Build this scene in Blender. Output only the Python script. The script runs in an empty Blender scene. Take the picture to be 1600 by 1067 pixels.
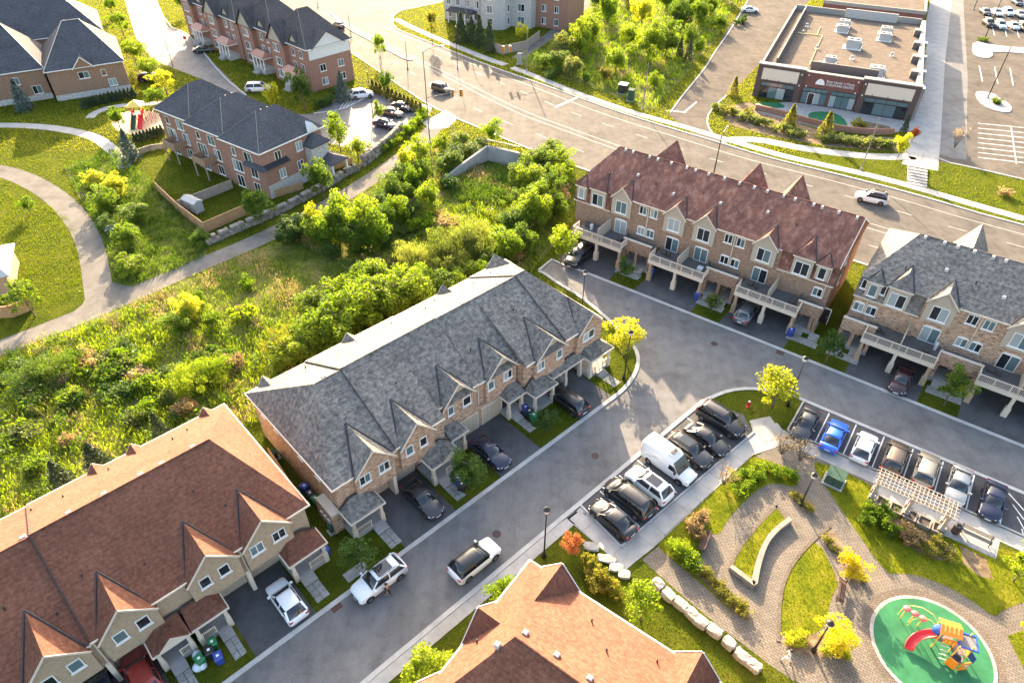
import bpy, bmesh, math, random
import numpy as np
from mathutils import Vector, Matrix, Euler

# ---------------------------------------------------------------- camera, world, sun, exposure
sc = bpy.context.scene
FOC, PITCH, ROLL, HCAM = 1060.0, math.radians(40.4), math.radians(0.2), 52.0
_cp, _sp, _cr, _sr = math.cos(PITCH), math.sin(PITCH), math.cos(ROLL), math.sin(ROLL)
_fw = Vector((0, _cp, -_sp)); _u0 = Vector((0, _sp, _cp)); _r0 = Vector((1, 0, 0))
_rt = _cr * _r0 + _sr * _u0; _up = -_sr * _r0 + _cr * _u0
cam_d = bpy.data.cameras.new('camera'); cam = bpy.data.objects.new('camera', cam_d)
sc.collection.objects.link(cam)
cam_d.sensor_width = 36.0; cam_d.lens = 36.0 * FOC / 1600.0
cam_d.clip_start = 0.5; cam_d.clip_end = 6000.0
M4 = Matrix((( _rt.x, _up.x, -_fw.x, 0), (_rt.y, _up.y, -_fw.y, 0), (_rt.z, _up.z, -_fw.z, HCAM), (0, 0, 0, 1)))
cam.matrix_world = M4
sc.camera = cam

SUN_EL, SUN_AZ = math.radians(18.8), math.radians(97.3)      # azimuth counter-clockwise from +X
wd = bpy.data.worlds.new('World'); sc.world = wd; wd.use_nodes = True
wn = wd.node_tree.nodes; wl = wd.node_tree.links
sky = wn.new('ShaderNodeTexSky'); sky.sky_type = 'NISHITA'; sky.sun_disc = False
sky.sun_elevation = SUN_EL; sky.sun_rotation = math.radians(90) - SUN_AZ
sky.air_density = 1.0; sky.dust_density = 5.0; sky.ozone_density = 0.3
bg = wn['Background']; bg.inputs['Strength'].default_value = 0.112
wl.new(sky.outputs['Color'], bg.inputs['Color'])
sd = bpy.data.lights.new('sun', 'SUN'); sun = bpy.data.objects.new('sun', sd)
sc.collection.objects.link(sun)
sd.energy = 3.8; sd.angle = math.radians(0.5); sd.color = (1.0, 0.765, 0.50)
_sdir = Vector((math.cos(SUN_AZ) * math.cos(SUN_EL), math.sin(SUN_AZ) * math.cos(SUN_EL), math.sin(SUN_EL)))
sun.rotation_euler = _sdir.to_track_quat('Z', 'Y').to_euler()
sun.location = (0, 60, 90)
sc.view_settings.view_transform = 'Standard'; sc.view_settings.look = 'None'
sc.view_settings.gamma = 1.0; sc.view_settings.use_curve_mapping = False
sc.view_settings.exposure = 2.87
sc.cycles.max_bounces = 6; sc.cycles.transparent_max_bounces = 4

random.seed(7)
rnd = random.Random(11)

def G(px, py, z=0.0):
    """survey: ground position (metres) of a photographed point at height z"""
    d = _fw * FOC + _rt * (px - 800) - _up * (py - 533.5)
    t = (z - HCAM) / d.z
    return Vector((d.x * t, d.y * t, z))

# ---------------------------------------------------------------- helpers
COL = sc.collection
def link(o):
    COL.objects.link(o); return o

class MB:
    """collects faces for ONE mesh; off = frame origin of the owner"""
    def __init__(s, off=(0, 0)):
        s.v = []; s.f = []; s.ox, s.oy = off
    def add(s, vs, fs):
        b = len(s.v)
        s.v += [(x - s.ox, y - s.oy, z) for x, y, z in vs]
        s.f += [tuple(i + b for i in f) for f in fs]
        return s
    def box(s, x0, x1, y0, y1, z0, z1):
        return s.add([(x0, y0, z0), (x1, y0, z0), (x1, y1, z0), (x0, y1, z0), (x0, y0, z1), (x1, y0, z1), (x1, y1, z1), (x0, y1, z1)],
                     [(0, 3, 2, 1), (4, 5, 6, 7), (0, 1, 5, 4), (1, 2, 6, 5), (2, 3, 7, 6), (3, 0, 4, 7)])
    def obox(s, c, size, rot=0.0, z0=0.0):
        ca, sa = math.cos(rot), math.sin(rot); hx, hy = size[0] / 2, size[1] / 2
        P = [(c[0] + ca * x - sa * y, c[1] + sa * x + ca * y) for x, y in ((-hx, -hy), (hx, -hy), (hx, hy), (-hx, hy))]
        return s.prism(P, z0, z0 + size[2])
    def prism(s, poly, z0, z1):
        n = len(poly)
        a = sum(poly[i][0] * poly[(i + 1) % n][1] - poly[(i + 1) % n][0] * poly[i][1] for i in range(n))
        if a < 0: poly = poly[::-1]
        vs = [(p[0], p[1], z0) for p in poly] + [(p[0], p[1], z1) for p in poly]
        return s.add(vs, [tuple(range(n - 1, -1, -1)), tuple(range(n, 2 * n))] + [(i, (i + 1) % n, n + (i + 1) % n, n + i) for i in range(n)])
    def extr(s, pts, vec):
        n = len(pts); q = [(p[0] + vec[0], p[1] + vec[1], p[2] + vec[2]) for p in pts]
        return s.add(list(pts) + q, [tuple(range(n - 1, -1, -1)), tuple(range(n, 2 * n))] + [(i, (i + 1) % n, n + (i + 1) % n, n + i) for i in range(n)])
    def tube(s, p0, p1, r0, r1=None, n=8, cap=True):
        r1 = r0 if r1 is None else r1
        p0 = Vector(p0); p1 = Vector(p1); d = (p1 - p0)
        if d.length < 1e-6: return s
        d.normalize(); a = d.orthogonal().normalized(); b = d.cross(a)
        vs = []
        for p, r in ((p0, r0), (p1, r1)):
            for i in range(n):
                t = 2 * math.pi * i / n; q = p + a * (math.cos(t) * r) + b * (math.sin(t) * r); vs.append(tuple(q))
        fs = [(i, (i + 1) % n, n + (i + 1) % n, n + i) for i in range(n)]
        if cap: fs += [tuple(range(n - 1, -1, -1)), tuple(range(n, 2 * n))]
        return s.add(vs, fs)
    def path(s, pts, r, n=7):
        for a, b in zip(pts[:-1], pts[1:]): s.tube(a, b, r, r, n)
        return s
    def beam(s, p0, p1, w, h):
        p0 = Vector(p0); p1 = Vector(p1); d = (p1 - p0).normalized()
        side = d.cross(Vector((0, 0, 1)));
        if side.length < 1e-4: side = Vector((1, 0, 0))
        side.normalize(); up = side.cross(d).normalized()
        vs = []
        for p in (p0, p1):
            for a, b in ((-1, -1), (1, -1), (1, 1), (-1, 1)): vs.append(tuple(p + side * (a * w / 2) + up * (b * h / 2)))
        return s.add(vs, [(0, 3, 2, 1), (4, 5, 6, 7), (0, 1, 5, 4), (1, 2, 6, 5), (2, 3, 7, 6), (3, 0, 4, 7)])
    def lathe(s, prof, c=(0, 0, 0), n=12):
        vs = []; fs = []; m = len(prof)
        for r, z in prof:
            for i in range(n):
                t = 2 * math.pi * i / n; vs.append((c[0] + r * math.cos(t), c[1] + r * math.sin(t), c[2] + z))
        for j in range(m - 1):
            for i in range(n): fs.append((j * n + i, j * n + (i + 1) % n, (j + 1) * n + (i + 1) % n, (j + 1) * n + i))
        fs += [tuple(range(n - 1, -1, -1)), tuple(range((m - 1) * n, m * n))]
        return s.add(vs, fs)
    def loft(s, rings, cap=True):
        n = len(rings[0]); vs = [p for r in rings for p in r]; fs = []
        for j in range(len(rings) - 1):
            for i in range(n): fs.append((j * n + i, j * n + (i + 1) % n, (j + 1) * n + (i + 1) % n, (j + 1) * n + i))
        if cap: fs += [tuple(range(n - 1, -1, -1)), tuple(range((len(rings) - 1) * n, len(rings) * n))]
        return s.add(vs, fs)
    def mesh(s, name, mat=None, smooth=False):
        me = bpy.data.meshes.new(name); me.from_pydata(s.v, [], s.f)
        if mat: me.materials.append(mat)
        bm = bmesh.new(); bm.from_mesh(me); bmesh.ops.recalc_face_normals(bm, faces=bm.faces); bm.to_mesh(me); bm.free()
        if smooth: me.polygons.foreach_set('use_smooth', [True] * len(me.polygons))
        me.update(); return me
    def build(s, name, mat, parent=None, loc=(0, 0, 0), rotz=0.0, smooth=False, bevel=0.0):
        o = link(bpy.data.objects.new(name, s.mesh(name, mat, smooth)))
        o.location = loc; o.rotation_euler = (0, 0, rotz)
        if parent: o.parent = parent
        if bevel > 0:
            m = o.modifiers.new('bevel', 'BEVEL'); m.width = bevel; m.segments = 2; m.limit_method = 'ANGLE'
        return o

def inst(name, me, parent=None, loc=(0, 0, 0), rotz=0.0, scale=None):
    o = link(bpy.data.objects.new(name, me)); o.location = loc; o.rotation_euler = (0, 0, rotz)
    if scale is not None: o.scale = scale if hasattr(scale, '__len__') else (scale,) * 3
    if parent: o.parent = parent
    return o
def tag(o, label=None, cat=None, group=None, kind=None):
    if label: o['label'] = label
    if cat: o['category'] = cat
    if group: o['group'] = group
    if kind: o['kind'] = kind
    return o
def thing(name, label, cat, loc=(0, 0, 0), rotz=0.0, group=None):
    o = link(bpy.data.objects.new(name, None)); o.empty_display_size = 0.3
    o.location = loc; o.rotation_euler = (0, 0, rotz)
    return tag(o, label, cat, group)

class Frame:
    """a plan grid turned by yaw: x along, y back; thing() puts an Empty at a grid point"""
    def __init__(s, deg): s.a = math.radians(deg); s.c = math.cos(s.a); s.s = math.sin(s.a)
    def w(s, x, y, z=0.0): return Vector((s.c * x - s.s * y, s.s * x + s.c * y, z))
    def inv(s, p): return (s.c * p[0] + s.s * p[1], -s.s * p[0] + s.c * p[1])
    def thing(s, name, label, cat, x, y, group=None): return thing(name, label, cat, s.w(x, y), s.a, group)
FB = Frame(43.0)      # street of the lower rows
FA = Frame(-36.0)     # street of the balcony rows

# ---------------------------------------------------------------- materials
MATS = {}
def newmat(name):
    m = bpy.data.materials.new(name); m.use_nodes = True
    nt = m.node_tree; b = nt.nodes['Principled BSDF']; MATS[name] = m
    return m, nt, b
def rgb(c): return (c[0], c[1], c[2], 1.0)
def plain(name, col, rough=0.6, metal=0.0, spec=0.5, coat=0.0, var=0.0, vscale=2.0):
    m, nt, b = newmat(name)
    b.inputs['Base Color'].default_value = rgb(col); b.inputs['Roughness'].default_value = rough
    b.inputs['Metallic'].default_value = metal; b.inputs['Specular IOR Level'].default_value = spec
    b.inputs['Coat Weight'].default_value = coat; b.inputs['Coat Roughness'].default_value = 0.14
    if var > 0: mottle(nt, b, [tuple(c * (1 - var) for c in col), col, tuple(min(1, c * (1 + var)) for c in col)], vscale)
    return m
def coords(nt, scale=(1, 1, 1), kind='Object', rot=(0, 0, 0)):
    tc = nt.nodes.new('ShaderNodeTexCoord'); mp = nt.nodes.new('ShaderNodeMapping')
    mp.inputs['Scale'].default_value = scale; mp.inputs['Rotation'].default_value = rot
    nt.links.new(tc.outputs[kind], mp.inputs['Vector']); return mp.outputs['Vector']
def geopos(nt, scale=(1, 1, 1)):
    g = nt.nodes.new('ShaderNodeNewGeometry'); mp = nt.nodes.new('ShaderNodeMapping'); mp.inputs['Scale'].default_value = scale
    nt.links.new(g.outputs['Position'], mp.inputs['Vector']); return mp.outputs['Vector']
def noise(nt, vec, scale, detail=4.0, rough=0.6):
    n = nt.nodes.new('ShaderNodeTexNoise'); n.inputs['Scale'].default_value = scale
    n.inputs['Detail'].default_value = detail; n.inputs['Roughness'].default_value = rough
    nt.links.new(vec, n.inputs['Vector']); return n.outputs['Fac']
def ramp(nt, fac, cols, lo=0.3, hi=0.7):
    r = nt.nodes.new('ShaderNodeValToRGB'); e = r.color_ramp.elements
    n = len(cols)
    while len(e) < n: e.new(0.5)
    for i, c in enumerate(cols):
        e[i].position = lo + (hi - lo) * i / max(1, n - 1); e[i].color = rgb(c)
    nt.links.new(fac, r.inputs['Fac']); return r.outputs['Color']
def mix(nt, fac, a, b, mode='MIX'):
    m = nt.nodes.new('ShaderNodeMix'); m.data_type = 'RGBA'; m.blend_type = mode
    for k, v in ((0, fac), (6, a), (7, b)):
        if hasattr(v, 'is_linked') or hasattr(v, 'links'): nt.links.new(v, m.inputs[k])
        else: m.inputs[k].default_value = v if k == 0 else (rgb(v) if len(v) == 3 else v)
    return m.outputs[2]
def bump(nt, b, h, strength=0.3, dist=0.05):
    n = nt.nodes.new('ShaderNodeBump'); n.inputs['Strength'].default_value = strength; n.inputs['Distance'].default_value = dist
    nt.links.new(h, n.inputs['Height']); nt.links.new(n.outputs['Normal'], b.inputs['Normal'])
def mottle(nt, b, cols, scale, vec=None, lo=0.3, hi=0.7, detail=6):
    vec = vec or coords(nt); f = noise(nt, vec, scale, detail); c = ramp(nt, f, cols, lo, hi)
    nt.links.new(c, b.inputs['Base Color']); return f, c

# --- ground
def ground_mat(name, cols, scale, fine=None, rough=0.95, bstr=0.4, bdist=0.06, fs=14.0):
    m, nt, b = newmat(name); v = geopos(nt)
    f = noise(nt, v, scale, 6, 0.65); c = ramp(nt, f, cols, 0.32, 0.68)
    f2 = noise(nt, v, fs, 5, 0.7)
    c2 = ramp(nt, f2, fine or [(0.55, 0.55, 0.55), (1, 1, 1), (1.35, 1.3, 1.2)], 0.25, 0.75)
    nt.links.new(mix(nt, 1.0, c, c2, 'MULTIPLY'), b.inputs['Base Color'])
    b.inputs['Roughness'].default_value = rough; b.inputs['Specular IOR Level'].default_value = 0.06 if bdist < .06 else 0.03
    bump(nt, b, f2, bstr, bdist); return m
ground_mat('grass', [(0.038, 0.052, 0.006), (0.058, 0.072, 0.007), (0.10, 0.10, 0.014)], 0.25, bstr=0.8, bdist=0.08, fs=5.0)
ground_mat('lawn', [(0.07, 0.092, 0.007), (0.125, 0.138, 0.008), (0.19, 0.175, 0.018)], 0.5, bstr=0.8, bdist=0.07, fs=7.0)
ground_mat('meadow_soil', [(0.05, 0.07, 0.015), (0.10, 0.12, 0.022), (0.22, 0.18, 0.08)], 0.16, bstr=1.0, bdist=0.2, fs=2.2)
ground_mat('mulch', [(0.10, 0.07, 0.045), (0.17, 0.125, 0.08), (0.26, 0.2, 0.13)], 1.2, bstr=1.0, bdist=0.05, fs=9)
ground_mat('sand', [(0.45, 0.33, 0.2), (0.52, 0.4, 0.26), (0.58, 0.46, 0.3)], 1.5, fs=6)
def asphalt(name, base, rough=0.75, spec=0.12):
    m, nt, b = newmat(name); v = geopos(nt)
    c = ramp(nt, noise(nt, v, 0.18, 5, 0.6), [tuple(x * 0.78 for x in base), base, tuple(x * 1.16 for x in base)], 0.32, 0.68)
    f2 = noise(nt, v, 9.0, 6, 0.75); c2 = ramp(nt, f2, [(0.8,) * 3, (1,) * 3, (1.22,) * 3], 0.25, 0.75)
    streak = ramp(nt, noise(nt, geopos(nt, (0.9, 0.12, 1)), 1.3, 4, 0.6), [(0.92,) * 3, (1.0,) * 3, (1.06,) * 3], 0.35, 0.65)
    blot = ramp(nt, noise(nt, v, 0.75, 3, 0.5), [(0.86,) * 3, (1.0,) * 3, (1.07,) * 3], 0.34, 0.62)
    cc = mix(nt, 1.0, mix(nt, 1.0, mix(nt, 1.0, c, c2, 'MULTIPLY'), streak, 'MULTIPLY'), blot, 'MULTIPLY')
    vo = nt.nodes.new('ShaderNodeTexVoronoi'); vo.feature = 'DISTANCE_TO_EDGE'; vo.inputs['Scale'].default_value = 0.16
    nz = nt.nodes.new('ShaderNodeTexNoise'); nz.inputs['Scale'].default_value = 0.9; nz.inputs['Detail'].default_value = 5
    nt.links.new(v, nz.inputs['Vector']); ad = nt.nodes.new('ShaderNodeVectorMath'); ad.operation = 'ADD'
    nt.links.new(v, ad.inputs[0]); sc_ = nt.nodes.new('ShaderNodeVectorMath'); sc_.operation = 'SCALE'; sc_.inputs['Scale'].default_value = 2.6
    nt.links.new(nz.outputs['Color'], sc_.inputs[0]); nt.links.new(sc_.outputs[0], ad.inputs[1]); nt.links.new(ad.outputs[0], vo.inputs['Vector'])
    cr = ramp(nt, vo.outputs['Distance'], [(0.86,) * 3, (1,) * 3], 0.003, 0.010)
    nt.links.new(mix(nt, 1.0, cc, cr, 'MULTIPLY'), b.inputs['Base Color'])
    b.inputs['Roughness'].default_value = rough; b.inputs['Specular IOR Level'].default_value = spec
    bump(nt, b, f2, 0.25, 0.02); return m
asphalt('asphalt', (0.132, 0.13, 0.13))
asphalt('asphalt_dark', (0.082, 0.081, 0.083))
asphalt('asphalt_road', (0.10, 0.092, 0.083), 0.8, 0.03)
asphalt('asphalt_lot', (0.105, 0.093, 0.081), 0.9, 0.02)
asphalt('asphalt_path', (0.15, 0.14, 0.125), 0.9, 0.03)
def stone_mat(name, cols, scale=1.2, fs=18, rough=0.85, bs=0.3, bd=0.02):
    return ground_mat(name, cols, scale, [(0.78,) * 3, (1,) * 3, (1.15,) * 3], rough, bs, bd, fs)
stone_mat('concrete', [(0.26, 0.255, 0.24), (0.32, 0.31, 0.295), (0.37, 0.355, 0.335)], 0.5)
stone_mat('kerb_concrete', [(0.30, 0.30, 0.28), (0.37, 0.365, 0.35), (0.43, 0.42, 0.40)], 0.6)
stone_mat('limestone', [(0.24, 0.22, 0.19), (0.33, 0.31, 0.28), (0.41, 0.39, 0.36)], 1.5, 7, bs=0.9, bd=0.1)
stone_mat('armour_stone', [(0.16, 0.145, 0.125), (0.24, 0.215, 0.185), (0.33, 0.295, 0.25)], 0.9, 6, bs=0.9, bd=0.1)
stone_mat('slab_grey', [(0.24, 0.24, 0.23), (0.3, 0.295, 0.28), (0.35, 0.34, 0.33)], 0.7)
def paver(name, c1, c2, mortar, w, h, rot=0.0):
    m, nt, b = newmat(name)
    g = nt.nodes.new('ShaderNodeNewGeometry'); mp = nt.nodes.new('ShaderNodeMapping'); mp.inputs['Rotation'].default_value = (0, 0, rot)
    nt.links.new(g.outputs['Position'], mp.inputs['Vector'])
    br = nt.nodes.new('ShaderNodeTexBrick'); br.inputs['Color1'].default_value = rgb(c1); br.inputs['Color2'].default_value = rgb(c2)
    br.inputs['Mortar'].default_value = rgb(mortar); br.inputs['Scale'].default_value = 1.0; br.inputs['Mortar Size'].default_value = 0.018
    br.inputs['Brick Width'].default_value = w; br.inputs['Row Height'].default_value = h; br.inputs['Bias'].default_value = 0.1
    nt.links.new(mp.outputs['Vector'], br.inputs['Vector'])
    f = noise(nt, geopos(nt), 0.5, 5); c = ramp(nt, f, [(0.82,) * 3, (1,) * 3, (1.12, 1.08, 1.02)])
    nt.links.new(mix(nt, 1.0, br.outputs['Color'], c, 'MULTIPLY'), b.inputs['Base Color'])
    b.inputs['Roughness'].default_value = 0.9; b.inputs['Specular IOR Level'].default_value = 0.06
    inv = nt.nodes.new('ShaderNodeMath'); inv.operation = 'SUBTRACT'; inv.inputs[0].default_value = 1.0
    nt.links.new(br.outputs['Fac'], inv.inputs[1]); bump(nt, b, inv.outputs[0], 0.6, 0.02); return m
paver('paver', (0.185, 0.162, 0.135), (0.15, 0.13, 0.108), (0.07, 0.06, 0.05), 0.42, 0.22, math.radians(35))
paver('paver_border', (0.17, 0.14, 0.11), (0.13, 0.105, 0.085), (0.07, 0.06, 0.05), 0.3, 0.2, math.radians(10))

# --- building skins
def brick(name, cols, mort, blot=2.2, sx=1.0, sz=4.0, lo=0.34, hi=0.66):
    m, nt, b = newmat(name)
    tc = nt.nodes.new('ShaderNodeTexCoord'); sp = nt.nodes.new('ShaderNodeSeparateXYZ'); nt.links.new(tc.outputs['Object'], sp.inputs[0])
    ad = nt.nodes.new('ShaderNodeMath'); ad.operation = 'ADD'; nt.links.new(sp.outputs[0], ad.inputs[0]); nt.links.new(sp.outputs[1], ad.inputs[1])
    cb = nt.nodes.new('ShaderNodeCombineXYZ'); nt.links.new(ad.outputs[0], cb.inputs[0]); nt.links.new(sp.outputs[2], cb.inputs[1])
    br = nt.nodes.new('ShaderNodeTexBrick'); br.inputs['Color1'].default_value = (0.95, 0.95, 0.95, 1); br.inputs['Color2'].default_value = (1.08, 1.06, 1.04, 1)
    br.inputs['Mortar'].default_value = rgb(mort); br.inputs['Brick Width'].default_value = 0.26; br.inputs['Row Height'].default_value = 0.085
    br.inputs['Mortar Size'].default_value = 0.008; br.inputs['Scale'].default_value = 1.0; nt.links.new(cb.outputs[0], br.inputs['Vector'])
    mp = nt.nodes.new('ShaderNodeMapping'); mp.inputs['Scale'].default_value = (sx, sz, 1); nt.links.new(cb.outputs[0], mp.inputs['Vector'])
    f = noise(nt, mp.outputs['Vector'], blot, 3.5, 0.75); c = ramp(nt, f, cols, lo, hi)
    nt.links.new(mix(nt, 1.0, c, br.outputs['Color'], 'MULTIPLY'), b.inputs['Base Color'])
    b.inputs['Roughness'].default_value = 0.9; b.inputs['Specular IOR Level'].default_value = 0.2
    bump(nt, b, f, 0.25, 0.02); return m
brick('brick_blend', [(0.085, 0.05, 0.036), (0.36, 0.235, 0.16), (0.50, 0.355, 0.25), (0.58, 0.44, 0.33)], (0.8, 0.77, 0.74), 2.2, 0.8, 3.2, 0.36, 0.66)
brick('brick_tan', [(0.27, 0.20, 0.13), (0.38, 0.29, 0.20), (0.45, 0.35, 0.25)], (0.85, 0.83, 0.8), 3.0, 1.0, 3.0)
brick('brick_brown', [(0.15, 0.095, 0.066), (0.28, 0.19, 0.135), (0.36, 0.26, 0.19)], (0.85, 0.83, 0.8), 2.4, 0.8, 3.0)
brick('brick_red', [(0.23, 0.125, 0.09), (0.30, 0.17, 0.125), (0.37, 0.22, 0.165)], (0.8, 0.76, 0.74), 2.5, 0.8, 3.0)
brick('brick_umber', [(0.19, 0.115, 0.075), (0.27, 0.17, 0.115), (0.33, 0.22, 0.155)], (0.85, 0.83, 0.8), 2.5, 0.8, 3.0)
brick('brick_plum', [(0.12, 0.06, 0.05), (0.17, 0.08, 0.068), (0.21, 0.105, 0.09)], (0.9, 0.85, 0.85), 2.5, 0.8, 3.0)
brick('brick_dark', [(0.07, 0.05, 0.045), (0.10, 0.072, 0.065), (0.13, 0.10, 0.09)], (0.9, 0.88, 0.85), 2.5, 0.8, 3.0)
brick('stone_veneer', [(0.30, 0.29, 0.28), (0.46, 0.44, 0.42), (0.60, 0.57, 0.53)], (0.7, 0.7, 0.7), 1.8, 1.2, 2.2)
def shingle(name, cols, sc1=1.6, st=(1, 1, 1), big=None):
    m, nt, b = newmat(name)
    v = coords(nt, st); f = noise(nt, v, sc1, 5, 0.72); c = ramp(nt, f, cols, 0.33, 0.67)
    tc = nt.nodes.new('ShaderNodeTexCoord'); sp = nt.nodes.new('ShaderNodeSeparateXYZ'); nt.links.new(tc.outputs['Object'], sp.inputs[0])
    wv = nt.nodes.new('ShaderNodeMath'); wv.operation = 'MULTIPLY'; wv.inputs[1].default_value = 6.0; nt.links.new(sp.outputs[2], wv.inputs[0])
    fr = nt.nodes.new('ShaderNodeMath'); fr.operation = 'FRACT'; nt.links.new(wv.outputs[0], fr.inputs[0])
    rw = ramp(nt, fr.outputs[0], [(0.74,) * 3, (1.02,) * 3, (1.0,) * 3], 0.0, 0.45)
    lg = ramp(nt, noise(nt, coords(nt), 0.35, 4, 0.6), big or [(0.85,) * 3, (1,) * 3, (1.12,) * 3])
    nt.links.new(mix(nt, 1.0, mix(nt, 1.0, c, rw, 'MULTIPLY'), lg, 'MULTIPLY'), b.inputs['Base Color'])
    b.inputs['Roughness'].default_value = 0.9; b.inputs['Specular IOR Level'].default_value = 0.15
    bump(nt, b, mix(nt, 0.5, rw, c), 0.5, 0.04); return m
shingle('shingle_brown', [(0.10, 0.042, 0.029), (0.145, 0.063, 0.041), (0.195, 0.09, 0.058)], 3.2)
shingle('shingle_grey', [(0.072, 0.068, 0.064), (0.155, 0.145, 0.132), (0.27, 0.242, 0.208)], 2.4, (1, 1, 1.3))
shingle('shingle_maroon', [(0.115, 0.054, 0.043), (0.165, 0.078, 0.06), (0.27, 0.15, 0.115)], 1.1, (1.4, 0.7, 1.0), [(0.85,) * 3, (1,) * 3, (1.35, 1.3, 1.2)])  # lighter stretched patches put grazing sun into the shingle colour
shingle('shingle_charcoal', [(0.045, 0.047, 0.055), (0.07, 0.072, 0.08), (0.10, 0.10, 0.108)], 3.0)
shingle('shingle_slate', [(0.05, 0.048, 0.05), (0.075, 0.07, 0.07), (0.10, 0.094, 0.09)], 3.0)
plain('trim_white', (0.72, 0.70, 0.66), 0.5)
plain('trim_beige', (0.58, 0.50, 0.40), 0.6)
plain('stucco', (0.40, 0.345, 0.27), 0.9, var=0.10, vscale=6)
plain('siding', (0.62, 0.62, 0.58), 0.7, var=0.05)
plain('copper_roof', (0.42, 0.20, 0.14), 0.6, var=0.12)
plain('metal_flash', (0.03, 0.028, 0.03), 0.5)
plain('vent_grey', (0.55, 0.52, 0.5), 0.5, 0.3)
plain('vent_dark', (0.03, 0.03, 0.03), 0.6)
plain('garage_beige', (0.42, 0.36, 0.27), 0.6, var=0.06)
plain('door_dark', (0.035, 0.025, 0.022), 0.4)
plain('deck_dark', (0.10, 0.095, 0.095), 0.8, var=0.15)
plain('roof_edge_dark', (0.055, 0.045, 0.045), 0.8, var=0.2)
plain('wood_fence', (0.42, 0.245, 0.12), 0.8, var=0.22, vscale=3)
plain('wood_grey', (0.34, 0.28, 0.23), 0.85, var=0.2, vscale=3)
plain('wood_deck', (0.30, 0.19, 0.12), 0.8, var=0.2, vscale=3)
plain('wood_pergola', (0.34, 0.29, 0.24), 0.75, var=0.15, vscale=4)
plain('bark', (0.11, 0.08, 0.055), 0.9, var=0.25, vscale=6)
plain('black_metal', (0.018, 0.018, 0.018), 0.45, 0.2)
plain('pole_grey', (0.13, 0.12, 0.115), 0.55, 0.5)
plain('pole_conc', (0.20, 0.18, 0.155), 0.7)
plain('lamp_glass', (0.6, 0.58, 0.52), 0.2)
plain('signal_yellow', (0.75, 0.30, 0.015), 0.5)
plain('paint_white', (0.70, 0.69, 0.66), 0.7, var=0.12, vscale=1.5)
plain('paint_faint', (0.34, 0.33, 0.31), 0.75, var=0.2, vscale=1.2)
plain('roof_membrane', (0.125, 0.103, 0.085), 0.95, spec=0.03, var=0.22, vscale=0.8)
plain('parapet_metal', (0.25, 0.24, 0.225), 0.7, 0.0, 0.2)
plain('hvac', (0.36, 0.36, 0.35), 0.6, 0.0, 0.2, var=0.08)
plain('awning', (0.60, 0.52, 0.42), 0.8)
plain('rubber_green', (0.036, 0.145, 0.068), 0.95, spec=0.05, var=0.2, vscale=0.9)
plain('play_red', (0.62, 0.022, 0.03), 0.35)
plain('play_orange', (0.80, 0.26, 0.02), 0.4)
plain('play_blue', (0.02, 0.075, 0.33), 0.4)
plain('play_yellow', (0.75, 0.52, 0.10), 0.45)
plain('play_grey', (0.16, 0.15, 0.15), 0.6)
plain('play_pink', (0.66, 0.13, 0.13), 0.45)
plain('bin_blue', (0.03, 0.06, 0.30), 0.45)
plain('bin_black', (0.02, 0.02, 0.024), 0.5)
plain('bin_green', (0.02, 0.16, 0.06), 0.5)
plain('bag_white', (0.55, 0.62, 0.68), 0.4)
plain('utility_green', (0.045, 0.085, 0.06), 0.75, spec=0.15, var=0.12)
plain('hydrant_red', (0.55, 0.03, 0.02), 0.4)
stone_mat('seat_stone', [(0.17, 0.15, 0.125), (0.23, 0.205, 0.17), (0.28, 0.25, 0.21)], 1.5, 9)
plain('manhole', (0.05, 0.035, 0.035), 0.7, 0.4)
plain('sign_white', (0.75, 0.74, 0.72), 0.5)
plain('sign_red', (0.5, 0.03, 0.03), 0.5)
plain('iron_brown', (0.10, 0.055, 0.045), 0.8, 0.3)
plain('furniture_dark', (0.06, 0.055, 0.05), 0.6)
plain('furniture_light', (0.5, 0.52, 0.54), 0.6)
plain('skin', (0.45, 0.28, 0.20), 0.6)
plain('hair_dark', (0.02, 0.015, 0.012), 0.6)
plain('cloth_black', (0.025, 0.022, 0.024), 0.85)
plain('cloth_light', (0.50, 0.55, 0.60), 0.85)
plain('soil', (0.07, 0.055, 0.045), 0.95, var=0.3, vscale=5)
def glass(name, col, rough=0.06):
    return plain(name, col, rough, 0.0, 0.8)
glass('pane_dark', (0.018, 0.022, 0.026)); glass('pane_teal', (0.10, 0.15, 0.16)); glass('pane_pale', (0.30, 0.34, 0.34)); glass('pane_blind', (0.42, 0.42, 0.40), 0.25)
glass('car_glass', (0.012, 0.014, 0.018), 0.03)
plain('tyre', (0.018, 0.018, 0.018), 0.85); plain('rim', (0.33, 0.33, 0.34), 0.3, 0.9); plain('rim_dark', (0.05, 0.05, 0.05), 0.35, 0.8)
plain('head_lamp', (0.7, 0.72, 0.75), 0.12, 0.2); plain('tail_lamp', (0.45, 0.01, 0.012), 0.2); plain('under_black', (0.014, 0.014, 0.015), 0.7); plain('plate', (0.65, 0.67, 0.7), 0.5)
def paint(name, col, metal=0.0, rough=0.4): return plain(name, col, rough, metal, 0.4, 0.7)
paint('car_black', (0.012, 0.012, 0.014)); paint('car_white', (0.72, 0.74, 0.75)); paint('car_silver', (0.42, 0.40, 0.36), 0.6); paint('car_grey', (0.16, 0.17, 0.19), 0.6)
paint('car_blue', (0.02, 0.13, 0.62)); paint('car_navy', (0.016, 0.018, 0.045), 0.3); paint('car_brown', (0.14, 0.10, 0.07), 0.6); paint('car_red', (0.24, 0.025, 0.018)); paint('car_gold', (0.36, 0.31, 0.24), 0.6); paint('car_wine', (0.035, 0.010, 0.012)); paint('car_charcoal', (0.045, 0.045, 0.048), 0.5)
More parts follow.
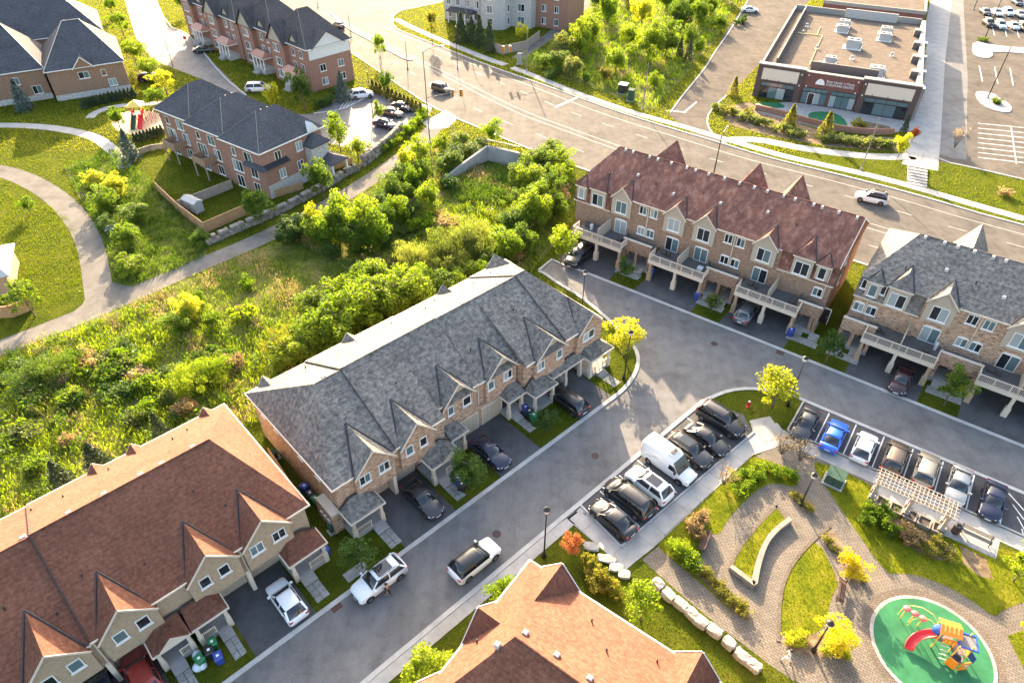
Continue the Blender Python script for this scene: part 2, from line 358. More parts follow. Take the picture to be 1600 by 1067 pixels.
def leaf(name, cols, trans=0.52, tcol=None):
    m, nt, b = newmat(name)
    oi = nt.nodes.new('ShaderNodeObjectInfo'); v = coords(nt)
    f = noise(nt, v, 1.3, 3, 0.7)
    ad = nt.nodes.new('ShaderNodeMath'); ad.operation = 'MULTIPLY_ADD'; ad.inputs[1].default_value = 0.34; nt.links.new(oi.outputs['Random'], ad.inputs[0]); 
    sb = nt.nodes.new('ShaderNodeMath'); sb.operation = 'SUBTRACT'; sb.inputs[1].default_value = 0.17; nt.links.new(f, sb.inputs[0]); nt.links.new(sb.outputs[0], ad.inputs[2])
    c = ramp(nt, ad.outputs[0], cols, 0.25, 0.75)
    nt.links.new(c, b.inputs['Base Color']); b.inputs['Roughness'].default_value = 0.6; b.inputs['Specular IOR Level'].default_value = 0.25
    tr = nt.nodes.new('ShaderNodeBsdfTranslucent'); nt.links.new(mix(nt, 1.0, c, tcol or (1.32, 1.38, 0.48), 'MULTIPLY'), tr.inputs['Color'])
    ms = nt.nodes.new('ShaderNodeMixShader'); ms.inputs[0].default_value = trans
    out = nt.nodes['Material Output']
    nt.links.new(b.outputs[0], ms.inputs[1]); nt.links.new(tr.outputs[0], ms.inputs[2]); nt.links.new(ms.outputs[0], out.inputs['Surface'])
    return m
leaf('leaf_bright', [(0.10, 0.17, 0.014), (0.165, 0.24, 0.02), (0.26, 0.31, 0.03)])
leaf('leaf_mid', [(0.06, 0.115, 0.018), (0.10, 0.16, 0.022), (0.16, 0.21, 0.03)])
leaf('leaf_dark', [(0.04, 0.085, 0.018), (0.07, 0.125, 0.024), (0.105, 0.17, 0.03)], 0.4)
leaf('leaf_sage', [(0.09, 0.12, 0.04), (0.15, 0.18, 0.06), (0.24, 0.25, 0.09)])
leaf('leaf_yellow', [(0.38, 0.30, 0.012), (0.52, 0.42, 0.015), (0.6, 0.5, 0.03)])
leaf('leaf_lime', [(0.26, 0.29, 0.02), (0.38, 0.38, 0.03), (0.5, 0.46, 0.06)])
leaf('leaf_spruce', [(0.03, 0.055, 0.025), (0.05, 0.08, 0.035), (0.085, 0.11, 0.05)], 0.15)
leaf('leaf_blue', [(0.06, 0.09, 0.085), (0.10, 0.14, 0.13), (0.16, 0.2, 0.18)], 0.15)
leaf('leaf_orange', [(0.38, 0.10, 0.03), (0.5, 0.17, 0.06), (0.55, 0.26, 0.1)], 0.4, (1.1, 1.0, 0.8))
leaf('leaf_straw', [(0.22, 0.16, 0.07), (0.34, 0.25, 0.12), (0.46, 0.36, 0.19)], 0.4, (1.1, 1.0, 0.8))
leaf('leaf_olive', [(0.13, 0.13, 0.03), (0.20, 0.19, 0.045), (0.28, 0.25, 0.07)])
leaf('lawn_blade', [(0.09, 0.14, 0.008), (0.165, 0.205, 0.010), (0.27, 0.27, 0.02)], 0.5, (1.15, 1.15, .5))
leaf('meadow_leaf', [(0.035, 0.075, 0.013), (0.085, 0.14, 0.02), (0.18, 0.22, 0.03)])
def M(n): return MATS[n]
# ---------------------------------------------------------------- the setting: ground, roads, kerbs, paths
def xy(p): return (p[0], p[1])
def GP(*pts): return [xy(G(*p)) for p in pts]
def smooth(pts, it=2, closed=False):
    for _ in range(it):
        q = []
        n = len(pts)
        rng = range(n) if closed else range(n - 1)
        if not closed: q.append(pts[0])
        for i in rng:
            a, b = pts[i], pts[(i + 1) % n]
            q.append((a[0] * .75 + b[0] * .25, a[1] * .75 + b[1] * .25)); q.append((a[0] * .25 + b[0] * .75, a[1] * .25 + b[1] * .75))
        if not closed: q.append(pts[-1])
        pts = q
    return pts
PAVED = []
def sheet(name, pts, z, mat, parent=None, kind='structure'):
    if parent is None and name not in ('ground', 'lawn'): PAVED.append([tuple(p)[:2] for p in pts])
    m = MB(); m.add([(p[0], p[1], z) for p in pts], [tuple(range(len(pts)))])
    me = m.mesh(name, M(mat))
    if me.polygons[0].normal.z < 0: me.flip_normals()
    o = inst(name, me, parent)
    if parent is None and kind: o['kind'] = kind
    return o
def offset(pts, d):
    """polyline moved sideways by d (left positive)"""
    out = []
    for i, p in enumerate(pts):
        a = pts[max(0, i - 1)]; b = pts[min(len(pts) - 1, i + 1)]
        t = Vector((b[0] - a[0], b[1] - a[1]))
        if t.length < 1e-6: t = Vector((1, 0))
        t.normalize(); out.append((p[0] - t.y * d, p[1] + t.x * d))
    return out
def strip(name, pts, w, z0, z1, mat, parent=None, kind='structure', d=0.0):
    """raised or flat band along a polyline"""
    L = offset(pts, d + w / 2); R = offset(pts, d - w / 2); m = MB(); n = len(pts)
    if parent is None: PAVED.append([tuple(p)[:2] for p in L] + [tuple(p)[:2] for p in R[::-1]])
    vs = []
    for l, r in zip(L, R): vs += [(l[0], l[1], z0), (l[0], l[1], z1), (r[0], r[1], z1), (r[0], r[1], z0)]
    fs = []
    for i in range(n - 1):
        a, b = 4 * i, 4 * i + 4
        fs += [(a, b, b + 1, a + 1), (a + 1, b + 1, b + 2, a + 2), (a + 2, b + 2, b + 3, a + 3)]
    fs += [(0, 1, 2, 3), (4 * n - 4, 4 * n - 1, 4 * n - 2, 4 * n - 3)]
    m.add(vs, fs); o = m.build(name, M(mat), parent)
    if parent is None and kind: o['kind'] = kind
    return o
def slabs(parent, pts, w, L, z0, z1, mat, d=0.0, gap=0.025):
    """separate concrete flags along a polyline"""
    segs = []; acc = 0.0
    P = [Vector(p) for p in pts]; cum = [0.0]
    for a, b in zip(P[:-1], P[1:]): cum.append(cum[-1] + (b - a).length)
    def at(s):
        s = min(max(s, 0), cum[-1])
        for i in range(len(P) - 1):
            if s <= cum[i + 1] or i == len(P) - 2:
                t = (P[i + 1] - P[i]); l = t.length; t = t / l
                return P[i] + t * (s - cum[i]), t
    n = int(cum[-1] / L)
    for k in range(n):
        a, ta = at(k * L + gap / 2); b, tb = at((k + 1) * L - gap / 2)
        na = Vector((-ta.y, ta.x)); nb = Vector((-tb.y, tb.x)); dz = rnd.uniform(-0.006, 0.006)
        poly = [a + na * (d - w / 2), b + nb * (d - w / 2), b + nb * (d + w / 2), a + na * (d + w / 2)]
        MB().prism([xy(p) for p in poly], z0, z1 + dz).build('slab', M(mat), parent)

gs = 2600
sheet('ground', [(-gs, -400), (gs, -400), (gs, 2 * gs), (-gs, 2 * gs)], 0.0, 'grass')

# rough meadow soil in the ravine
RAV = GP((-60, 580), (60, 528), (180, 486), (330, 419), (450, 371), (560, 309), (640, 254), (700, 222), (790, 245), (905, 280), (893, 350), (835, 420), (700, 560), (395, 660), (-120, 900))
sheet('meadow_ground', RAV, 0.004, 'meadow_soil')
FARG = GP((800, 95), (850, 78), (930, 0), (960, -30), (1170, -30), (1120, 60), (1060, 130), (1020, 172), (985, 160), (900, 128), (845, 112))
sheet('meadow_ground', FARG, 0.004, 'meadow_soil')
SLOPE = GP((100, 262), (180, 232), (235, 283), (300, 345), (328, 372), (322, 402), (255, 432), (192, 452), (178, 440), (165, 385), (140, 335), (118, 300))
sheet('meadow_ground', SLOPE, 0.004, 'meadow_soil')

# residential street
B = lambda x, y: xy(FB.w(x, y)); A = lambda x, y: xy(FA.w(x, y))
corner = GP((972, 611), (988, 592), (997, 572), (997, 553), (985, 534), (965, 513), (940, 490), (905, 462), (872, 443), (850, 427))
endp = GP((842, 424), (862, 407), (886, 418))
island = GP((1236, 618), (1220, 613), (1195, 609), (1170, 607), (1148, 609), (1131, 613))
street = [B(-45, 30.25), B(42.4, 30.3)] + corner + endp + [A(-38.5, 66.55), A(-12, 66.7), A(4, 66.6), A(60, 66.2), A(60, 60.15), A(-5.2, 60.1)] + island + [B(50.0, 23.55), B(30, 23.5), B(-45, 23.4)]
st = sheet('street', street, 0.010, 'asphalt')
kerb_a = strip('kerb', smooth([B(-45, 30.42), B(42.4, 30.42)] + corner + endp[:1], 1), 0.42, 0.0, 0.10, 'kerb_concrete')
strip('kerb', [A(-39.5, 66.75), A(-12, 66.85), A(4, 66.75), A(60, 66.35)], 0.42, 0.0, 0.10, 'kerb_concrete')
strip('kerb', GP((842, 423), (862, 406), (888, 418)), 0.35, 0.0, 0.14, 'kerb_concrete')
strip('kerb', [A(60, 60.15), A(-5.2, 60.1)] + smooth(island, 1) + [B(50.0, 23.55), B(-45, 23.4)], 0.42, 0.0, 0.09, 'kerb_concrete')
# parking bays
lotB = sheet('parking_bay', [B(30.55, 23.35), B(30.0, 18.05), B(50.0, 17.5), B(51.5, 19.5), B(50.2, 23.35)], 0.016, 'asphalt_dark')
lotA = sheet('parking_bay', [A(-4.9, 59.95), A(60, 59.95), A(60, 54.85), A(-4.75, 54.85)], 0.016, 'asphalt_dark')
def line(parent, a, b, w, z, mat='paint_white', name='marking'):
    a = Vector(a); b = Vector(b); t = (b - a).normalized(); n = Vector((-t.y, t.x)) * w / 2
    return sheet(name, [xy(a + n), xy(b + n), xy(b - n), xy(a - n)], z, mat, parent, None)
for x in (33.0, 35.75, 38.5, 41.25, 44.0, 46.75): line(lotB, B(x, 23.2), B(x - 0.35, 18.2), 0.11, 0.021)
for k in range(7): line(lotA, A(-2.1 + 2.75 * k, 59.8), A(-2.05 + 2.75 * k, 55.0), 0.11, 0.021)
for k in range(4): line(lotA, A(14.6 + 0.5 * k, 59.3 - 1.25 * k), A(16.6, 57.4 - 1.15 * k), 0.1, 0.0215)
line(lotA, A(16.8, 59.8), A(16.8, 55.0), 0.11, 0.021)
for a, b in ((B(30.45, 23.3), B(29.85, 18.0)), (B(29.85, 17.98), B(50.2, 17.4)), (A(-4.85, 59.9), A(-4.85, 54.8)), (A(-4.8, 54.78), A(40, 54.78))):
    strip('kerb', [a, b], 0.18, 0.0, 0.13, 'kerb_concrete')
# driveways
def drive(fr, x0, x1, y0, y1, sl=0.0):
    f = (lambda x, y: xy(fr.w(x, y)))
    return sheet('driveway', [f(x0, y0), f(x1, y0), f(x1 + sl, y1), f(x0 + sl, y1)], 0.012, 'asphalt_dark')
for x0, x1 in ((16.0, 21.7), (27.3, 32.6), (38.4, 43.4), (2.0, 7.2), (-8.8, -3.6), (-19.5, -14.3)): drive(FB, x0, x1, 30.55, 37.6)
for x0, x1 in ((-41.0, -33.0), (-29.2, -21.3), (-17.6, -9.6), (-2.6, 5.0), (8.9, 17), (20.5, 28)): drive(FA, x0, x1, 67.0, 74.5)
# sidewalks of poured flags
sw = sheet('sidewalk', [B(-45, 23.2), B(29.6, 23.25), B(30.2, 22.3), B(-45, 22.15)], 0.03, 'slab_grey')
slabs(sw, [B(-20, 22.72), B(28.4, 22.78)], 1.0, 1.6, 0.0, 0.055, 'concrete')
swb = sheet('sidewalk', [B(28.5, 23.2), B(30.35, 23.2), B(29.8, 17.9), B(49.9, 17.3), B(51.2, 18.6), B(53.3, 17.5), B(51.5, 14.2), B(47.2, 15.9), B(31.9, 16.0), B(28.4, 16.3)], 0.030, 'slab_grey')
slabs(swb, [B(31.9, 16.98), B(49.3, 16.55)], 1.6, 1.75, 0.0, 0.055, 'concrete')
slabs(swb, [B(29.3, 23.0), B(29.05, 16.2)], 1.35, 1.7, 0.0, 0.055, 'concrete')
slabs(swb, [B(50.1, 16.9), B(52.6, 15.6)], 1.9, 1.4, 0.0, 0.055, 'concrete')
swa = sheet('sidewalk', [A(-5.4, 54.6), A(24, 54.6), A(24, 52.9), A(-3.4, 52.9)], 0.030, 'slab_grey')
slabs(swa, [A(-4.4, 53.75), A(24, 53.75)], 1.6, 1.75, 0.0, 0.055, 'concrete')
pad = sheet('sidewalk', [A(4.6, 52.9), A(14.7, 52.9), A(14.7, 50.75), A(4.6, 50.6)], 0.032, 'slab_grey')
slabs(pad, [A(10.6, 51.8), A(14.6, 51.8)], 1.9, 1.3, 0.0, 0.058, 'concrete')

# ---- arterial road
near = GP((563, 92), (620, 131.5), (665.6, 162), (701, 181), (754, 202.5), (800, 222.6), (906, 264), (1330, 408))
near = [(-140, 345), (-72, 215)] + near + [(70, 62), (130, 22)]
far = GP((622.6, 48), (673, 67), (729, 90), (784.5, 111), (830, 126.5), (888.5, 147), (977, 179.6), (1129, 225), (1200, 247), (1301, 271), (1427.7, 303), (1600, 354.8)) + [(135, 50)]
near_s = smooth(near, 2); far_s = smooth(far, 2)
art = sheet('main_road', near_s + far_s[::-1] + [(-58, 232), (-100, 345)], 0.010, 'asphalt_road')
sheet('side_street', GP((560, 75), (627, 50), (616, 40), (612, 28), (625, 17), (655, 12), (690, 4)) + [(-10, 260), (-60, 320), (-90, 300)], 0.014, 'asphalt_road')
strip('kerb', near_s, 0.35, 0.0, 0.12, 'kerb_concrete'); 
i0 = 0
strip('kerb', smooth(GP((690, 4), (655, 12), (625, 17), (612, 28), (614, 40)) + far[:8], 2), 0.35, 0.0, 0.12, 'kerb_concrete')
strip('kerb', smooth(far[7:], 2), 0.35, 0.0, 0.12, 'kerb_concrete')
med = smooth(GP((515, 20), (542, 45), (575, 62), (612, 82), (636, 95), (645, 94)), 2)
strip('median', med, 0.5, 0.0, 0.16, 'kerb_concrete')
def lerp_poly(a, b, t, n=60):
    def res(p):
        P = [Vector(q) for q in p]; c = [0]
        for i in range(len(P) - 1): c.append(c[-1] + (P[i + 1] - P[i]).length)
        o = []
        for k in range(n):
            s = c[-1] * k / (n - 1)
            for i in range(len(P) - 1):
                if s <= c[i + 1] + 1e-6: o.append(P[i] + (P[i + 1] - P[i]) * ((s - c[i]) / max(1e-6, c[i + 1] - c[i]))); break
        return o
    return [xy(p * (1 - t) + q * t) for p, q in zip(res(a), res(b))]
na, fa = near_s[6:-2], far_s[:-1]
for t, dash, mt in ((0.22, True, 'paint_faint'), (0.41, False, 'paint_faint'), (0.47, False, 'paint_faint'), (0.72, True, 'paint_faint'), (0.88, False, 'paint_faint')):
    pl = lerp_poly(na, fa, t, 90)
    if dash:
        for k in range(2, 86, 3): line(art, pl[k], pl[k + 1], 0.12, 0.016, mt)
    else:
        strip('marking', pl, 0.12, 0.0105, 0.016, mt, art, None)
line(art, G(868, 168).xy, G(903, 152).xy, 0.5, 0.017, 'paint_white')
line(art, G(1040, 173).xy, G(1072, 176).xy, 0.3, 0.019, 'paint_white'); line(art, G(1070, 175).xy, G(1088, 160).xy, 0.3, 0.0185, 'paint_white')
# pavements beside the arterial
def pave(pts, w, L=2.2, name='sidewalk', mat='concrete'):
    p = smooth(GP(*pts), 1); base = strip(name, p, w + 0.1, 0.0, 0.03, 'slab_grey'); slabs(base, p, w, L, 0.0, 0.055, mat); return base
pave([(618, 30), (640, 42), (672, 56), (720, 76), (765, 94), (790, 102)], 2.0, 2.4)
pave([(800, 106), (830, 117), (880, 138), (940, 160), (1000, 180), (1060, 196), (1100, 208), (1140, 220), (1185, 233), (1230, 246), (1290, 259), (1350, 272), (1420, 290), (1500, 314), (1600, 342)], 1.8, 2.2)
pave([(1142, 219), (1185, 218), (1240, 230), (1300, 239), (1370, 246), (1428, 245)], 2.4, 1.7)
sheet('plaza', GP((697, 172), (716, 185), (700, 200), (672, 203), (660, 192)), 0.034, 'concrete')
# shared path
pth = smooth(GP((686, 192), (655, 225), (620, 253), (560, 293), (500, 329), (440, 358), (380, 386), (300, 419), (230, 450), (170, 477), (100, 505), (40, 529), (-60, 566)), 2)
strip('path', pth, 3.3, 0.0, 0.02, 'asphalt_path')
pt2 = smooth(GP((-80, 255), (0, 266), (45, 281), (95, 312), (130, 355), (145, 395), (152, 440), (158, 474)), 2)
strip('path', pt2, 3.4, 0.0, 0.024, 'asphalt_path')
sheet('path', smooth(GP((132, 445), (138, 468), (100, 500), (200, 465), (240, 448), (196, 448), (178, 440)), 1, True), 0.0265, 'asphalt_path')
pt3 = smooth(GP((700, 215), (740, 130), (860, 95), (900, 60), (935, 0), (960, -40)), 1)
strip('path', smooth(GP((808, 92), (838, 72), (870, 48), (905, 18), (940, -20)), 2), 3.0, 0.0, 0.02, 'asphalt_path')
strip('path', smooth(GP((196, 262), (178, 236), (150, 214), (100, 202), (40, 196), (-40, 196)), 2), 2.2, 0.0, 0.02, 'concrete')
strip('path', smooth(GP((140, 185), (148, 176), (178, 166), (215, 164), (262, 160)), 2), 1.8, 0.0, 0.022, 'concrete')
# far left estate street and court
sheet('estate_street', GP((192, -8), (238, -8), (262, 42), (292, 52), (330, 95), (385, 150), (440, 180), (490, 178), (545, 140), (560, 138), (600, 150), (676, 166), (668, 186), (628, 205), (600, 232), (560, 236), (480, 215), (330, 130), (240, 95), (212, 60)), 0.010, 'asphalt')
strip('kerb', smooth(GP((240, -8), (262, 42), (292, 52), (312, 75), (350, 122), (385, 150)), 1), 0.35, 0, 0.12, 'kerb_concrete')
strip('kerb', smooth(GP((490, 178), (525, 174), (545, 168), (580, 148)), 1), 0.35, 0, 0.12, 'kerb_concrete')
for i in range(7): line(None, G(262 + i * 4.2, 84 - i * 0.9).xy, G(266 + i * 4.2, 78 - i * 0.9).xy, 0.45, 0.016, 'paint_white').__setitem__('kind', 'structure')
for i in range(4): line(None, G(530 + i * 5, 172 - i * 1.5).xy, G(538 + i * 6, 160 - i * 1.2).xy, 0.12, 0.016, 'paint_white').__setitem__('kind', 'structure')
for a, b in (((285, 100), (300, 108)), ((300, 58), (345, 62)), ((330, 95), (352, 84)), ((378, 140), (430, 118))): pass
# far retail yard
sheet('retail_drive', GP((1044, 180), (1066, 150), (1100, 110), (1118, 80), (1136, 46), (1165, 8), (1180, -20), (1360, -60), (1262, 5), (1190, 97), (1150, 138), (1116, 166), (1103, 186), (1110, 208), (1135, 226), (1090, 213)), 0.013, 'asphalt_lot')
sheet('retail_lot', GP((1484, -40), (1462, 60), (1449, 200), (1450, 242), (1470, 253), (1530, 266), (1620, 286), (1900, 330), (1900, -60)), 0.012, 'asphalt_lot')
sheet('loading_bay', GP((1468, 0), (1459, 100), (1453, 190), (1452, 236), (1490, 248), (1510, 250), (1512, 120), (1505, 0)), 0.0165, 'asphalt')
strip('kerb', smooth(GP((1047, 177), (1066, 150), (1100, 110), (1118, 80), (1140, 50), (1165, 8), (1180, -20)), 1), 0.3, 0, 0.12, 'kerb_concrete')
strip('kerb', smooth(GP((1150, 138), (1116, 166), (1103, 186), (1110, 208), (1135, 226)), 1), 0.3, 0, 0.12, 'kerb_concrete')
strip('kerb', smooth(GP((1450, 236), (1470, 252), (1530, 265), (1620, 286), (1760, 322)), 1), 0.3, 0, 0.12, 'kerb_concrete')
rw = strip('sidewalk', GP((1472, -10), (1455, 100), (1445, 200), (1437, 262)), 5.6, 0.0, 0.03, 'slab_grey')
slabs(rw, GP((1472, -10), (1455, 100), (1445, 200), (1437, 262)), 5.4, 6.0, 0.0, 0.06, 'concrete')
for k in range(7): 
    MB().obox(xy(G(1432.5 - 0.0 * k, 264 + 4.2 * k)), (3.0, 0.75, 0.075 + 0.05 * (7 - k)), math.radians(-26)).build('step', M('concrete'), rw)
lotmk = bpy.data.objects['retail_lot']
for k in range(8): line(lotmk, G(1528, 193 + 7.6 * k).xy, G(1600, 200 + 7.8 * k).xy, 0.16, 0.018, 'paint_white')
line(lotmk, G(1580, 200).xy, G(1588, 256).xy, 0.16, 0.0185, 'paint_white')
for k in range(4): line(lotmk, G(1530 + 24 * k, 103 + 2 * k).xy, G(1535 + 24 * k, 128 + 3 * k).xy, 0.16, 0.018, 'paint_white')
for k in range(6): line(lotmk, G(1548 + 19 * k, 32 + 1.5 * k).xy, G(1554 + 19 * k, 56 + 1.5 * k).xy, 0.16, 0.018, 'paint_white')
for nm, pts in (('traffic_island', ((1520, 64), (1518, 85), (1532, 92), (1551, 91), (1551, 80), (1630, 88), (1630, 78), (1551, 72))), ('traffic_island', ((1523, 146), (1530, 143), (1553, 147), (1562, 155), (1576, 162), (1582, 172), (1575, 178), (1545, 172), (1528, 160)))):
    PAVED.append(smooth(GP(*pts), 1, True)); m = MB().prism(smooth(GP(*pts), 1, True), 0.0, 0.14); o = m.build(nm, M('concrete')); o['kind'] = 'structure'
# childcare forecourt
sheet('forecourt', GP((1180, 162), (1240, 160), (1420, 185), (1432, 196), (1425, 206), (1340, 208), (1290, 204), (1240, 190), (1185, 176)), 0.02, 'concrete')
sheet('turf', smooth(GP((1262, 178), (1275, 174), (1300, 176), (1318, 184), (1326, 198), (1318, 202), (1290, 196), (1264, 187)), 1, True), 0.026, 'rubber_green')
sheet('turf', smooth(GP((1185, 160), (1215, 160), (1228, 166), (1222, 170), (1195, 168)), 1, True), 0.026, 'rubber_green')
sheet('planting_bed', GP((1335, 196), (1352, 190), (1390, 198), (1395, 206), (1345, 207)), 0.026, 'mulch')
sheet('planting_bed', GP((1120, 168), (1170, 160), (1240, 190), (1300, 210), (1400, 215), (1420, 222), (1425, 238), (1300, 230), (1200, 212), (1140, 195)), 0.006, 'mulch')
# ---- park
park = GP((1003, 874), (1030, 852), (1065, 825), (1108, 782), (1150, 740), (1182, 712), (1215, 694), (1245, 694), (1268, 706), (1290, 716), (1330, 735), (1372, 760), (1380, 785), (1480, 830), (1560, 860), (1660, 900), (1700, 1067), (1700, 1160), (1340, 1160), (1300, 1085), (1238, 1062), (1200, 1036), (1120, 975), (1060, 925))
sheet('park_paving', park, 0.010, 'paver')
z = lambda ox, oy, s, pts: [(ox + a / s, oy + b / s) for a, b in pts]
lawns = [
 [(1024.5, 850.5), (1047, 825), (1088, 795), (1103, 777), (1126, 754), (1151, 731.6), (1174, 712.6), (1201.6, 719), (1237, 734), (1250, 752), (1240, 762), (1214, 754), (1191, 759), (1164, 782), (1138, 810), (1126, 833), (1118, 835), (1106, 833), (1092, 868), (1110, 895), (1145, 928), (1175, 975), (1150, 962), (1100, 915), (1060, 882), (1040, 865)],
 [(1268, 724.5), (1281, 721.7), (1326, 740), (1365, 759.7), (1368, 774), (1374, 791), (1472.5, 833), (1497.4, 844.6), (1555, 872), (1558, 851), (1640, 885), (1640, 925), (1600, 940), (1568, 952), (1557, 962), (1550, 961), (1510.5, 932.5), (1471, 911.5), (1431.8, 898), (1403, 895.8), (1384.6, 895.8), (1340, 833), (1300, 775)],
 [(1141, 885), (1150, 865), (1165, 845), (1180, 825), (1200, 806), (1213, 793), (1228, 812), (1205, 830), (1190, 850), (1180, 878), (1173, 908)],
 z(1200, 797, 3.9525, [(70, 640), (80, 500), (120, 370), (180, 270), (300, 165), (445, 450), (395, 520), (370, 640), (330, 760), (70, 800)]),
 [(1574, 993), (1640, 970), (1680, 1067), (1620, 1067), (1600, 1045)],
]
LAWNS = []; BEDS = []
for i, l in enumerate(lawns):
    LAWNS.append(smooth(GP(*l), 1, True) if i in (0, 1, 3) else GP(*l)); sheet('lawn', LAWNS[-1], 0.0165, 'lawn')
for l in ([(1281, 835), (1297, 823), (1355, 906), (1337, 916)], z(1200, 797, 3.9525, [(70, 800), (330, 760), (480, 790), (520, 920), (340, 910), (150, 880)]), [(1232, 775), (1245, 760), (1276, 792), (1258, 803)]):
    sheet('planting_bed', GP(*l), 0.019, 'mulch')
sheet('planting_bed', smooth(GP((1375, 800), (1440, 826), (1500, 858), (1480, 878), (1440, 868), (1400, 835)), 1, True), 0.0205, 'mulch')
BEDS.append(GP((1375, 800), (1440, 826), (1500, 858), (1480, 878), (1440, 868), (1400, 835))); BEDS.append(GP((1500, 852), (1540, 872), (1552, 905), (1530, 900), (1505, 880)))
sheet('planting_bed', GP((1500, 852), (1540, 872), (1552, 905), (1530, 900), (1505, 880)), 0.0205, 'mulch')
sheet('planting_bed', smooth(GP((1085, 868), (1100, 880), (1130, 915), (1175, 965), (1165, 975), (1110, 920), (1075, 885)), 1, True), 0.0205, 'mulch')
# round play surface
pc = (32.52, 24.58)
circ = lambda r, n=56: [(pc[0] + r * math.cos(2 * math.pi * i / n), pc[1] + r * math.sin(2 * math.pi * i / n)) for i in range(n)]
sheet('play_border', circ(5.1), 0.0175, 'paver_border')
PAVED.append(circ(5.1)); MB().prism(circ(4.47), 0.0, 0.06).build('play_kerb', M('limestone'))['kind'] = 'structure'
MB().prism(circ(4.2), 0.0, 0.068).build('play_surface', M('rubber_green'))['kind'] = 'structure'
sheet('play_sand', smooth(GP((172, 192), (180, 178), (215, 172), (255, 178), (262, 196), (250, 206), (210, 212), (185, 206)), 1, True), 0.012, 'sand')
# footpath strips of the far house court
for pts in (((300, 1067), (330, 1040)),): pass
# ---------------------------------------------------------------- building kit
_wc = {}
FACE = {'-y': 0.0, '+y': math.pi, '+x': math.pi / 2, '-x': -math.pi / 2}
def win(parent, off, x, y, z0, w, h, face='-y', n=2, glassm=None, arch=False, sill=True, frame='trim_white', name='window'):
    key = (round(w, 2), round(h, 2), n, arch, sill, frame)
    if key not in _wc:
        t = 0.075; m = MB()
        m.box(-w / 2, w / 2, -0.07, 0.02, 0, t).box(-w / 2, w / 2, -0.07, 0.02, h - t, h)
        m.box(-w / 2, -w / 2 + t, -0.07, 0.02, t, h - t).box(w / 2 - t, w / 2, -0.07, 0.02, t, h - t)
        for k in range(1, n):
            xm = -w / 2 + w * k / n; m.box(xm - 0.035, xm + 0.035, -0.068, 0.02, t, h - t)
        if sill: m.box(-w / 2 - 0.08, w / 2 + 0.08, -0.14, 0.02, -0.09, 0)
        if arch: m.extr([(w / 2 * math.cos(a), -0.06, h + 0.16 * math.sin(a)) for a in [math.pi * i / 8 for i in range(9)]], (0, 0.08, 0))
        pm = []
        for k in range(n):
            a = -w / 2 + w * k / n + (t if k == 0 else 0.035); b = -w / 2 + w * (k + 1) / n - (t if k == n - 1 else 0.035)
            pm.append(MB().box(a, b, -0.03, 0.01, t, h - t).v)
        _wc[key] = (m.mesh('window', M(frame)), pm, {})
    fm, pm, cache = _wc[key]
    o = inst(name, fm, parent, (x - off[0], y - off[1], z0), FACE[face] if isinstance(face, str) else face)
    for k, v in enumerate(pm):
        gm = glassm or rnd.choice(['pane_dark', 'pane_dark', 'pane_teal', 'pane_teal', 'pane_pale'])
        if (k, gm) not in cache:
            b = MB(); b.add(v, [(0, 3, 2, 1), (4, 5, 6, 7), (0, 1, 5, 4), (1, 2, 6, 5), (2, 3, 7, 6), (3, 0, 4, 7)]); cache[(k, gm)] = b.mesh('pane', M(gm))
        inst('pane', cache[(k, gm)], o)
    return o
def hip_roof(m, x0, x1, yf, yb, ez, rz, hl, hr, th=0.16, ry=None):
    """closed hip (hl/hr > 0) or gable (0) roof; ridge along x"""
    ry = (yf + yb) / 2 if ry is None else ry
    v = [(x0, yf, ez), (x1, yf, ez), (x1, yb, ez), (x0, yb, ez), (x0 + hl, ry, rz), (x1 - hr, ry, rz),
         (x0, yf, ez - th), (x1, yf, ez - th), (x1, yb, ez - th), (x0, yb, ez - th)]
    return m.add(v, [(0, 1, 5, 4), (1, 2, 5), (2, 3, 4, 5), (3, 0, 4), (6, 7, 1, 0), (7, 8, 2, 1), (8, 9, 3, 2), (9, 6, 0, 3), (9, 8, 7, 6)])
def hip_roof_y(m, x0, x1, yf, yb, ez, rz, hf, hb, th=0.16):
    """ridge along y"""
    xm = (x0 + x1) / 2
    v = [(x0, yf, ez), (x1, yf, ez), (x1, yb, ez), (x0, yb, ez), (xm, yf + hf, rz), (xm, yb - hb, rz),
         (x0, yf, ez - th), (x1, yf, ez - th), (x1, yb, ez - th), (x0, yb, ez - th)]
    return m.add(v, [(0, 1, 4), (1, 2, 5, 4), (2, 3, 5), (3, 0, 4, 5), (6, 7, 1, 0), (7, 8, 2, 1), (8, 9, 3, 2), (9, 6, 0, 3), (9, 8, 7, 6)])
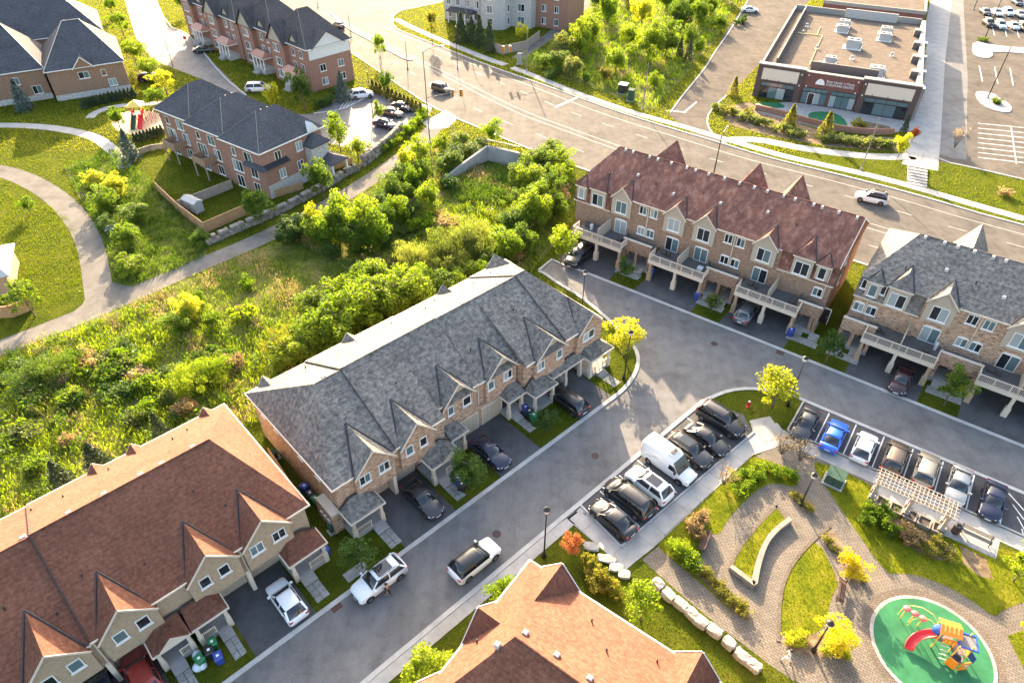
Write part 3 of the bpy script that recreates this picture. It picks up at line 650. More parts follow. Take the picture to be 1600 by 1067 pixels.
def gable(T, off, c, hw, yf, ez, az, yb, roofm, wallm, trim='trim_beige', over=0.28, flash=None, face_set=0.0, side=-1):
    """projecting gable: two roof slopes running back into the main roof, face and rake boards. side=-1 faces -y"""
    s = -side if side == 1 else 1
    def Y(y): return y
    d = over if side == -1 else -over
    th = 0.14; sl = (az - ez) / hw; ex = 0.12
    for sg in (-1, 1):
        e = (c + sg * (hw + ex), ez - ex * sl)
        m = MB(off); m.extr([(c, yf - d, az), (e[0], yf - d, e[1]), (e[0] + 0.0, yf - d, e[1] - th), (c, yf - d, az - th)], (0, yb - yf + d, 0))
        m.build('gable_roof', M(roofm), T)
        MB(off).beam((c, yf - d * 1.06, az - 0.08), (e[0], yf - d * 1.06, e[1] - 0.08), 0.05, 0.15).build('rake_board', M(trim), T)
    yw = yf + face_set * (1 if side == -1 else -1)
    MB(off).extr([(c - hw, yw, ez - 0.02), (c + hw, yw, ez - 0.02), (c, yw, az - th)], (0, (0.3 if side == -1 else -0.3), 0)).build('gable_wall', M(wallm), T)
    if flash:
        (yapex, yeave) = flash
        for sg in (-1, 1):
            MB(off).tube((c + sg * 0.02, yapex, az + 0.03), (c + sg * (hw + 0.0), yeave, ez + 0.08), 0.085, 0.085, 5).build('valley_flashing', M('metal_flash'), T)
def vents(T, off, pts, mat='vent_grey', s=(0.36, 0.36, 0.22)):
    me = None
    for (x, y, zz) in pts:
        if me is None:
            b = MB(); b.loft([[(-s[0] / 2, -s[1] / 2, -0.25), (s[0] / 2, -s[1] / 2, -0.25), (s[0] / 2, s[1] / 2, -0.25), (-s[0] / 2, s[1] / 2, -0.25)], [(-s[0] / 2, -s[1] / 2, s[2] * .6), (s[0] / 2, -s[1] / 2, s[2] * .6), (s[0] / 2, s[1] / 2, s[2] * .6), (-s[0] / 2, s[1] / 2, s[2] * .6)], [(-s[0] / 3, -s[1] / 3, s[2]), (s[0] / 3, -s[1] / 3, s[2]), (s[0] / 3, s[1] / 3, s[2]), (-s[0] / 3, s[1] / 3, s[2])]])
            me = b.mesh('roof_vent', M(mat))
        inst('roof_vent', me, T, (x - off[0], y - off[1], zz))
def pipes(T, off, pts):
    for (x, y, zz) in pts:
        MB(off).tube((x, y, zz - 0.1), (x, y, zz + 0.38), 0.07, 0.06, 6).build('vent_pipe', M('vent_dark'), T)
def railing(T, off, p0, p1, h, z0, mat='trim_white', step=0.16, post=1.6, name='railing'):
    p0 = Vector(p0); p1 = Vector(p1); L = (p1 - p0).length; d = (p1 - p0) / L; m = MB(off)
    P = lambda s, zz: (p0.x + d.x * s, p0.y + d.y * s, zz)
    m.beam(P(0, z0 + h), P(L, z0 + h), 0.09, 0.07); m.beam(P(0, z0 + 0.1), P(L, z0 + 0.1), 0.06, 0.05)
    n = max(1, int(L / step))
    for k in range(1, n): m.beam(P(L * k / n, z0 + 0.1), P(L * k / n, z0 + h), 0.035, 0.035)
    o = m.build(name, M(mat), T)
    k = max(1, round(L / post))
    for i in range(k + 1):
        MB(off).beam(P(L * i / k, z0), P(L * i / k, z0 + h + 0.06), 0.1, 0.1).build('rail_post', M(mat), o)
    return o
def garage_door(T, off, x0, x1, y, z1, z0=0.0, mat='garage_beige'):
    m = MB(off); h = (z1 - z0) / 4
    for r in range(4):
        n = 4; w = (x1 - x0) / n
        for k in range(n): m.box(x0 + w * k + 0.03, x0 + w * (k + 1) - 0.03, y - 0.05, y + 0.02, z0 + h * r + 0.02, z0 + h * (r + 1) - 0.02)
    m.box(x0, x1, y - 0.02, y + 0.04, z0, z1)
    d = m.build('garage_door', M(mat), T)
    f = MB(off); f.box(x0 - 0.12, x0, y - 0.07, y + 0.02, z0, z1 + 0.12).box(x1, x1 + 0.12, y - 0.07, y + 0.02, z0, z1 + 0.12).box(x0, x1, y - 0.07, y + 0.02, z1, z1 + 0.12)
    f.build('frame', M('trim_beige'), d); return d
def porch(T, off, x0, x1, yf, yb, roofm, z_e=2.75, z_r=3.55, hipl=1.0, hipr=1.0, cols=None, floor=True, steps=None, gab=None, ysteps=1.1, brickm='brick_blend'):
    m = MB(off)
    v = [(x0, yf, z_e), (x1, yf, z_e), (x1, yb, z_e), (x0, yb, z_e), (x0 + hipl, yb, z_r), (x1 - hipr, yb, z_r), (x0, yf, z_e - .12), (x1, yf, z_e - .12), (x1, yb, z_e - .12), (x0, yb, z_e - .12)]
    m.add(v, [(0, 1, 5, 4), (1, 2, 5), (2, 3, 4, 5), (3, 0, 4), (6, 7, 1, 0), (7, 8, 2, 1), (8, 9, 3, 2), (9, 6, 0, 3), (9, 8, 7, 6)])
    pr = m.build('porch_roof', M(roofm), T)
    g = MB(off); g.box(x0 - 0.08, x1 + 0.08, yf - 0.1, yf - 0.003, z_e - 0.17, z_e - 0.01); g.box(x0 - 0.1, x0 - 0.003, yf, yb, z_e - 0.17, z_e - 0.01); g.box(x1 + 0.003, x1 + 0.1, yf, yb, z_e - 0.17, z_e - 0.01)
    g.build('gutter', M('trim_beige'), pr)
    MB(off).path([(x0, yb - 0.03, z_e + 0.04), (x0 + hipl, yb - 0.06, z_r + 0.06), (x1 - hipr, yb - 0.06, z_r + 0.06), (x1, yb - 0.03, z_e + 0.04)], 0.06, 5).build('flashing', M('metal_flash'), pr)
    if gab:
        c, hw = gab
        for sg in (-1, 1): MB(off).extr([(c, yf - .05, z_e + hw * 0.85), (c + sg * hw, yf - .05, z_e - 0.02), (c + sg * hw, yf - .05, z_e - .12), (c, yf - .05, z_e + hw * .85 - .1)], (0, 1.0, 0)).build('gablet_roof', M(roofm), pr)
        MB(off).extr([(c - hw, yf - .02, z_e - .1), (c + hw, yf - .02, z_e - .1), (c, yf - .02, z_e + hw * .85 - .08)], (0, .06, 0)).build('gablet_face', M('trim_beige'), pr)
    if floor:
        MB(off).box(x0 + 0.12, x1 - 0.12, yf + 0.18, yb + 1.0, 0.0, 0.42).build('porch_floor', M('slab_grey'), T)
    for cx in (cols or (x0 + 0.3, x1 - 0.3)):
        c = MB(off); c.box(cx - 0.14, cx + 0.14, yf + 0.2, yf + 0.48, 0.4, z_e - 0.1); c.box(cx - 0.2, cx + 0.2, yf + 0.14, yf + 0.54, 0.0, 1.15)
        c.build('column', M('trim_beige'), T)
    if steps:
        a, b = steps
        for k in range(3): MB(off).box(a, b, yf + 0.18 - 0.3 * (k + 1), yf + 0.18 - 0.3 * k, 0.0, 0.42 - 0.13 * (k + 0.0) - 0.02).build('step', M('concrete'), T)
        ry = yf + 0.24
        if a - (x0 + 0.5) > 0.5: railing(T, off, (x0 + 0.45, ry), (a, ry), 0.85, 0.42, 'trim_beige', 0.14)
        if (x1 - 0.5) - b > 0.5: railing(T, off, (b, ry), (x1 - 0.45, ry), 0.85, 0.42, 'trim_beige', 0.14)
        # loose paving flags at the foot of the steps
        for i in range(3):
            for j in range(2):
                MB(off).box(a + (b - a) / 2 * j + 0.02, a + (b - a) / 2 * (j + 1) - 0.02, yf - 0.75 - 0.62 * (i + 1) + 0.02, yf - 0.75 - 0.62 * i - 0.02, 0.0, 0.03 + rnd.uniform(0, .008)).build('flag', M('slab_grey'), T)
    return pr
def door(T, off, x, y, z0=0.4, w=0.95, h=2.1, face='-y', mat='door_dark'):
    o = MB().box(-w / 2, w / 2, -0.06, 0.02, 0, h).build('door', M(mat), T, (x - off[0], y - off[1], z0), FACE[face])
    f = MB(); f.box(-w / 2 - .09, -w / 2, -.08, .02, 0, h + .09).box(w / 2, w / 2 + .09, -.08, .02, 0, h + .09).box(-w / 2, w / 2, -.08, .02, h, h + .09)
    f.build('frame', M('trim_white'), o); MB().box(w / 2 - .16, w / 2 - .1, -.12, -.061, 0.95, 1.1).build('handle', M('vent_grey'), o); return o
def downpipe(T, off, x, y, z0, z1, mat='trim_beige'):
    MB(off).box(x - 0.05, x + 0.05, y - 0.12, y - 0.02, z0, z1).build('downpipe', M(mat), T)

def row_block(name, label, secs, gabs, x0, x1, yb, ez, rz, roofm, brickm, hipL, hipR, fronts, pairs, porches, ystep=0.1, back_gabs=(), ventn=10):
    """two-storey townhouse row in frame FB. secs: roof break x's; fronts: (xa,xb,y upper wall)"""
    off = ((x0 + x1) / 2, fronts[0][2]); T = FB.thing(name, label, 'house row', *off)
    gy = 37.1
    w = MB(off)
    for xa, xb, yf in fronts:
        w.box(xa, xb, yf + 0.32, yb, 2.85, ez - 0.12)
    w.build('upper_wall', M(brickm), T)
    MB(off).box(x0 + 0.002, x1 - 0.002, gy, yb - 0.002, 0.0, 2.85).build('ground_wall', M(brickm), T)
    cuts = sorted(set([x0 - 0.3, x1 + 0.3] + list(secs) + [f[1] for f in fronts[:-1]]))
    zs = [0.0, 0.14, 0.05, 0.16, 0.0]; ymid = (fronts[0][2] + 0.02 + yb + 0.35) / 2; k_ = 0
    dzs = []
    def eave_y(x): return [f[2] for f in fronts if f[0] - 0.31 <= x <= f[1] + 0.31][0] + 0.02
    for i in range(len(cuts) - 1):
        xa, xb = cuts[i], cuts[i + 1]; yf0 = eave_y((xa + xb) / 2)
        hl = hipL if i == 0 else 0.0; hr = hipR if i == len(cuts) - 2 else 0.0
        if xa in secs: k_ += 1
        dz = zs[k_ % len(zs)]; dzs.append((xa, xb, dz))
        m = MB(off); hip_roof(m, xa, xb, yf0, yb + 0.35, ez + dz, rz + dz, hl, hr, 0.16, ymid); r = m.build('roof', M(roofm), T)
        if xa in secs: MB(off).path([(xa + .03, yf0, ez + dz + .04), (xa + .03, ymid, rz + dz + .04), (xa + .03, yb + .35, ez + dz + .04)], 0.05, 5).build('edge_flashing', M('metal_flash'), r)
        MB(off).box(xa - (0.02 if i else .1), xb + (.0 if hr == 0 else .1), yf0 - 0.11, yf0 - 0.004, ez + dz - 0.17, ez + dz - 0.02).build('gutter', M('trim_beige'), r)
        MB(off).box(xa, xb, yb + 0.354, yb + 0.46, ez + dz - 0.17, ez + dz - 0.02).build('gutter', M('trim_beige'), r)
        if hl > 0: MB(off).box(xa - .11, xa - .004, yf0 - .1, yb + .45, ez + dz - .172, ez + dz - .018).build('gutter', M('trim_beige'), r)
        if hr > 0: MB(off).box(xb + .004, xb + .11, yf0 - .1, yb + .45, ez + dz - .172, ez + dz - .018).build('gutter', M('trim_beige'), r)
        MB(off).tube((xa + hl, ymid, rz + dz + 0.02), (xb - hr, ymid, rz + dz + 0.02), 0.07, 0.07, 6).build('ridge_cap', M(roofm), r)
    ym = ymid
    for (c, hw, az, kind) in gabs:
        yf0 = eave_y(c); sl = (rz - ez) / (ym - yf0); yw = yf0 - 0.13
        dz = [q[2] for q in dzs if q[0] <= c <= q[1]][0]; yapex = yf0 + (az - ez - dz) / sl
        gable(T, off, c, hw, yw, ez - 0.02, az, yapex + 0.5, roofm, 'siding_beige' if kind == 's' else brickm, flash=(yapex, yf0 + 0.02), face_set=0.35 if kind == 's' else 0.0)
        MB(off).box(c - hw + .004, c + hw - .004, yw + .002, yw + 0.5, 2.852, ez - 0.02).build('bay_wall', M(brickm), T)
        if kind == 's':
            MB(off).extr([(c - hw + .1, yw + .36, ez + .5), (c - hw + .1, yw - .18, ez + .0), (c - hw + .1, yw + .36, ez - .04)], (hw * 1.9, 0, 0)).build('skirt_roof', M(roofm), T)
    yf0 = eave_y(x0); sl = (rz - ez) / (ym - yf0)
    for (c, hw, az) in back_gabs:
        yapex = yb + .35 - (az - ez) / sl
        gable(T, off, c, hw, yb + 0.03, ez - .02, az, yapex - 0.5, roofm, brickm, side=1)
    for p in pairs:      # party wall with garages either side
        d = p['div']; yw = p['y']
        if p.get('wall', True): MB(off).box(d - 0.17, d + 0.17, yw + 0.1, gy - 0.01, 0.0, 2.84).build('party_wall', M('trim_beige'), T)
        for sg in (-1, 1):
            a, b = sorted((d + sg * 0.35, d + sg * 2.75)); garage_door(T, off, a, b, gy - 0.03 if p.get('gy') is None else p['gy'], 2.25)
        downpipe(T, off, d + .1, yw + 0.3, 2.9, ez - .2)
        for (wx, ww, n) in p['wins']:
            win(T, off, wx, yw - 0.12, 4.42, ww, 1.1, '-y', n)
    for q in porches:
        q = dict(q); dx = q.pop('door', None); porch(T, off, roofm=roofm, **q)
        if dx: door(T, off, dx, gy - 0.02)
    n = ventn
    vx = [x0 + hipL + 0.6 + (x1 - x0 - hipL - hipR - 1.2) * (k + rnd.uniform(-.2, .2)) / (n - 1) for k in range(n)]
    vents(T, off, [(x, ym + 0.55, rz - 0.55 * sl + 0.02) for x in vx], s=(0.42, 0.3, 0.16))
    px = [x0 + 2.5 + (x1 - x0 - 5) * (k + rnd.random()) / 7 for k in range(7)]
    pipes(T, off, [(x, yf0 + dd, ez + dd * sl) for x, dd in zip(px, [2.2, 4.5, 2.6, 3.8, 2.4, 5.0, 3.0])])
    pipes(T, off, [(x + 1.1, yb - dd, ez + (dd + .35) * sl) for x, dd in zip(px, [1.5, 2.2, 1.8, 2.6, 1.6, 2.4, 2.0])])
    return T, off
plain('siding_beige', (0.46, 0.40, 0.32), 0.8)
# ---- middle row, grey roof
TM, oM = row_block('townhouse_row', 'brick townhouse row with mottled grey shingle roof at the street corner', (19.35, 30.2, 41.0),
    [(17.0, 2.0, 8.0, 'b'), (21.6, 1.9, 8.0, 'b'), (27.45, 1.95, 8.05, 's'), (33.0, 2.05, 8.1, 's'), (38.7, 2.2, 8.1, 's'), (44.75, 1.95, 7.9, 'b')],
    13.2, 46.4, 51.0, 5.9, 10.15, 'shingle_grey', 'brick_blend', 3.9, 4.2,
    [(13.2, 24.9, 35.75), (24.9, 35.3, 37.05), (35.3, 46.4, 35.75)],
    [dict(div=18.85, y=35.75, wins=[(15.9, 1.12, 2), (17.9, 1.12, 2), (20.65, .82, 1), (22.2, .82, 1)]),
     dict(div=30.1, y=37.05, wall=False, wins=[(26.45, .72, 1), (28.45, 1.0, 1), (31.6, .8, 1), (33.85, 1.15, 2)]),
     dict(div=40.9, y=35.75, wins=[(37.3, 1.0, 2), (40.0, .8, 1), (44.55, 1.75, 2)])],
    [dict(x0=13.1, x1=16.5, yf=34.0, yb=35.9, steps=(15.0, 16.2), door=14.5), dict(x0=21.8, x1=25.1, yf=34.0, yb=35.9, gab=(24.0, 1.15), steps=(22.4, 23.5), door=23.0),
     dict(x0=25.2, x1=27.3, yf=35.5, yb=37.2, hipl=.1, hipr=.8, floor=True, door=26.2), dict(x0=32.7, x1=35.1, yf=35.5, yb=37.2, steps=(33.2, 34.2), hipr=.15, door=33.6),
     dict(x0=35.2, x1=38.4, yf=34.2, yb=35.9, hipr=1.0, door=36.4), dict(x0=38.6, x1=43.4, yf=35.0, yb=35.9, hipl=.1, hipr=.1, z_r=3.2, floor=False, cols=(38.75, 40.9, 43.25)),
     dict(x0=43.5, x1=47.1, yf=34.0, yb=35.9, hipl=.6, steps=(44.6, 45.8), door=45.0)],
    back_gabs=((14.9, .75, 6.9), (24.4, 1.0, 7.0), (37.0, .9, 7.0), (45.0, 1.7, 7.6)))
for yy in (39.0, 42.0, 46.5, 49.0):
    win(TM, oM, 13.2, yy, 4.3, 0.8, 1.1, '-x', 1, 'pane_dark')
MB(oM).box(12.3, 13.2, 35.95, 38.8, 0.0, 2.3).build('meter_bay', M('brick_blend'), TM); MB(oM).box(12.35, 13.19, 36.0, 38.7, 2.3, 2.5).build('meter_hood', M('trim_beige'), TM)
for k in range(3): MB(oM).box(12.15, 12.3, 36.4 + .6 * k, 36.75 + .6 * k, 1.2, 1.6).build('meter', M('vent_grey'), TM)
# ---- left row, brown roof
TL, oL = row_block('townhouse_row', 'tan brick townhouse row with brown shingle roof and four steep front gables', (-6.15,),
    [(6.83, 2.0, 8.0, 'b'), (2.43, 1.95, 8.0, 'b'), (-3.8, 1.95, 8.0, 'b'), (-8.38, 1.95, 8.0, 'b')],
    -17.0, 10.4, 50.9, 5.9, 10.15, 'shingle_brown', 'brick_tan', 0.0, 3.6, [(-17.0, 10.4, 35.75)],
    [dict(div=4.6, y=35.75, wins=[(1.65, .85, 1), (3.15, .85, 1), (5.85, 1.12, 2), (7.75, 1.12, 2)]), dict(div=-6.15, y=35.75, wins=[(-4.55, .9, 1), (-2.95, .9, 1), (-9.2, .9, 1), (-7.5, .9, 1)])],
    [dict(x0=7.25, x1=10.65, yf=33.95, yb=35.85, steps=(7.7, 8.9), door=8.6, hipl=1.0, hipr=1.1), dict(x0=-0.75, x1=2.1, yf=34.1, yb=35.85, hipl=.1, steps=(0.7, 1.7), door=1.1), dict(x0=-3.6, x1=-0.82, yf=34.1, yb=35.85, hipr=.1, gab=(-2.1, 1.2), steps=(-3.1, -2.0), door=-2.4)],
    back_gabs=((8.9, .75, 6.9), (2.4, .8, 6.9), (-0.8, .8, 6.9)))
for yy in (40.0, 46.0): win(TL, oL, 10.4, yy, 4.3, .8, 1.1, '+x', 1, 'pane_dark')
# ---- bottom row, seen from its end hip
FC = Frame(144.0)
def bottom_row():
    # own grid: x along the ridge towards the street end, y away from the park
    xe, ay, hwid, ez, rz = 15.6, -16.8, 7.1, 5.9, 10.0
    off = (xe - 10, ay); T = FC.thing('townhouse_row', 'brown roofed house row whose hipped end faces the street, dormers along its eaves', 'house row', *off)
    MB(off).box(xe - 34, xe - 0.4, ay - hwid + .4, ay + hwid - .4, 0, ez - 0.1).build('wall', M('brick_tan'), T)
    m = MB(off); hip_roof(m, xe - 34, xe, ay - hwid, ay + hwid, ez, rz, 3.7, 3.7); r = m.build('roof', M('shingle_brown'), T)
    g = MB(off)
    g.box(xe + .004, xe + .12, ay - hwid - .1, ay + hwid + .1, ez - .17, ez - .02).box(xe - 34, xe, ay - hwid - .12, ay - hwid - .004, ez - .17, ez - .02).box(xe - 34, xe, ay + hwid + .004, ay + hwid + .12, ez - .17, ez - .02)
    g.build('gutter', M('trim_white'), r)
    MB(off).tube((xe - 30, ay, rz + .02), (xe - 3.7, ay, rz + .02), .08, .08, 6).build('ridge_cap', M('shingle_brown'), r)
    return T, off, xe, ay, hwid, ez, rz
TB, oB, bxe, bay, bhw, bez, brz = bottom_row()
bsl = (brz - bez) / bhw
def side_gable(T, off, c, hw, plane, ez, az, depth, roofm, axis, sign):
    """pyramid-fronted dormer on an eave; axis 'x' or 'y' is its outward direction"""
    def P(a, o, zz): return (plane + sign * o, c + a, zz) if axis == 'x' else (c + a, plane + sign * o, zz)
    for sg in (-1, 1):
        pts = [P(0, 0.25, az), P(sg * (hw + .2), 0.25, ez - .15), P(sg * (hw + .2), -depth, ez - .15), P(0, -depth, az)]
        m = MB(off); m.extr(pts, (0, 0, -0.14)); m.build('dormer_roof', M(roofm), T)
        MB(off).beam(P(0, .27, az - .07), P(sg * (hw + .2), .27, ez - .22), .06, .2).build('rake_board', M('trim_white'), T)
    m = MB(off); m.extr([P(-hw, .05, ez - .2), P(hw, .05, ez - .2), P(0, .05, az - .16)], (0.2 * (-sign if axis == 'x' else 0), 0.2 * (-sign if axis == 'y' else 0), 0)); m.build('gable_wall', M('brick_tan'), T)
side_gable(TB, oB, -17.8, 1.75, bxe - .1, bez, bez + 2.0, 2.2, 'shingle_brown', 'x', 1)
side_gable(TB, oB, -11.6, 1.75, bxe - .1, bez, bez + 2.0, 2.2, 'shingle_brown', 'x', 1)
for xx in (12.9, 2.0, -8.0):
    side_gable(TB, oB, xx, 1.5, bay - bhw + .1, bez, bez + 2.0, 3.6, 'shingle_brown', 'y', -1)
    side_gable(TB, oB, xx, 1.5, bay + bhw - .1, bez, bez + 2.0, 3.6, 'shingle_brown', 'y', 1)
vents(TB, oB, [(bxe - 4.0 - 2.4 * k, bay - .75, brz - .75 * bsl) for k in range(6)], s=(.36, .36, .24))
vents(TB, oB, [(bxe - 3.0, bay + .9, brz - .5)], s=(.36, .36, .24))
pipes(TB, oB, [(bxe - 6.5, bay - 5.2, brz - 5.2 * bsl), (bxe - 11.4, bay - 5.4, brz - 5.4 * bsl), (bxe - 8.5, bay - 3.6, brz - 3.6 * bsl), (bxe - 1.0, bay + .6, bez + 1.1)])
# ---------------------------------------------------------------- balcony rows (three storeys, frame FA)
def balcony_row(name, label, x0, x1, pairs, gabs, mans, mir, roofm, brickm, hipL, hipR, gableR=False, rear=()):
    yw, yb, ez, rz, ry = 73.75, 86.0, 8.55, 12.15, 79.85
    off = ((x0 + x1) / 2, yw); T = FA.thing(name, label, 'house row', *off)
    ml = x0 + mans[0] if mans[0] else x0; mr = x1 - mans[1] if mans[1] else x1
    w = MB(off); w.box(ml, mr, yw, yb, 3.0, ez - 0.1)
    if mans[0]: w.box(x0, ml, yw, yb, 3.0, 6.0); w.box(x0 + .002, ml, yw + 1.3, yb - .3, 6.0, ez)
    if mans[1]: w.box(mr, x1, yw, yb, 3.0, 6.0); w.box(mr, x1 - .002, yw + 1.3, yb - .3, 6.0, ez)
    w.build('wall', M(brickm), T)
    MB(off).box(x0 + .003, x1 - .003, yw + 0.35, yb - .003, 0.0, 3.0).build('ground_wall', M(brickm), T)
    m = MB(off); yf = yw - 0.18; ybk = yb + .3
    v = [(x0 - .15, yf, ez), (x1 + .15, yf, ez), (x1 + .15, ybk, ez), (x0 - .15, ybk, ez), (x0 - .15 + hipL, ry, rz), (x1 + .15 - hipR, ry, rz)]
    v += [(p[0], p[1], p[2] - .15) for p in v[:4]]
    m.add(v, [(0, 1, 5, 4), (1, 2, 5), (2, 3, 4, 5), (3, 0, 4), (6, 7, 1, 0), (7, 8, 2, 1), (8, 9, 3, 2), (9, 6, 0, 3), (9, 8, 7, 6)])
    r = m.build('roof', M(roofm), T)
    MB(off).tube((x0 + hipL, ry, rz + .02), (x1 - hipR, ry, rz + .02), .07, .07, 6).build('ridge_cap', M(roofm), r)
    if gableR:
        MB(off).extr([(x1 - .02, yw, ez - .1), (x1 - .02, yb, ez - .1), (x1 - .02, ry, rz - .18)], (-.2, 0, 0)).build('gable_wall', M(brickm), T)
        for ye in (yf, ybk): MB(off).beam((x1 + .2, ry, rz - .05), (x1 + .2, ye, ez - .05), .08, .24).build('rake_board', M('trim_beige'), T)
    sl = (rz - ez) / (ry - yf)
    MB(off).box(ml, mr, yf - .1, yf - .003, ez - .16, ez - .01).build('gutter', M('trim_beige'), r)
    # mansard ends
    for (a, b, on) in ((x0, ml, mans[0]), (mr, x1, mans[1])):
        if not on: continue
        l = a - (0.2 if a == x0 else 0); rr = b + (0.2 if b == x1 else 0)
        mm = MB(off); mm.add([(l, yw - .18, 6.0), (rr, yw - .18, 6.0), (rr, yw + .55, ez + .02), (l, yw + .55, ez + .02), (l, yw + 1.4, 6.0), (rr, yw + 1.4, 6.0), (rr, yw + 1.4, ez), (l, yw + 1.4, ez)],
                              [(0, 1, 2, 3), (0, 4, 5, 1), (3, 2, 6, 7), (1, 5, 6, 2), (0, 3, 7, 4), (4, 7, 6, 5)])
        mn = mm.build('mansard', M(roofm), T)
        MB(off).box(l, rr, yw - .28, yw - .183, 5.86, 6.0).build('gutter', M('trim_beige'), mn)
        big, small = (((a + b) / 2 + .75, 1.7), ((a + b) / 2 - 1.85, .85)) if on > 0 and a == x0 else (((a + b) / 2 - .55, 1.7), ((a + b) / 2 + 1.75, .85))
        for (c, ww), zz, hh, bt, at in ((big, 6.15, 1.7, 8.5, 10.1), (small, 6.5, 1.5, 8.3, 9.3)):
            hw = ww / 2 + .3
            d = MB(off); d.box(c - hw, c + hw, yw - .22, yw + 1.2, zz - .15, bt); d.build('dormer', M('stucco'), T)
            ya = yw - .38 + (at - bt) * .75; yk = yf + (at - ez) / ((rz - ez) / (ry - yf)) + .3
            rf = MB(off); rf.add([(c - hw - .15, yw - .38, bt), (c + hw + .15, yw - .38, bt), (c + hw + .15, yk, bt), (c - hw - .15, yk, bt), (c, ya, at), (c, yk, at)], [(0, 1, 4), (1, 2, 5, 4), (2, 3, 5), (3, 0, 4, 5), (3, 2, 1, 0)])
            rf.build('dormer_roof', M(roofm), T)
            MB(off).box(c - hw - .17, c + hw + .17, yw - .45, yw - .383, bt - .12, bt + .02).build('fascia', M('trim_beige'), T)
            for sg in (-1, 1): MB(off).tube((c + sg * (hw + .12), yf + max(0, (bt - ez)) / ((rz - ez) / (ry - yf)) + .02, max(bt, ez) + .06), (c, yk - .3, at + .04), .07, .07, 5).build('valley_flashing', M('metal_flash'), T)
            win(T, off, c, yw - .225, zz, ww, hh, '-y', 2 if ww > 1 else 1)
    for c in gabs:
        az = 10.05; yap = yf + (az - ez) / sl
        gable(T, off, c, 1.5, yw - .3, ez - .1, az, yap + .5, roofm, 'stucco', over=.22, flash=(yap, yf))
        MB(off).box(c - 1.42, c + 1.42, yw - .3, yw + .05, 5.85, ez - .08).build('bay_panel', M('stucco'), T)
        win(T, off, c + .02, yw - .31, 6.28, 1.65, 1.72, '-y', 2)
        win(T, off, c + .1, yw - .01, 3.12, 1.8, 1.95, '-y', 2, arch=True, sill=False, name='patio_door')
    for c in mir:
        downpipe(T, off, c, yw, 3.9, ez - .2)
        for sg in (-1, 1):
            if not (x0 + .5 < c + sg * .75 < x1 - .5): continue
            win(T, off, c + sg * .78, yw - .01, 7.0, 1.05, 1.2, '-y', 2)
            win(T, off, c + sg * .68, yw - .01, 4.0, 1.1, 1.12, '-y', 2, arch=True)
            # entry vestibule halves below
        a, b = max(x0 - .1, c - 2.05), min(x1 + .1, c + 2.05)
        ev = MB(off); ev.box(a, b, 71.6, 71.9, 2.35, 3.95)
        for xx in (a, c - .2, b - .4): ev.box(xx, xx + .4, 71.602, 72.2, 0, 2.35)
        ev.box(a, a + .3, 71.9, yw + .34, 2.35, 3.0).box(b - .3, b, 71.9, yw + .34, 2.35, 3.0)
        e = ev.build('entry_porch', M(brickm), T)
        MB(off).box(a + .3, b - .3, 71.9, yw - .004, 2.9, 3.02).build('terrace', M('deck_dark'), T)
        MB(off).box(a + .05, b - .05, 71.5, yw + .3, 0, .5).build('porch_floor', M('slab_grey'), T)
        MB(off).box(a - .03, b + .03, 71.57, 71.93, 3.95, 4.03).build('coping', M('trim_beige'), T)
        for k in range(3):
            for sg in (-1, 1):
                MB(off).box(c + sg * .95 - .55, c + sg * .95 + .55, 71.5 - .3 * (k + 1), 71.5 - .3 * k, 0, .5 - .15 * k - .02).build('step', M('concrete'), T)
        for sg in (-1, 1): door(T, off, c + sg * .95, yw + .33, .5)
        MB(off).box(c - 1.75, c + 1.75, 69.3, 70.55, 0, .03).build('walk', M('slab_grey'), T)
        # planters along the terrace
        MB(off).box(a + .5, b - .5, 72.0, 72.6, 3.02, 3.42).build('planter_box', M('roof_edge_dark'), T)
    for (c, hw) in pairs:
        a, b = c - hw, c + hw
        dk = MB(off).box(a, b, 70.0, yw - .003, 2.95, 3.14).build('balcony_deck', M('deck_dark'), T)
        MB(off).box(a - .05, b + .05, 69.9, 69.997, 2.75, 3.2).build('fascia', M('trim_beige'), dk)
        railing(T, off, (a, 70.05), (b, 70.05), .95, 3.14, 'trim_beige', .15, 1.5, 'balcony_railing')
        railing(T, off, (a + .03, 70.1), (a + .03, 71.6), .95, 3.14, 'trim_beige', .15, 1.5, 'balcony_railing')
        railing(T, off, (b - .03, 70.1), (b - .03, 71.6), .95, 3.14, 'trim_beige', .15, 1.5, 'balcony_railing')
        MB(off).box(c - .06, c + .06, 70.2, yw - .01, 3.14, 4.9).build('privacy_screen', M('stucco'), T)
        for xx in (a + .25, c, b - .25):
            p = MB(off); p.box(xx - .28, xx + .28, 70.05, 70.6, 0, 1.25); p.box(xx - .17, xx + .17, 70.14, 70.48, 1.25, 2.95)
            p.build('pillar', M('trim_beige' if xx == c else 'brick_tan'), T)
        for sg in (-1, 1):
            p0, p1 = sorted((c + sg * .45, c + sg * 3.0)); garage_door(T, off, p0, p1, yw + .3, 2.3)
        for q_ in ((a + .6, a + 1.3, 72.2, 73.0, 3.14, 3.6), (a + 1.5, a + 1.9, 72.0, 72.4, 3.14, 3.95), (b - 1.6, b - .9, 71.6, 72.3, 3.14, 3.55), (b - .7, b - .4, 72.6, 73.2, 3.14, 4.0)):
            MB(off).box(*q_).build('balcony_chair', M(rnd.choice(['furniture_dark', 'furniture_dark', 'furniture_light'])), T, bevel=.06)
    n = int((x1 - x0) / 1.9)
    vents(T, off, [(x0 + hipL + .7 + (x1 - x0 - hipL - hipR - 1.4) * (k + rnd.uniform(-.25, .25)) / (n - 1), ry - .3, rz - .3 * sl + .02) for k in range(n)], s=(.3, .3, .26))
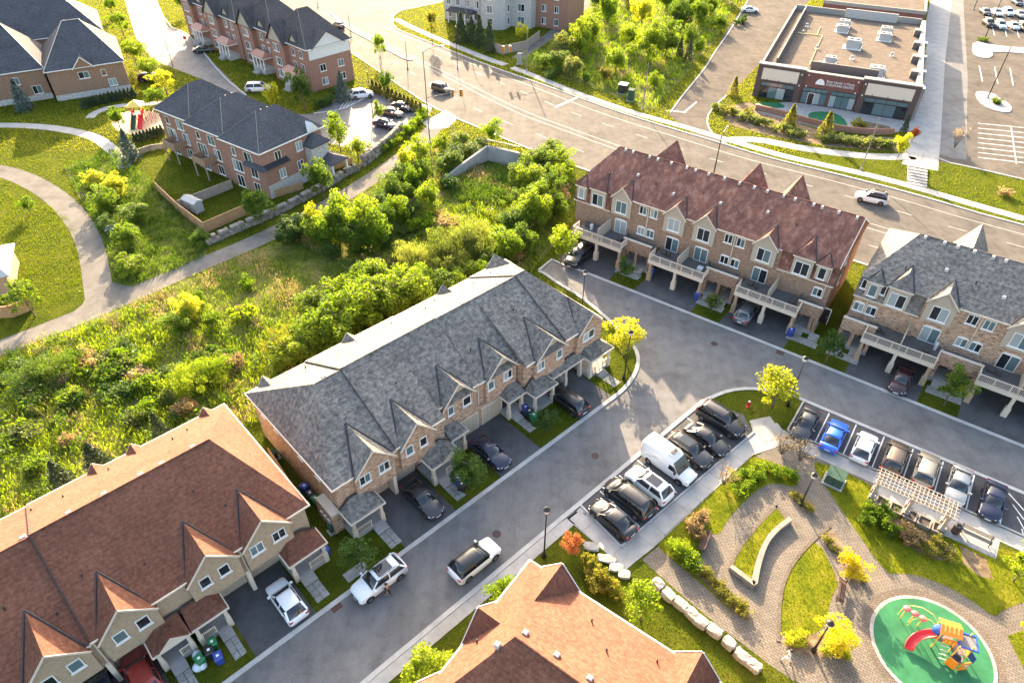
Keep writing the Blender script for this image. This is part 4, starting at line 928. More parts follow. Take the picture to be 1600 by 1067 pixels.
    vents(T, off, [(x0 + 3 + (x1 - x0 - 6) * rnd.random(), ry - rnd.uniform(2.6, 4.2), ez + .0 + sl * 2.9) for k in range(0)])
    px = [x0 + 4 + 3.0 * k + rnd.uniform(-.8, .8) for k in range(int((x1 - x0 - 6) / 3))]
    for k, x in enumerate(px):
        dd = 2.2 + 1.6 * ((k * 37) % 10) / 10; (vents if k % 2 else pipes)(T, off, [(x, yf + dd, ez + dd * sl)])
    # rear gables over the far eave
    for c in rear:
        az = 12.2; yap = ybk - (min(az, rz) - ez) / sl
        m = MB(off)
        for sg in (-1, 1):
            m = MB(off); m.extr([(c, ybk + .1, az), (c + sg * 1.9, ybk + .1, ez + .4), (c + sg * 1.9, ybk - 5.0, ez + .4), (c, ybk - 6.2, az)], (0, 0, -.14)); m.build('gable_roof', M(roofm), T)
        MB(off).extr([(c - 1.8, ybk, ez), (c + 1.8, ybk, ez), (c, ybk, az - .2)], (0, -.2, 0)).build('gable_wall', M('stucco'), T)
    return T, off
TR1, oR1 = balcony_row('townhouse_row', 'brick townhouse row with dark red shingle roof and three railed double balconies', -42.6, -7.7, [(-36.9, 3.75), (-25.3, 3.75), (-13.6, 3.75)], [-35.5, -27.85, -23.8, -16.05], (5.45, 6.45), [-31.65, -19.9, -8.3], 'shingle_maroon', 'brick_brown', 2.85, 0.0, True, (-34.4, -22.5, -16.9))
TR2, oR2 = balcony_row('townhouse_row', 'pale brick townhouse row with mottled grey roof and balconies beside the main road', -5.05, 29.0, [(1.25, 3.75), (12.75, 3.75), (24.2, 3.75)], [3.3, 10.95, 14.8, 22.5], (6.7, 0), [-3.6, 7.1, 18.6], 'shingle_grey', 'brick_blend', 3.5, 3.5, False, (3.6, 14.5))
# end walls windows of the dark red row
for zz in (3.9, 6.8): win(TR1, oR1, -7.7, 78.0, zz, .8, 1.1, '+x', 1, 'pane_dark')

# ---------------------------------------------------------------- far houses
def big_house(fr, name, label, x0, x1, yf, yb, h, secs, roofm, brickm, rz, windows, hips=(4.5, 4.5), base=None):
    off = ((x0 + x1) / 2, yf); T = fr.thing(name, label, 'house row', *off)
    for i, (a, b, dy) in enumerate(secs):
        MB(off).box(a + .002 * i, b - .002 * i, yf + dy, yb, 0, h - .12).build('wall', M(brickm), T)
        if base: MB(off).box(a, b, yf + dy - .06, yf + dy - .002, 0, base).build('stone_base', M('stone_veneer'), T)
        m = MB(off); hip_roof_y(m, a - .35, b + .35, yf + dy - .4, yb + .4, h, rz - .15 * (i % 2), hips[0], hips[1]); r = m.build('roof', M(roofm), T)
        g = MB(off); g.box(a - .4, b + .4, yf + dy - .5, yf + dy - .404, h - .17, h - .02); g.box(b + .354, b + .45, yf + dy - .4, yb + .4, h - .17, h - .02); g.build('gutter', M('trim_white'), r)
        xm = (a + b) / 2
        MB(off).path([(a - .35, yf + dy - .4, h + .03), (xm, yf + dy - .4 + hips[0], rz - .15 * (i % 2) + .04), (b + .35, yf + dy - .4, h + .03)], .05, 5).build('ridge_cap', M('pole_conc'), r)
        vents(T, off, [(xm - .6, yf + dy + hips[0] + 1, rz - .45), (xm - .6, yf + dy + hips[0] + 2.2, rz - .45)], 'vent_dark', (.3, .3, .2))
    for (x, y, z0, w, hh, fc, n) in windows: win(T, off, x, y, z0, w, hh, fc, n)
    return T, off
FT1 = Frame(-35.2)
c1 = FT1.inv(G(404.4, 241.5, 7.7)); X1, Y1 = c1[0] - .35, c1[1] + .4
ws = []
for a, dy in ((X1 - 8.9, 0.0), (X1 - 18.6, .5), (X1 - 28.0, 1.2)):
    ws += [(a + 2.2, Y1 + dy - .01, 5.5, .9, 1.3, '-y', 1), (a + 5.6, Y1 + dy - .01, 5.3, 1.8, 1.6, '-y', 2), (a + 2.4, Y1 + dy - .01, 2.9, 2.4, 1.9, '-y', 3), (a + 6.4, Y1 + dy - .01, 2.9, 1.6, 1.9, '-y', 2), (a + 2.2, Y1 + dy - .01, .2, 1.7, 2.0, '-y', 2), (a + 6.2, Y1 + dy - .01, .4, 1.5, 1.6, '-y', 2)]
for dy, zz in ((3.0, 5.4), (7.2, 5.4), (3.2, 2.4), (6.8, 2.4)): ws.append((X1 - .0, Y1 + dy, zz, 1.2, 1.5, '+x', 2))
TT1, oT1 = big_house(FT1, 'townhouse_row', 'red brick townhouse row with charcoal hip roofs and fenced back gardens above the path', X1 - 28, X1, Y1, Y1 + 12.0, 7.7,
    [(X1 - 28.0, X1 - 18.7, 1.2), (X1 - 18.8, X1 - 9.1, .5), (X1 - 9.2, X1, 0.0)], 'shingle_charcoal', 'brick_red', 11.6, ws)
MB(oT1).box(X1 - .05, X1 + .1, Y1 + .1, Y1 + 11.9, 0, 2.1).build('stone_base', M('stone_veneer'), TT1)
MB(oT1).box(X1 - .05, X1 + 1.6, Y1 + 8.2, Y1 + 11.6, 0, 6.0).build('bay', M('stone_veneer'), TT1)
m = MB(oT1); hip_roof(m, X1 - 1.5, X1 + 2.1, Y1 + 7.9, Y1 + 11.9, 6.0, 7.6, .1, 1.2); m.build('bay_roof', M('shingle_charcoal'), TT1)
m = MB(oT1); hip_roof(m, X1 + .0, X1 + 4.2, Y1 + 9.4, Y1 + 13.2, 3.1, 4.0, .1, 1.4); m.build('porch_roof', M('shingle_charcoal'), TT1)
for yy in (9.8, 12.8): MB(oT1).box(X1 + 3.6, X1 + 3.9, Y1 + yy, Y1 + yy + .3, 0, 3.0).build('column', M('trim_white'), TT1)
m = MB(oT1); m.add([(X1 - 4, Y1 - .05, 5.0), (X1 + .9, Y1 - .05, 5.0), (X1 + .9, Y1 + 4.5, 5.0), (X1 + .05, Y1 + 4.5, 5.55), (X1 + .05, Y1 - .05, 5.55), (X1 - 4, Y1 - .05, 5.55), (X1 + .9, Y1 - .9, 5.0), (X1 - 4, Y1 - .9, 5.0)], [(7, 6, 4, 5), (6, 2, 3, 4), (5, 4, 3, 2, 1, 0), (7, 0, 1, 6)]); m.build('skirt_roof', M('shingle_charcoal'), TT1)
side = MB(oT1); side.extr([(X1 + .45, Y1 + 9.0, 7.6), (X1 + .45, Y1 + 11.4, 7.6), (X1 + .45, Y1 + 10.2, 9.0)], (-1.5, 0, 0)); side.build('gable_wall', M('siding'), TT1)
for dx in (-23.5, -14.5):     # timber decks
    yy = Y1 + (1.2 if dx < -18 else .5); a = X1 + dx - 1.6; b = X1 + dx + 1.6
    d = MB(oT1).box(a, b, yy - 2.4, yy - .003, 2.5, 2.7).build('deck', M('wood_deck'), TT1)
    q = MB(oT1); q.box(a, b, yy - 2.45, yy - 2.35, 2.7, 3.7).box(a - .05, a + .05, yy - 2.4, yy, 2.7, 3.7).box(b - .05, b + .05, yy - 2.4, yy, 2.7, 3.7); q.build('deck_screen', M('wood_deck'), TT1)
    for xx in (a + .1, b - .1): MB(oT1).box(xx - .08, xx + .08, yy - 2.4, yy - 2.24, 0, 2.5).build('deck_post', M('wood_grey'), TT1)
# upper terrace with gables and porticoes
FT2 = Frame(-44.0)
c2 = FT2.inv(G(477.7, 79.3, 8.5)); X2, Y2 = c2[0] - .35, c2[1] + .4
ws = []
for k in range(4):
    b = X2 - 14.0 * k
    for dx in (-2.6, -5.4, -8.8, -11.4):
        for zz, hh in ((6.2, 1.5), (3.4, 1.7)): ws.append((b + dx, Y2 + (0.0 if k % 2 == 0 else .8) - .01, zz, 1.2, hh, '-y', 2))
for dy in (3.0, 7.4):
    for zz in (6.5, 3.6, .9): ws.append((X2, Y2 + dy, zz, 1.4 if zz < 6 else 1.0, 1.4, '+x', 2))
TT2, oT2 = big_house(FT2, 'townhouse_row', 'red brick terrace with slate roofs, white gables and columned porticoes by the main road', X2 - 56, X2, Y2, Y2 + 10.2, 8.5,
    [(X2 - 14.0 * (k + 1) + .05, X2 - 14.0 * k, 0.0 if k % 2 == 0 else .8) for k in range(4)], 'shingle_slate', 'brick_red', 14.2, ws, (4.0, 4.6))
MB(oT2).box(X2 + .01, X2 + .16, Y2 + .2, Y2 + 10.0, 6.3, 8.3).build('siding_panel', M('siding'), TT2)
MB(oT2).extr([(X2 + .3, Y2 + 1.2, 8.5), (X2 + .3, Y2 + 8.4, 8.5), (X2 + .3, Y2 + 4.8, 11.0)], (-3, 0, 0)).build('gable_wall', M('siding'), TT2)
for sg in (-1, 1): MB(oT2).extr([(X2 + .6, Y2 + 4.8, 11.2), (X2 + .6, Y2 + 4.8 + sg * 4.0, 8.45), (X2 - 4.5, Y2 + 4.8 + sg * 4.0, 8.45), (X2 - 4.5, Y2 + 4.8, 11.2)], (0, 0, -.15)).build('gable_roof', M('shingle_slate'), TT2)
for k in range(4):
    for (cc, hw) in ((X2 - 14.0 * k - 4.6, 2.0), (X2 - 14.0 * k - 10.2, 3.0)):
        yy = Y2 + (0.0 if k % 2 == 0 else .8)
        MB(oT2).extr([(cc - hw, yy - .02, 8.35), (cc + hw, yy - .02, 8.35), (cc, yy - .02, 8.4 + hw * 1.15)], (0, 2.5, 0)).build('gable_wall', M('stucco'), TT2)
        for sg in (-1, 1): MB(oT2).extr([(cc, yy - .3, 8.55 + hw * 1.15), (cc + sg * (hw + .25), yy - .3, 8.3), (cc + sg * (hw + .25), yy + 5.5, 8.3), (cc, yy + 5.5, 8.55 + hw * 1.15)], (0, 0, -.14)).build('gable_roof', M('shingle_slate'), TT2)
    bx = X2 - 14.0 * k - 10.2; yy = Y2 + (0.0 if k % 2 == 0 else .8)
    MB(oT2).box(bx - 2.6, bx + 2.6, yy - 1.0, yy + .2, 0, 8.3).build('bay_wall', M('brick_red'), TT2)
    for zz in (6.2, 3.4, .9): win(TT2, oT2, bx, yy - 1.01, zz, 2.2, 1.6, '-y', 3)
    MB(oT2).extr([(bx - 2.9, yy - 1.02, 8.3), (bx + 2.9, yy - 1.02, 8.3), (bx, yy - 1.02, 11.6)], (0, 1.2, 0)).build('gable_wall', M('stucco'), TT2)
    for sg in (-1, 1): MB(oT2).extr([(bx, yy - 1.4, 11.9), (bx + sg * 3.3, yy - 1.4, 8.1), (bx + sg * 3.3, yy + 1, 8.1), (bx, yy + 1, 11.9)], (0, 0, -.15)).build('gable_roof', M('shingle_slate'), TT2)
    cc = X2 - 14.0 * k - 4.6; yy = Y2 + (0.0 if k % 2 == 0 else .8)
    m = MB(oT2); hip_roof(m, cc - 2.6, cc + 2.6, yy - 2.6, yy + .1, 3.6, 4.5, .9, .9); m.build('portico_roof', M('copper_roof'), TT2)
    MB(oT2).box(cc - 2.5, cc + 2.5, yy - 2.5, yy - .004, 3.1, 3.58).build('entablature', M('trim_white'), TT2)
    for q in range(4): MB(oT2).tube((cc - 2.2 + 1.47 * q, yy - 2.3, 1.0), (cc - 2.2 + 1.47 * q, yy - 2.3, 3.1), .17, .15, 8).build('column', M('trim_white'), TT2)
    MB(oT2).box(cc - 2.5, cc + 2.5, yy - 2.5, yy - .005, 0, 1.0).build('porch_floor', M('stone_veneer'), TT2)
    for st_ in range(4): MB(oT2).box(cc - 1.0, cc + 1.0, yy - 2.5 - .32 * (st_ + 1), yy - 2.5 - .32 * st_, 0, .9 - .2 * st_).build('step', M('slab_grey'), TT2)
# corner house with dark roof, top left
FT3 = Frame(29.0)
c3 = FT3.inv(G(1180 / 5.614, 785 / 5.614)); X3, Y3 = c3
oT3 = (X3 - 15, Y3); TT3 = FT3.thing('house', 'large brown brick house with dark roof and painted sunlit hip lines behind the play area', 'house', *oT3)
for (a, b, y0, y1, h, rzz, hl, hr) in ((X3 - 14.6, X3, Y3, Y3 + 17, 5.9, 12.4, 6, 5.5), (X3 - 30, X3 - 14.4, Y3 + 2.5, Y3 + 19, 6.0, 13.2, 5, 5), (X3 - 48, X3 - 29.6, Y3 + .5, Y3 + 17.5, 6.1, 12.6, 6, 6), (X3 - 44, X3 - 2, Y3 + 22, Y3 + 40, 6.5, 13.5, 6, 7)):
    MB(oT3).box(a + .4, b - .4, y0, y1, 0, h - .1).build('wall', M('brick_umber'), TT3)
    MB(oT3).box(a + .4, b - .4, y0 - .06, y0 - .002, 0, 1.1).build('stone_base', M('stone_veneer'), TT3)
    m = MB(oT3); hip_roof(m, a, b, y0 - .4, y1 + .4, h, rzz, hl, hr); r = m.build('roof', M('shingle_charcoal'), TT3)
    ymm = (y0 + y1) / 2
    MB(oT3).path([(a, y0 - .4, h + .03), (a + hl, ymm, rzz + .05), (b - hr, ymm, rzz + .05), (b, y0 - .4, h + .03)], .07, 5).build('sunlit_hip_line', M('trim_beige'), r)  # cream colour paints the sunlit slivers along ridge and hips
    MB(oT3).box(a, b, y0 - .5, y0 - .404, h - .17, h - .02).build('gutter', M('trim_white'), r)
for a_ in [(X3 - 8, Y3, 3.6, 1.9, 1.3, '-y', 2), (X3 - 4.4, Y3, 3.6, .9, 1.2, '-y', 1), (X3 - 3.4, Y3, 1.4, 1.5, 1.4, '-y', 2), (X3 - 20, Y3 + 2.5, 3.5, 1.2, 1.4, '-y', 2), (X3 - 17, Y3 + 2.5, 1.3, 1.6, 1.6, '-y', 2), (X3 - 25, Y3 + 2.5, 3.5, 1.2, 1.4, '-y', 2), (X3 - 33, Y3 + .5, 3.5, 1.4, 1.4, '-y', 2), (X3 - 38, Y3 + .5, 3.5, 1.4, 1.4, '-y', 2)]: win(TT3, oT3, *a_)
TT3['category'] = 'house'
gable(TT3, oT3, X3 - 7.6, 1.9, Y3 - .5, 5.85, 7.9, Y3 + 4, 'shingle_charcoal', 'brick_umber', 'trim_white')
# stone apartment house across the main road
FA3 = Frame(-27.0)
ca = FA3.inv((-2.0, 183.5)); X4, Y4 = ca
off = (X4, Y4); TA = FA3.thing('apartment_house', 'grey stone and red brick apartment house behind young spruces across the main road', 'building', X4, Y4)
MB(off).box(X4 - 19, X4 - 7.6, Y4 + 1.6, Y4 + 16, 0, 11).build('wall', M('stone_veneer'), TA)
MB(off).prism([(X4 - 7.6, Y4 + 1.0), (X4 - 5.9, Y4 - .9), (X4 - 2.0, Y4 - .9), (X4 - .4, Y4 + .8), (X4 - .4, Y4 + 15), (X4 - 7.6, Y4 + 15)], 0, 12).build('tower_wall', M('stone_veneer'), TA)
MB(off).box(X4 - .4, X4 + 5.2, Y4 + 4.2, Y4 + 16, 0, 11).build('stone_wing', M('stone_veneer'), TA)
MB(off).box(X4 + 5.2, X4 + 14, Y4 + 7.0, Y4 + 18, 0, 11).build('brick_wing', M('brick_red'), TA)
for (a, b, y0, rr) in ((X4 - 19, X4 - 7.6, Y4 + 1.6, 14), (X4 - 7.6, X4 - .4, Y4 - .9, 15), (X4 - .4, X4 + 5.2, Y4 + 4.2, 14), (X4 + 5.2, X4 + 14, Y4 + 7, 14)):
    m = MB(off); hip_roof(m, a - .3, b + .3, y0 - .3, Y4 + 18.3, 11.0 if rr == 14 else 12.0, rr, 3, 3); m.build('roof', M('shingle_slate'), TA)
for k in range(4):
    for zz in (.9, 3.9, 6.9): win(TA, off, X4 - 17.5 + 2.8 * k, Y4 + 1.59, zz, 1.2, 1.7, '-y', 2)
for zz in (.9, 3.9, 6.9): 
    win(TA, off, X4 - 4, Y4 - .91, zz, 1.5, 1.8, '-y', 2); win(TA, off, X4 + 2.4, Y4 + 4.19, zz, 1.9, 1.8, '-y', 2); win(TA, off, X4 + 7.5, Y4 + 6.99, zz, 1.2, 1.6, '-y', 2); win(TA, off, X4 + 11, Y4 + 6.99, zz, 1.2, 1.6, '-y', 2)
    win(TA, off, X4 - .39, Y4 + 2.4, zz, 1.0, 1.7, '+x', 1)
m = MB(off); hip_roof(m, X4 - 17, X4 - 9, Y4 - 1.0, Y4 + 1.65, 3.0, 3.8, .8, .8); m.build('porch_roof', M('shingle_slate'), TA)
for k in range(4): MB(off).box(X4 - 16.6 + 2.5 * k, X4 - 16.35 + 2.5 * k, Y4 - .8, Y4 - .55, 0, 2.9).build('column', M('trim_white'), TA)
# garden house at the left edge
lp = G(8, 470); TLH = thing('garden_house', 'small pale roofed house corner and deck beside the curved path', 'house', lp, math.radians(25))
MB().box(-9, 1.0, 1.5, 9, 0, 2.8).build('wall', M('brick_tan'), TLH); m = MB(); hip_roof(m, -9.4, 1.5, 1.0, 9.4, 2.8, 5.0, 2, 3); m.build('roof', M('hvac'), TLH)
# ---------------------------------------------------------------- childcare building and retail wing
FD = Frame(-25.6)
pL = FD.inv((50.6, 138.4)); pR = FD.inv((74.4, 127.4))
yD = (pL[1] + pR[1]) / 2; xL = pL[0] - 1.6; xR = pR[0] + 1.9
off = ((xL + xR) / 2, yD); TC = FD.thing('childcare_centre', 'low plum brick childcare centre with tan flat roof and white lettered sign', 'building', *off)
DEP = 50.0; c0 = xL + (xR - xL) * 0.30; c1_ = xL + (xR - xL) * 0.66
MB(off).box(xL, xR, yD + 1.0, yD + DEP, 0, 5.0).build('wall', M('brick_dark'), TC)
MB(off).box(xL, c0, yD, yD + 1.2, 0, 6.5).build('pavilion', M('brick_dark'), TC)
MB(off).box(c1_, xR, yD, yD + 1.2, 0, 6.5).build('pavilion', M('brick_dark'), TC)
MB(off).box(c0 + .002, c1_ - .002, yD + .5, yD + 1.3, 0, 6.1).build('sign_wall', M('brick_plum'), TC)
MB(off).box(xL + .4, xR - .4, yD + 1.3, yD + DEP - .4, 5.0, 5.06).build('flat_roof', M('roof_membrane'), TC)
cp = MB(off)
cp.box(xL - .1, c0 + .1, yD - .12, yD + 1.3, 6.5, 6.68).box(c1_ - .1, xR + .1, yD - .12, yD + 1.3, 6.5, 6.68).box(c0 + .1, c1_ - .1, yD + .4, yD + 1.4, 6.1, 6.25)
cp.build('coping', M('parapet_metal'), TC)
pp = MB(off)
pp.box(xL, xL + .35, yD + 1.3, yD + DEP, 5.0, 5.9).box(xR - .9, xR, yD + 1.3, yD + DEP, 5.0, 6.0).box(xL + .35, xR - .9, yD + DEP - .35, yD + DEP, 5.0, 6.3)
pp.build('parapet', M('parapet_metal'), TC)
MB(off).box(c0 + .5, c1_ + 2.2, yD + 4.6, yD + 4.9, 5.06, 7.0).build('roof_screen', M('pole_grey'), TC)
MB(off).box(c0 + 3, c1_ + 4, yD + DEP - 1.6, yD + DEP - 1.3, 5.06, 7.0).build('roof_screen', M('hvac'), TC)
MB(off).box(xL + 2.6, xL + 2.85, yD + 5, yD + DEP - 2, 5.06, 6.6).build('roof_screen', M('pole_grey'), TC)
for (dx, dy) in ((.25, 4.5), (.72, 5.0)): pass
for k in range(4):
    MB(off).box(xR - 2.2, xR - .95, yD + 9 + 10 * k, yD + 11 + 10 * k, 5.06, 6.4).build('roof_pier', M('pole_grey'), TC)
    cn = MB(off); cn.box(xR - .1, xR + 1.2, yD + 8.4 + 10 * k, yD + 8.6 + 10 * k, 3.2, 3.4)
    for q in range(6): cn.box(xR + .01, xR + 1.3, yD + 3 + 10 * k + .8 * q, yD + 3.35 + 10 * k + .8 * q, 3.2, 3.3)
    cn.build('canopy_slats', M('black_metal'), TC)
    MB(off).box(xR + .005, xR + .6, yD + 1 + 10 * k, yD + 2.4 + 10 * k, 0, 6.0).build('side_pier', M('parapet_metal'), TC)
# rooftop plant: loose machines standing on the roof
def hvac(x, y, s, label):
    p = FD.w(x, y, 5.06); t = thing('rooftop_unit', label, 'air unit', p, FD.a, 'air units on the childcare roof')
    MB().box(-1.5 * s, 1.5 * s, -1.3 * s, 1.3 * s, 0, .12).build('pad', M('trim_white'), t)
    MB().box(-1.1 * s, 1.1 * s, -.9 * s, .9 * s, .12, 1.5 * s).build('casing', M('hvac'), t, bevel=.04)
    for sx in (-.5, .5): MB().lathe([(.36 * s, 0), (.36 * s, .1), (.28 * s, .14), (.05, .14)], (sx * s, 0, 1.5 * s), 12).build('fan', M('pole_grey'), t)
    MB().box(1.1 * s, 1.45 * s, -.5 * s, .5 * s, .3, 1.1 * s).build('hood', M('hvac'), t)
W_ = xR - xL
for fx, dy, s in ((.42, 40, 1.0), (.42, 35.5, 1.0), (.73, 38, 1.05), (.73, 33, 1.05), (.53, 24, 1.25), (.42, 11.5, .9), (.72, 7.6, 1.2)):
    hvac(xL + W_ * fx, yD + dy, s, 'grey rooftop air unit on white pad on the tan flat roof')
for fx, dy in ((.16, 30), (.16, 36), (.55, 16), (.8, 22), (.3, 20), (.36, 9.5)):
    p = FD.w(xL + W_ * fx, yD + dy, 5.05); t = thing('roof_stack', 'small grey exhaust stack on the tan flat roof', 'vent', p, FD.a, 'exhaust stacks on the childcare roof')
    MB().lathe([(.22, 0), (.2, .5), (.3, .55), (.3, .72), (.05, .8)], n=10).build('pipe', M('hvac'), t); MB().box(-.4, .4, -.4, .4, 0, .08).build('base', M('trim_white'), t)
pz = MB(off)
pz.beam((xL + W_ * .3, yD + 8, 5.18), (xL + W_ * .3, yD + 30, 5.18), .12, .12).beam((xL + W_ * .12, yD + 30, 5.18), (xL + W_ * .3, yD + 30, 5.18), .12, .12).beam((xL + W_ * .26, yD + 30, 5.18), (xL + W_ * .26, yD + 37, 5.18), .12, .12)
pz.build('gas_pipe', M('play_yellow'), TC)
# storefront glazing: every pane a piece
def storefront(x0, x1, y, z1, n):
    w = (x1 - x0)
    win(TC, off, (x0 + x1) / 2, y, 0.15, w, z1 - 1.0, '-y', n, None, False, False, 'black_metal', 'storefront')
    win(TC, off, (x0 + x1) / 2, y, z1 - .85, w, .85, '-y', n, 'pane_teal', False, False, 'black_metal', 'storefront')
storefront(xL + 1.2, c0 - 1.2, yD - .01, 3.3, 4); storefront(c1_ + 1.1, xR - 1.2, yD - .01, 3.3, 4)
storefront(c0 + .35, (c0 + c1_) / 2 - .25, yD + .49, 3.3, 4); storefront((c0 + c1_) / 2 + .25, c1_ - .35, yD + .49, 3.3, 4)
for a, b in ((xL + 1.0, c0 - 1.0), (c1_ + .9, xR - 1.0)):
    MB(off).box(a, b, yD - .06, yD - .003, 3.7, 5.9).build('spandrel_panel', M('awning'), TC)
    for k in range(3): MB(off).beam((a + (b - a) * (k + .5) / 3, yD - .05, 3.95), (a + (b - a) * (k + .5) / 3, yD - .9, 3.55), .08, .08).build('wall_lamp', M('black_metal'), TC)
door(TC, off, c0 + 2.2, yD + .42, .05, 1.1, 2.2)
for a in (c0 + .8, c1_ - .8, c0 - .5, c1_ + .5):
    for zz in (5.5, 3.4): MB(off).box(a - .12, a + .12, yD - .16 if not c0 < a < c1_ else yD + .34, yD - .003 if not c0 < a < c1_ else yD + .497, zz, zz + .22).build('wall_lamp', M('trim_white'), TC)
def text_mesh(s, size, depth):
    cu = bpy.data.curves.new('sign_letters', 'FONT'); cu.body = s; cu.size = size; cu.extrude = depth; cu.align_x = 'LEFT'
    tmp = link(bpy.data.objects.new('tmp', cu)); bpy.context.view_layer.update()
    dg = bpy.context.evaluated_depsgraph_get(); me = bpy.data.meshes.new_from_object(tmp.evaluated_get(dg))
    bpy.data.objects.remove(tmp); bpy.data.curves.remove(cu); me.name = 'sign_letters'; return me
sgx = c0 + (c1_ - c0) * .40
for s, zz, sz in (("Busy Hands 'n Minds", 4.72, .60), ('CHILDCARE CENTRE', 4.12, .60)):
    me = text_mesh(s, sz, .03); me.materials.append(M('sign_white'))
    o = inst('sign_letters', me, TC, (sgx - off[0], yD + .46 - off[1], zz)); o.rotation_euler = (math.pi / 2, 0, 0)
    wd_ = max(v.co.x for v in me.vertices); o.scale = (5.1 / wd_, 1, 1)
em = MB(off); ecx = sgx - 1.1
em.extr([(ecx + .85 * math.cos(a), yD + .46, 4.1 + 1.1 * math.sin(a)) for a in [math.pi * i / 14 for i in range(15)]], (0, -.06, 0)); e = em.build('emblem', M('sign_white'), TC)
for dx, dz in ((-.3, .35), (.05, .62), (.38, .3)): MB(off).lathe([(.13, -.02), (.13, .02), (.05, .02)], (0, 0, 0), 10).build('emblem_mark', M('utility_green'), e).matrix_local = Matrix.Translation((ecx + dx - off[0], yD + .4 - off[1], 4.1 + dz)) @ Matrix.Rotation(math.pi / 2, 4, 'X')
# low brick wall of the play yard
wl_ = smooth(GP((1180, 172), (1215, 180), (1270, 196), (1320, 207), (1360, 211), (1395, 210)), 1)
tag(strip('garden_wall', wl_, .35, 0, 1.1, 'brick_red', None, None), 'low curved red brick wall in front of the childcare play yard', 'wall')
# second retail block behind
off2 = (xR - 14, yD + DEP + 14); TK = FD.thing('retail_block', 'plum brick retail block with flat parapet behind the childcare centre', 'building', *off2)
MB(off2).box(xL + 6, xR, yD + DEP + 7, yD + DEP + 50, 0, 5.6).build('wall', M('brick_plum'), TK)
MB(off2).box(xL + 6.4, xR - .4, yD + DEP + 7.4, yD + DEP + 49.6, 5.6, 5.65).build('flat_roof', M('roof_membrane'), TK)
q = MB(off2); q.box(xL + 6, xR, yD + DEP + 6.98, yD + DEP + 7.38, 5.6, 6.4).box(xL + 5.9, xL + 6.39, yD + DEP + 7.4, yD + DEP + 50, 5.6, 6.3).box(xR - .39, xR, yD + DEP + 7.4, yD + DEP + 50, 5.6, 6.3); q.build('parapet', M('parapet_metal'), TK)

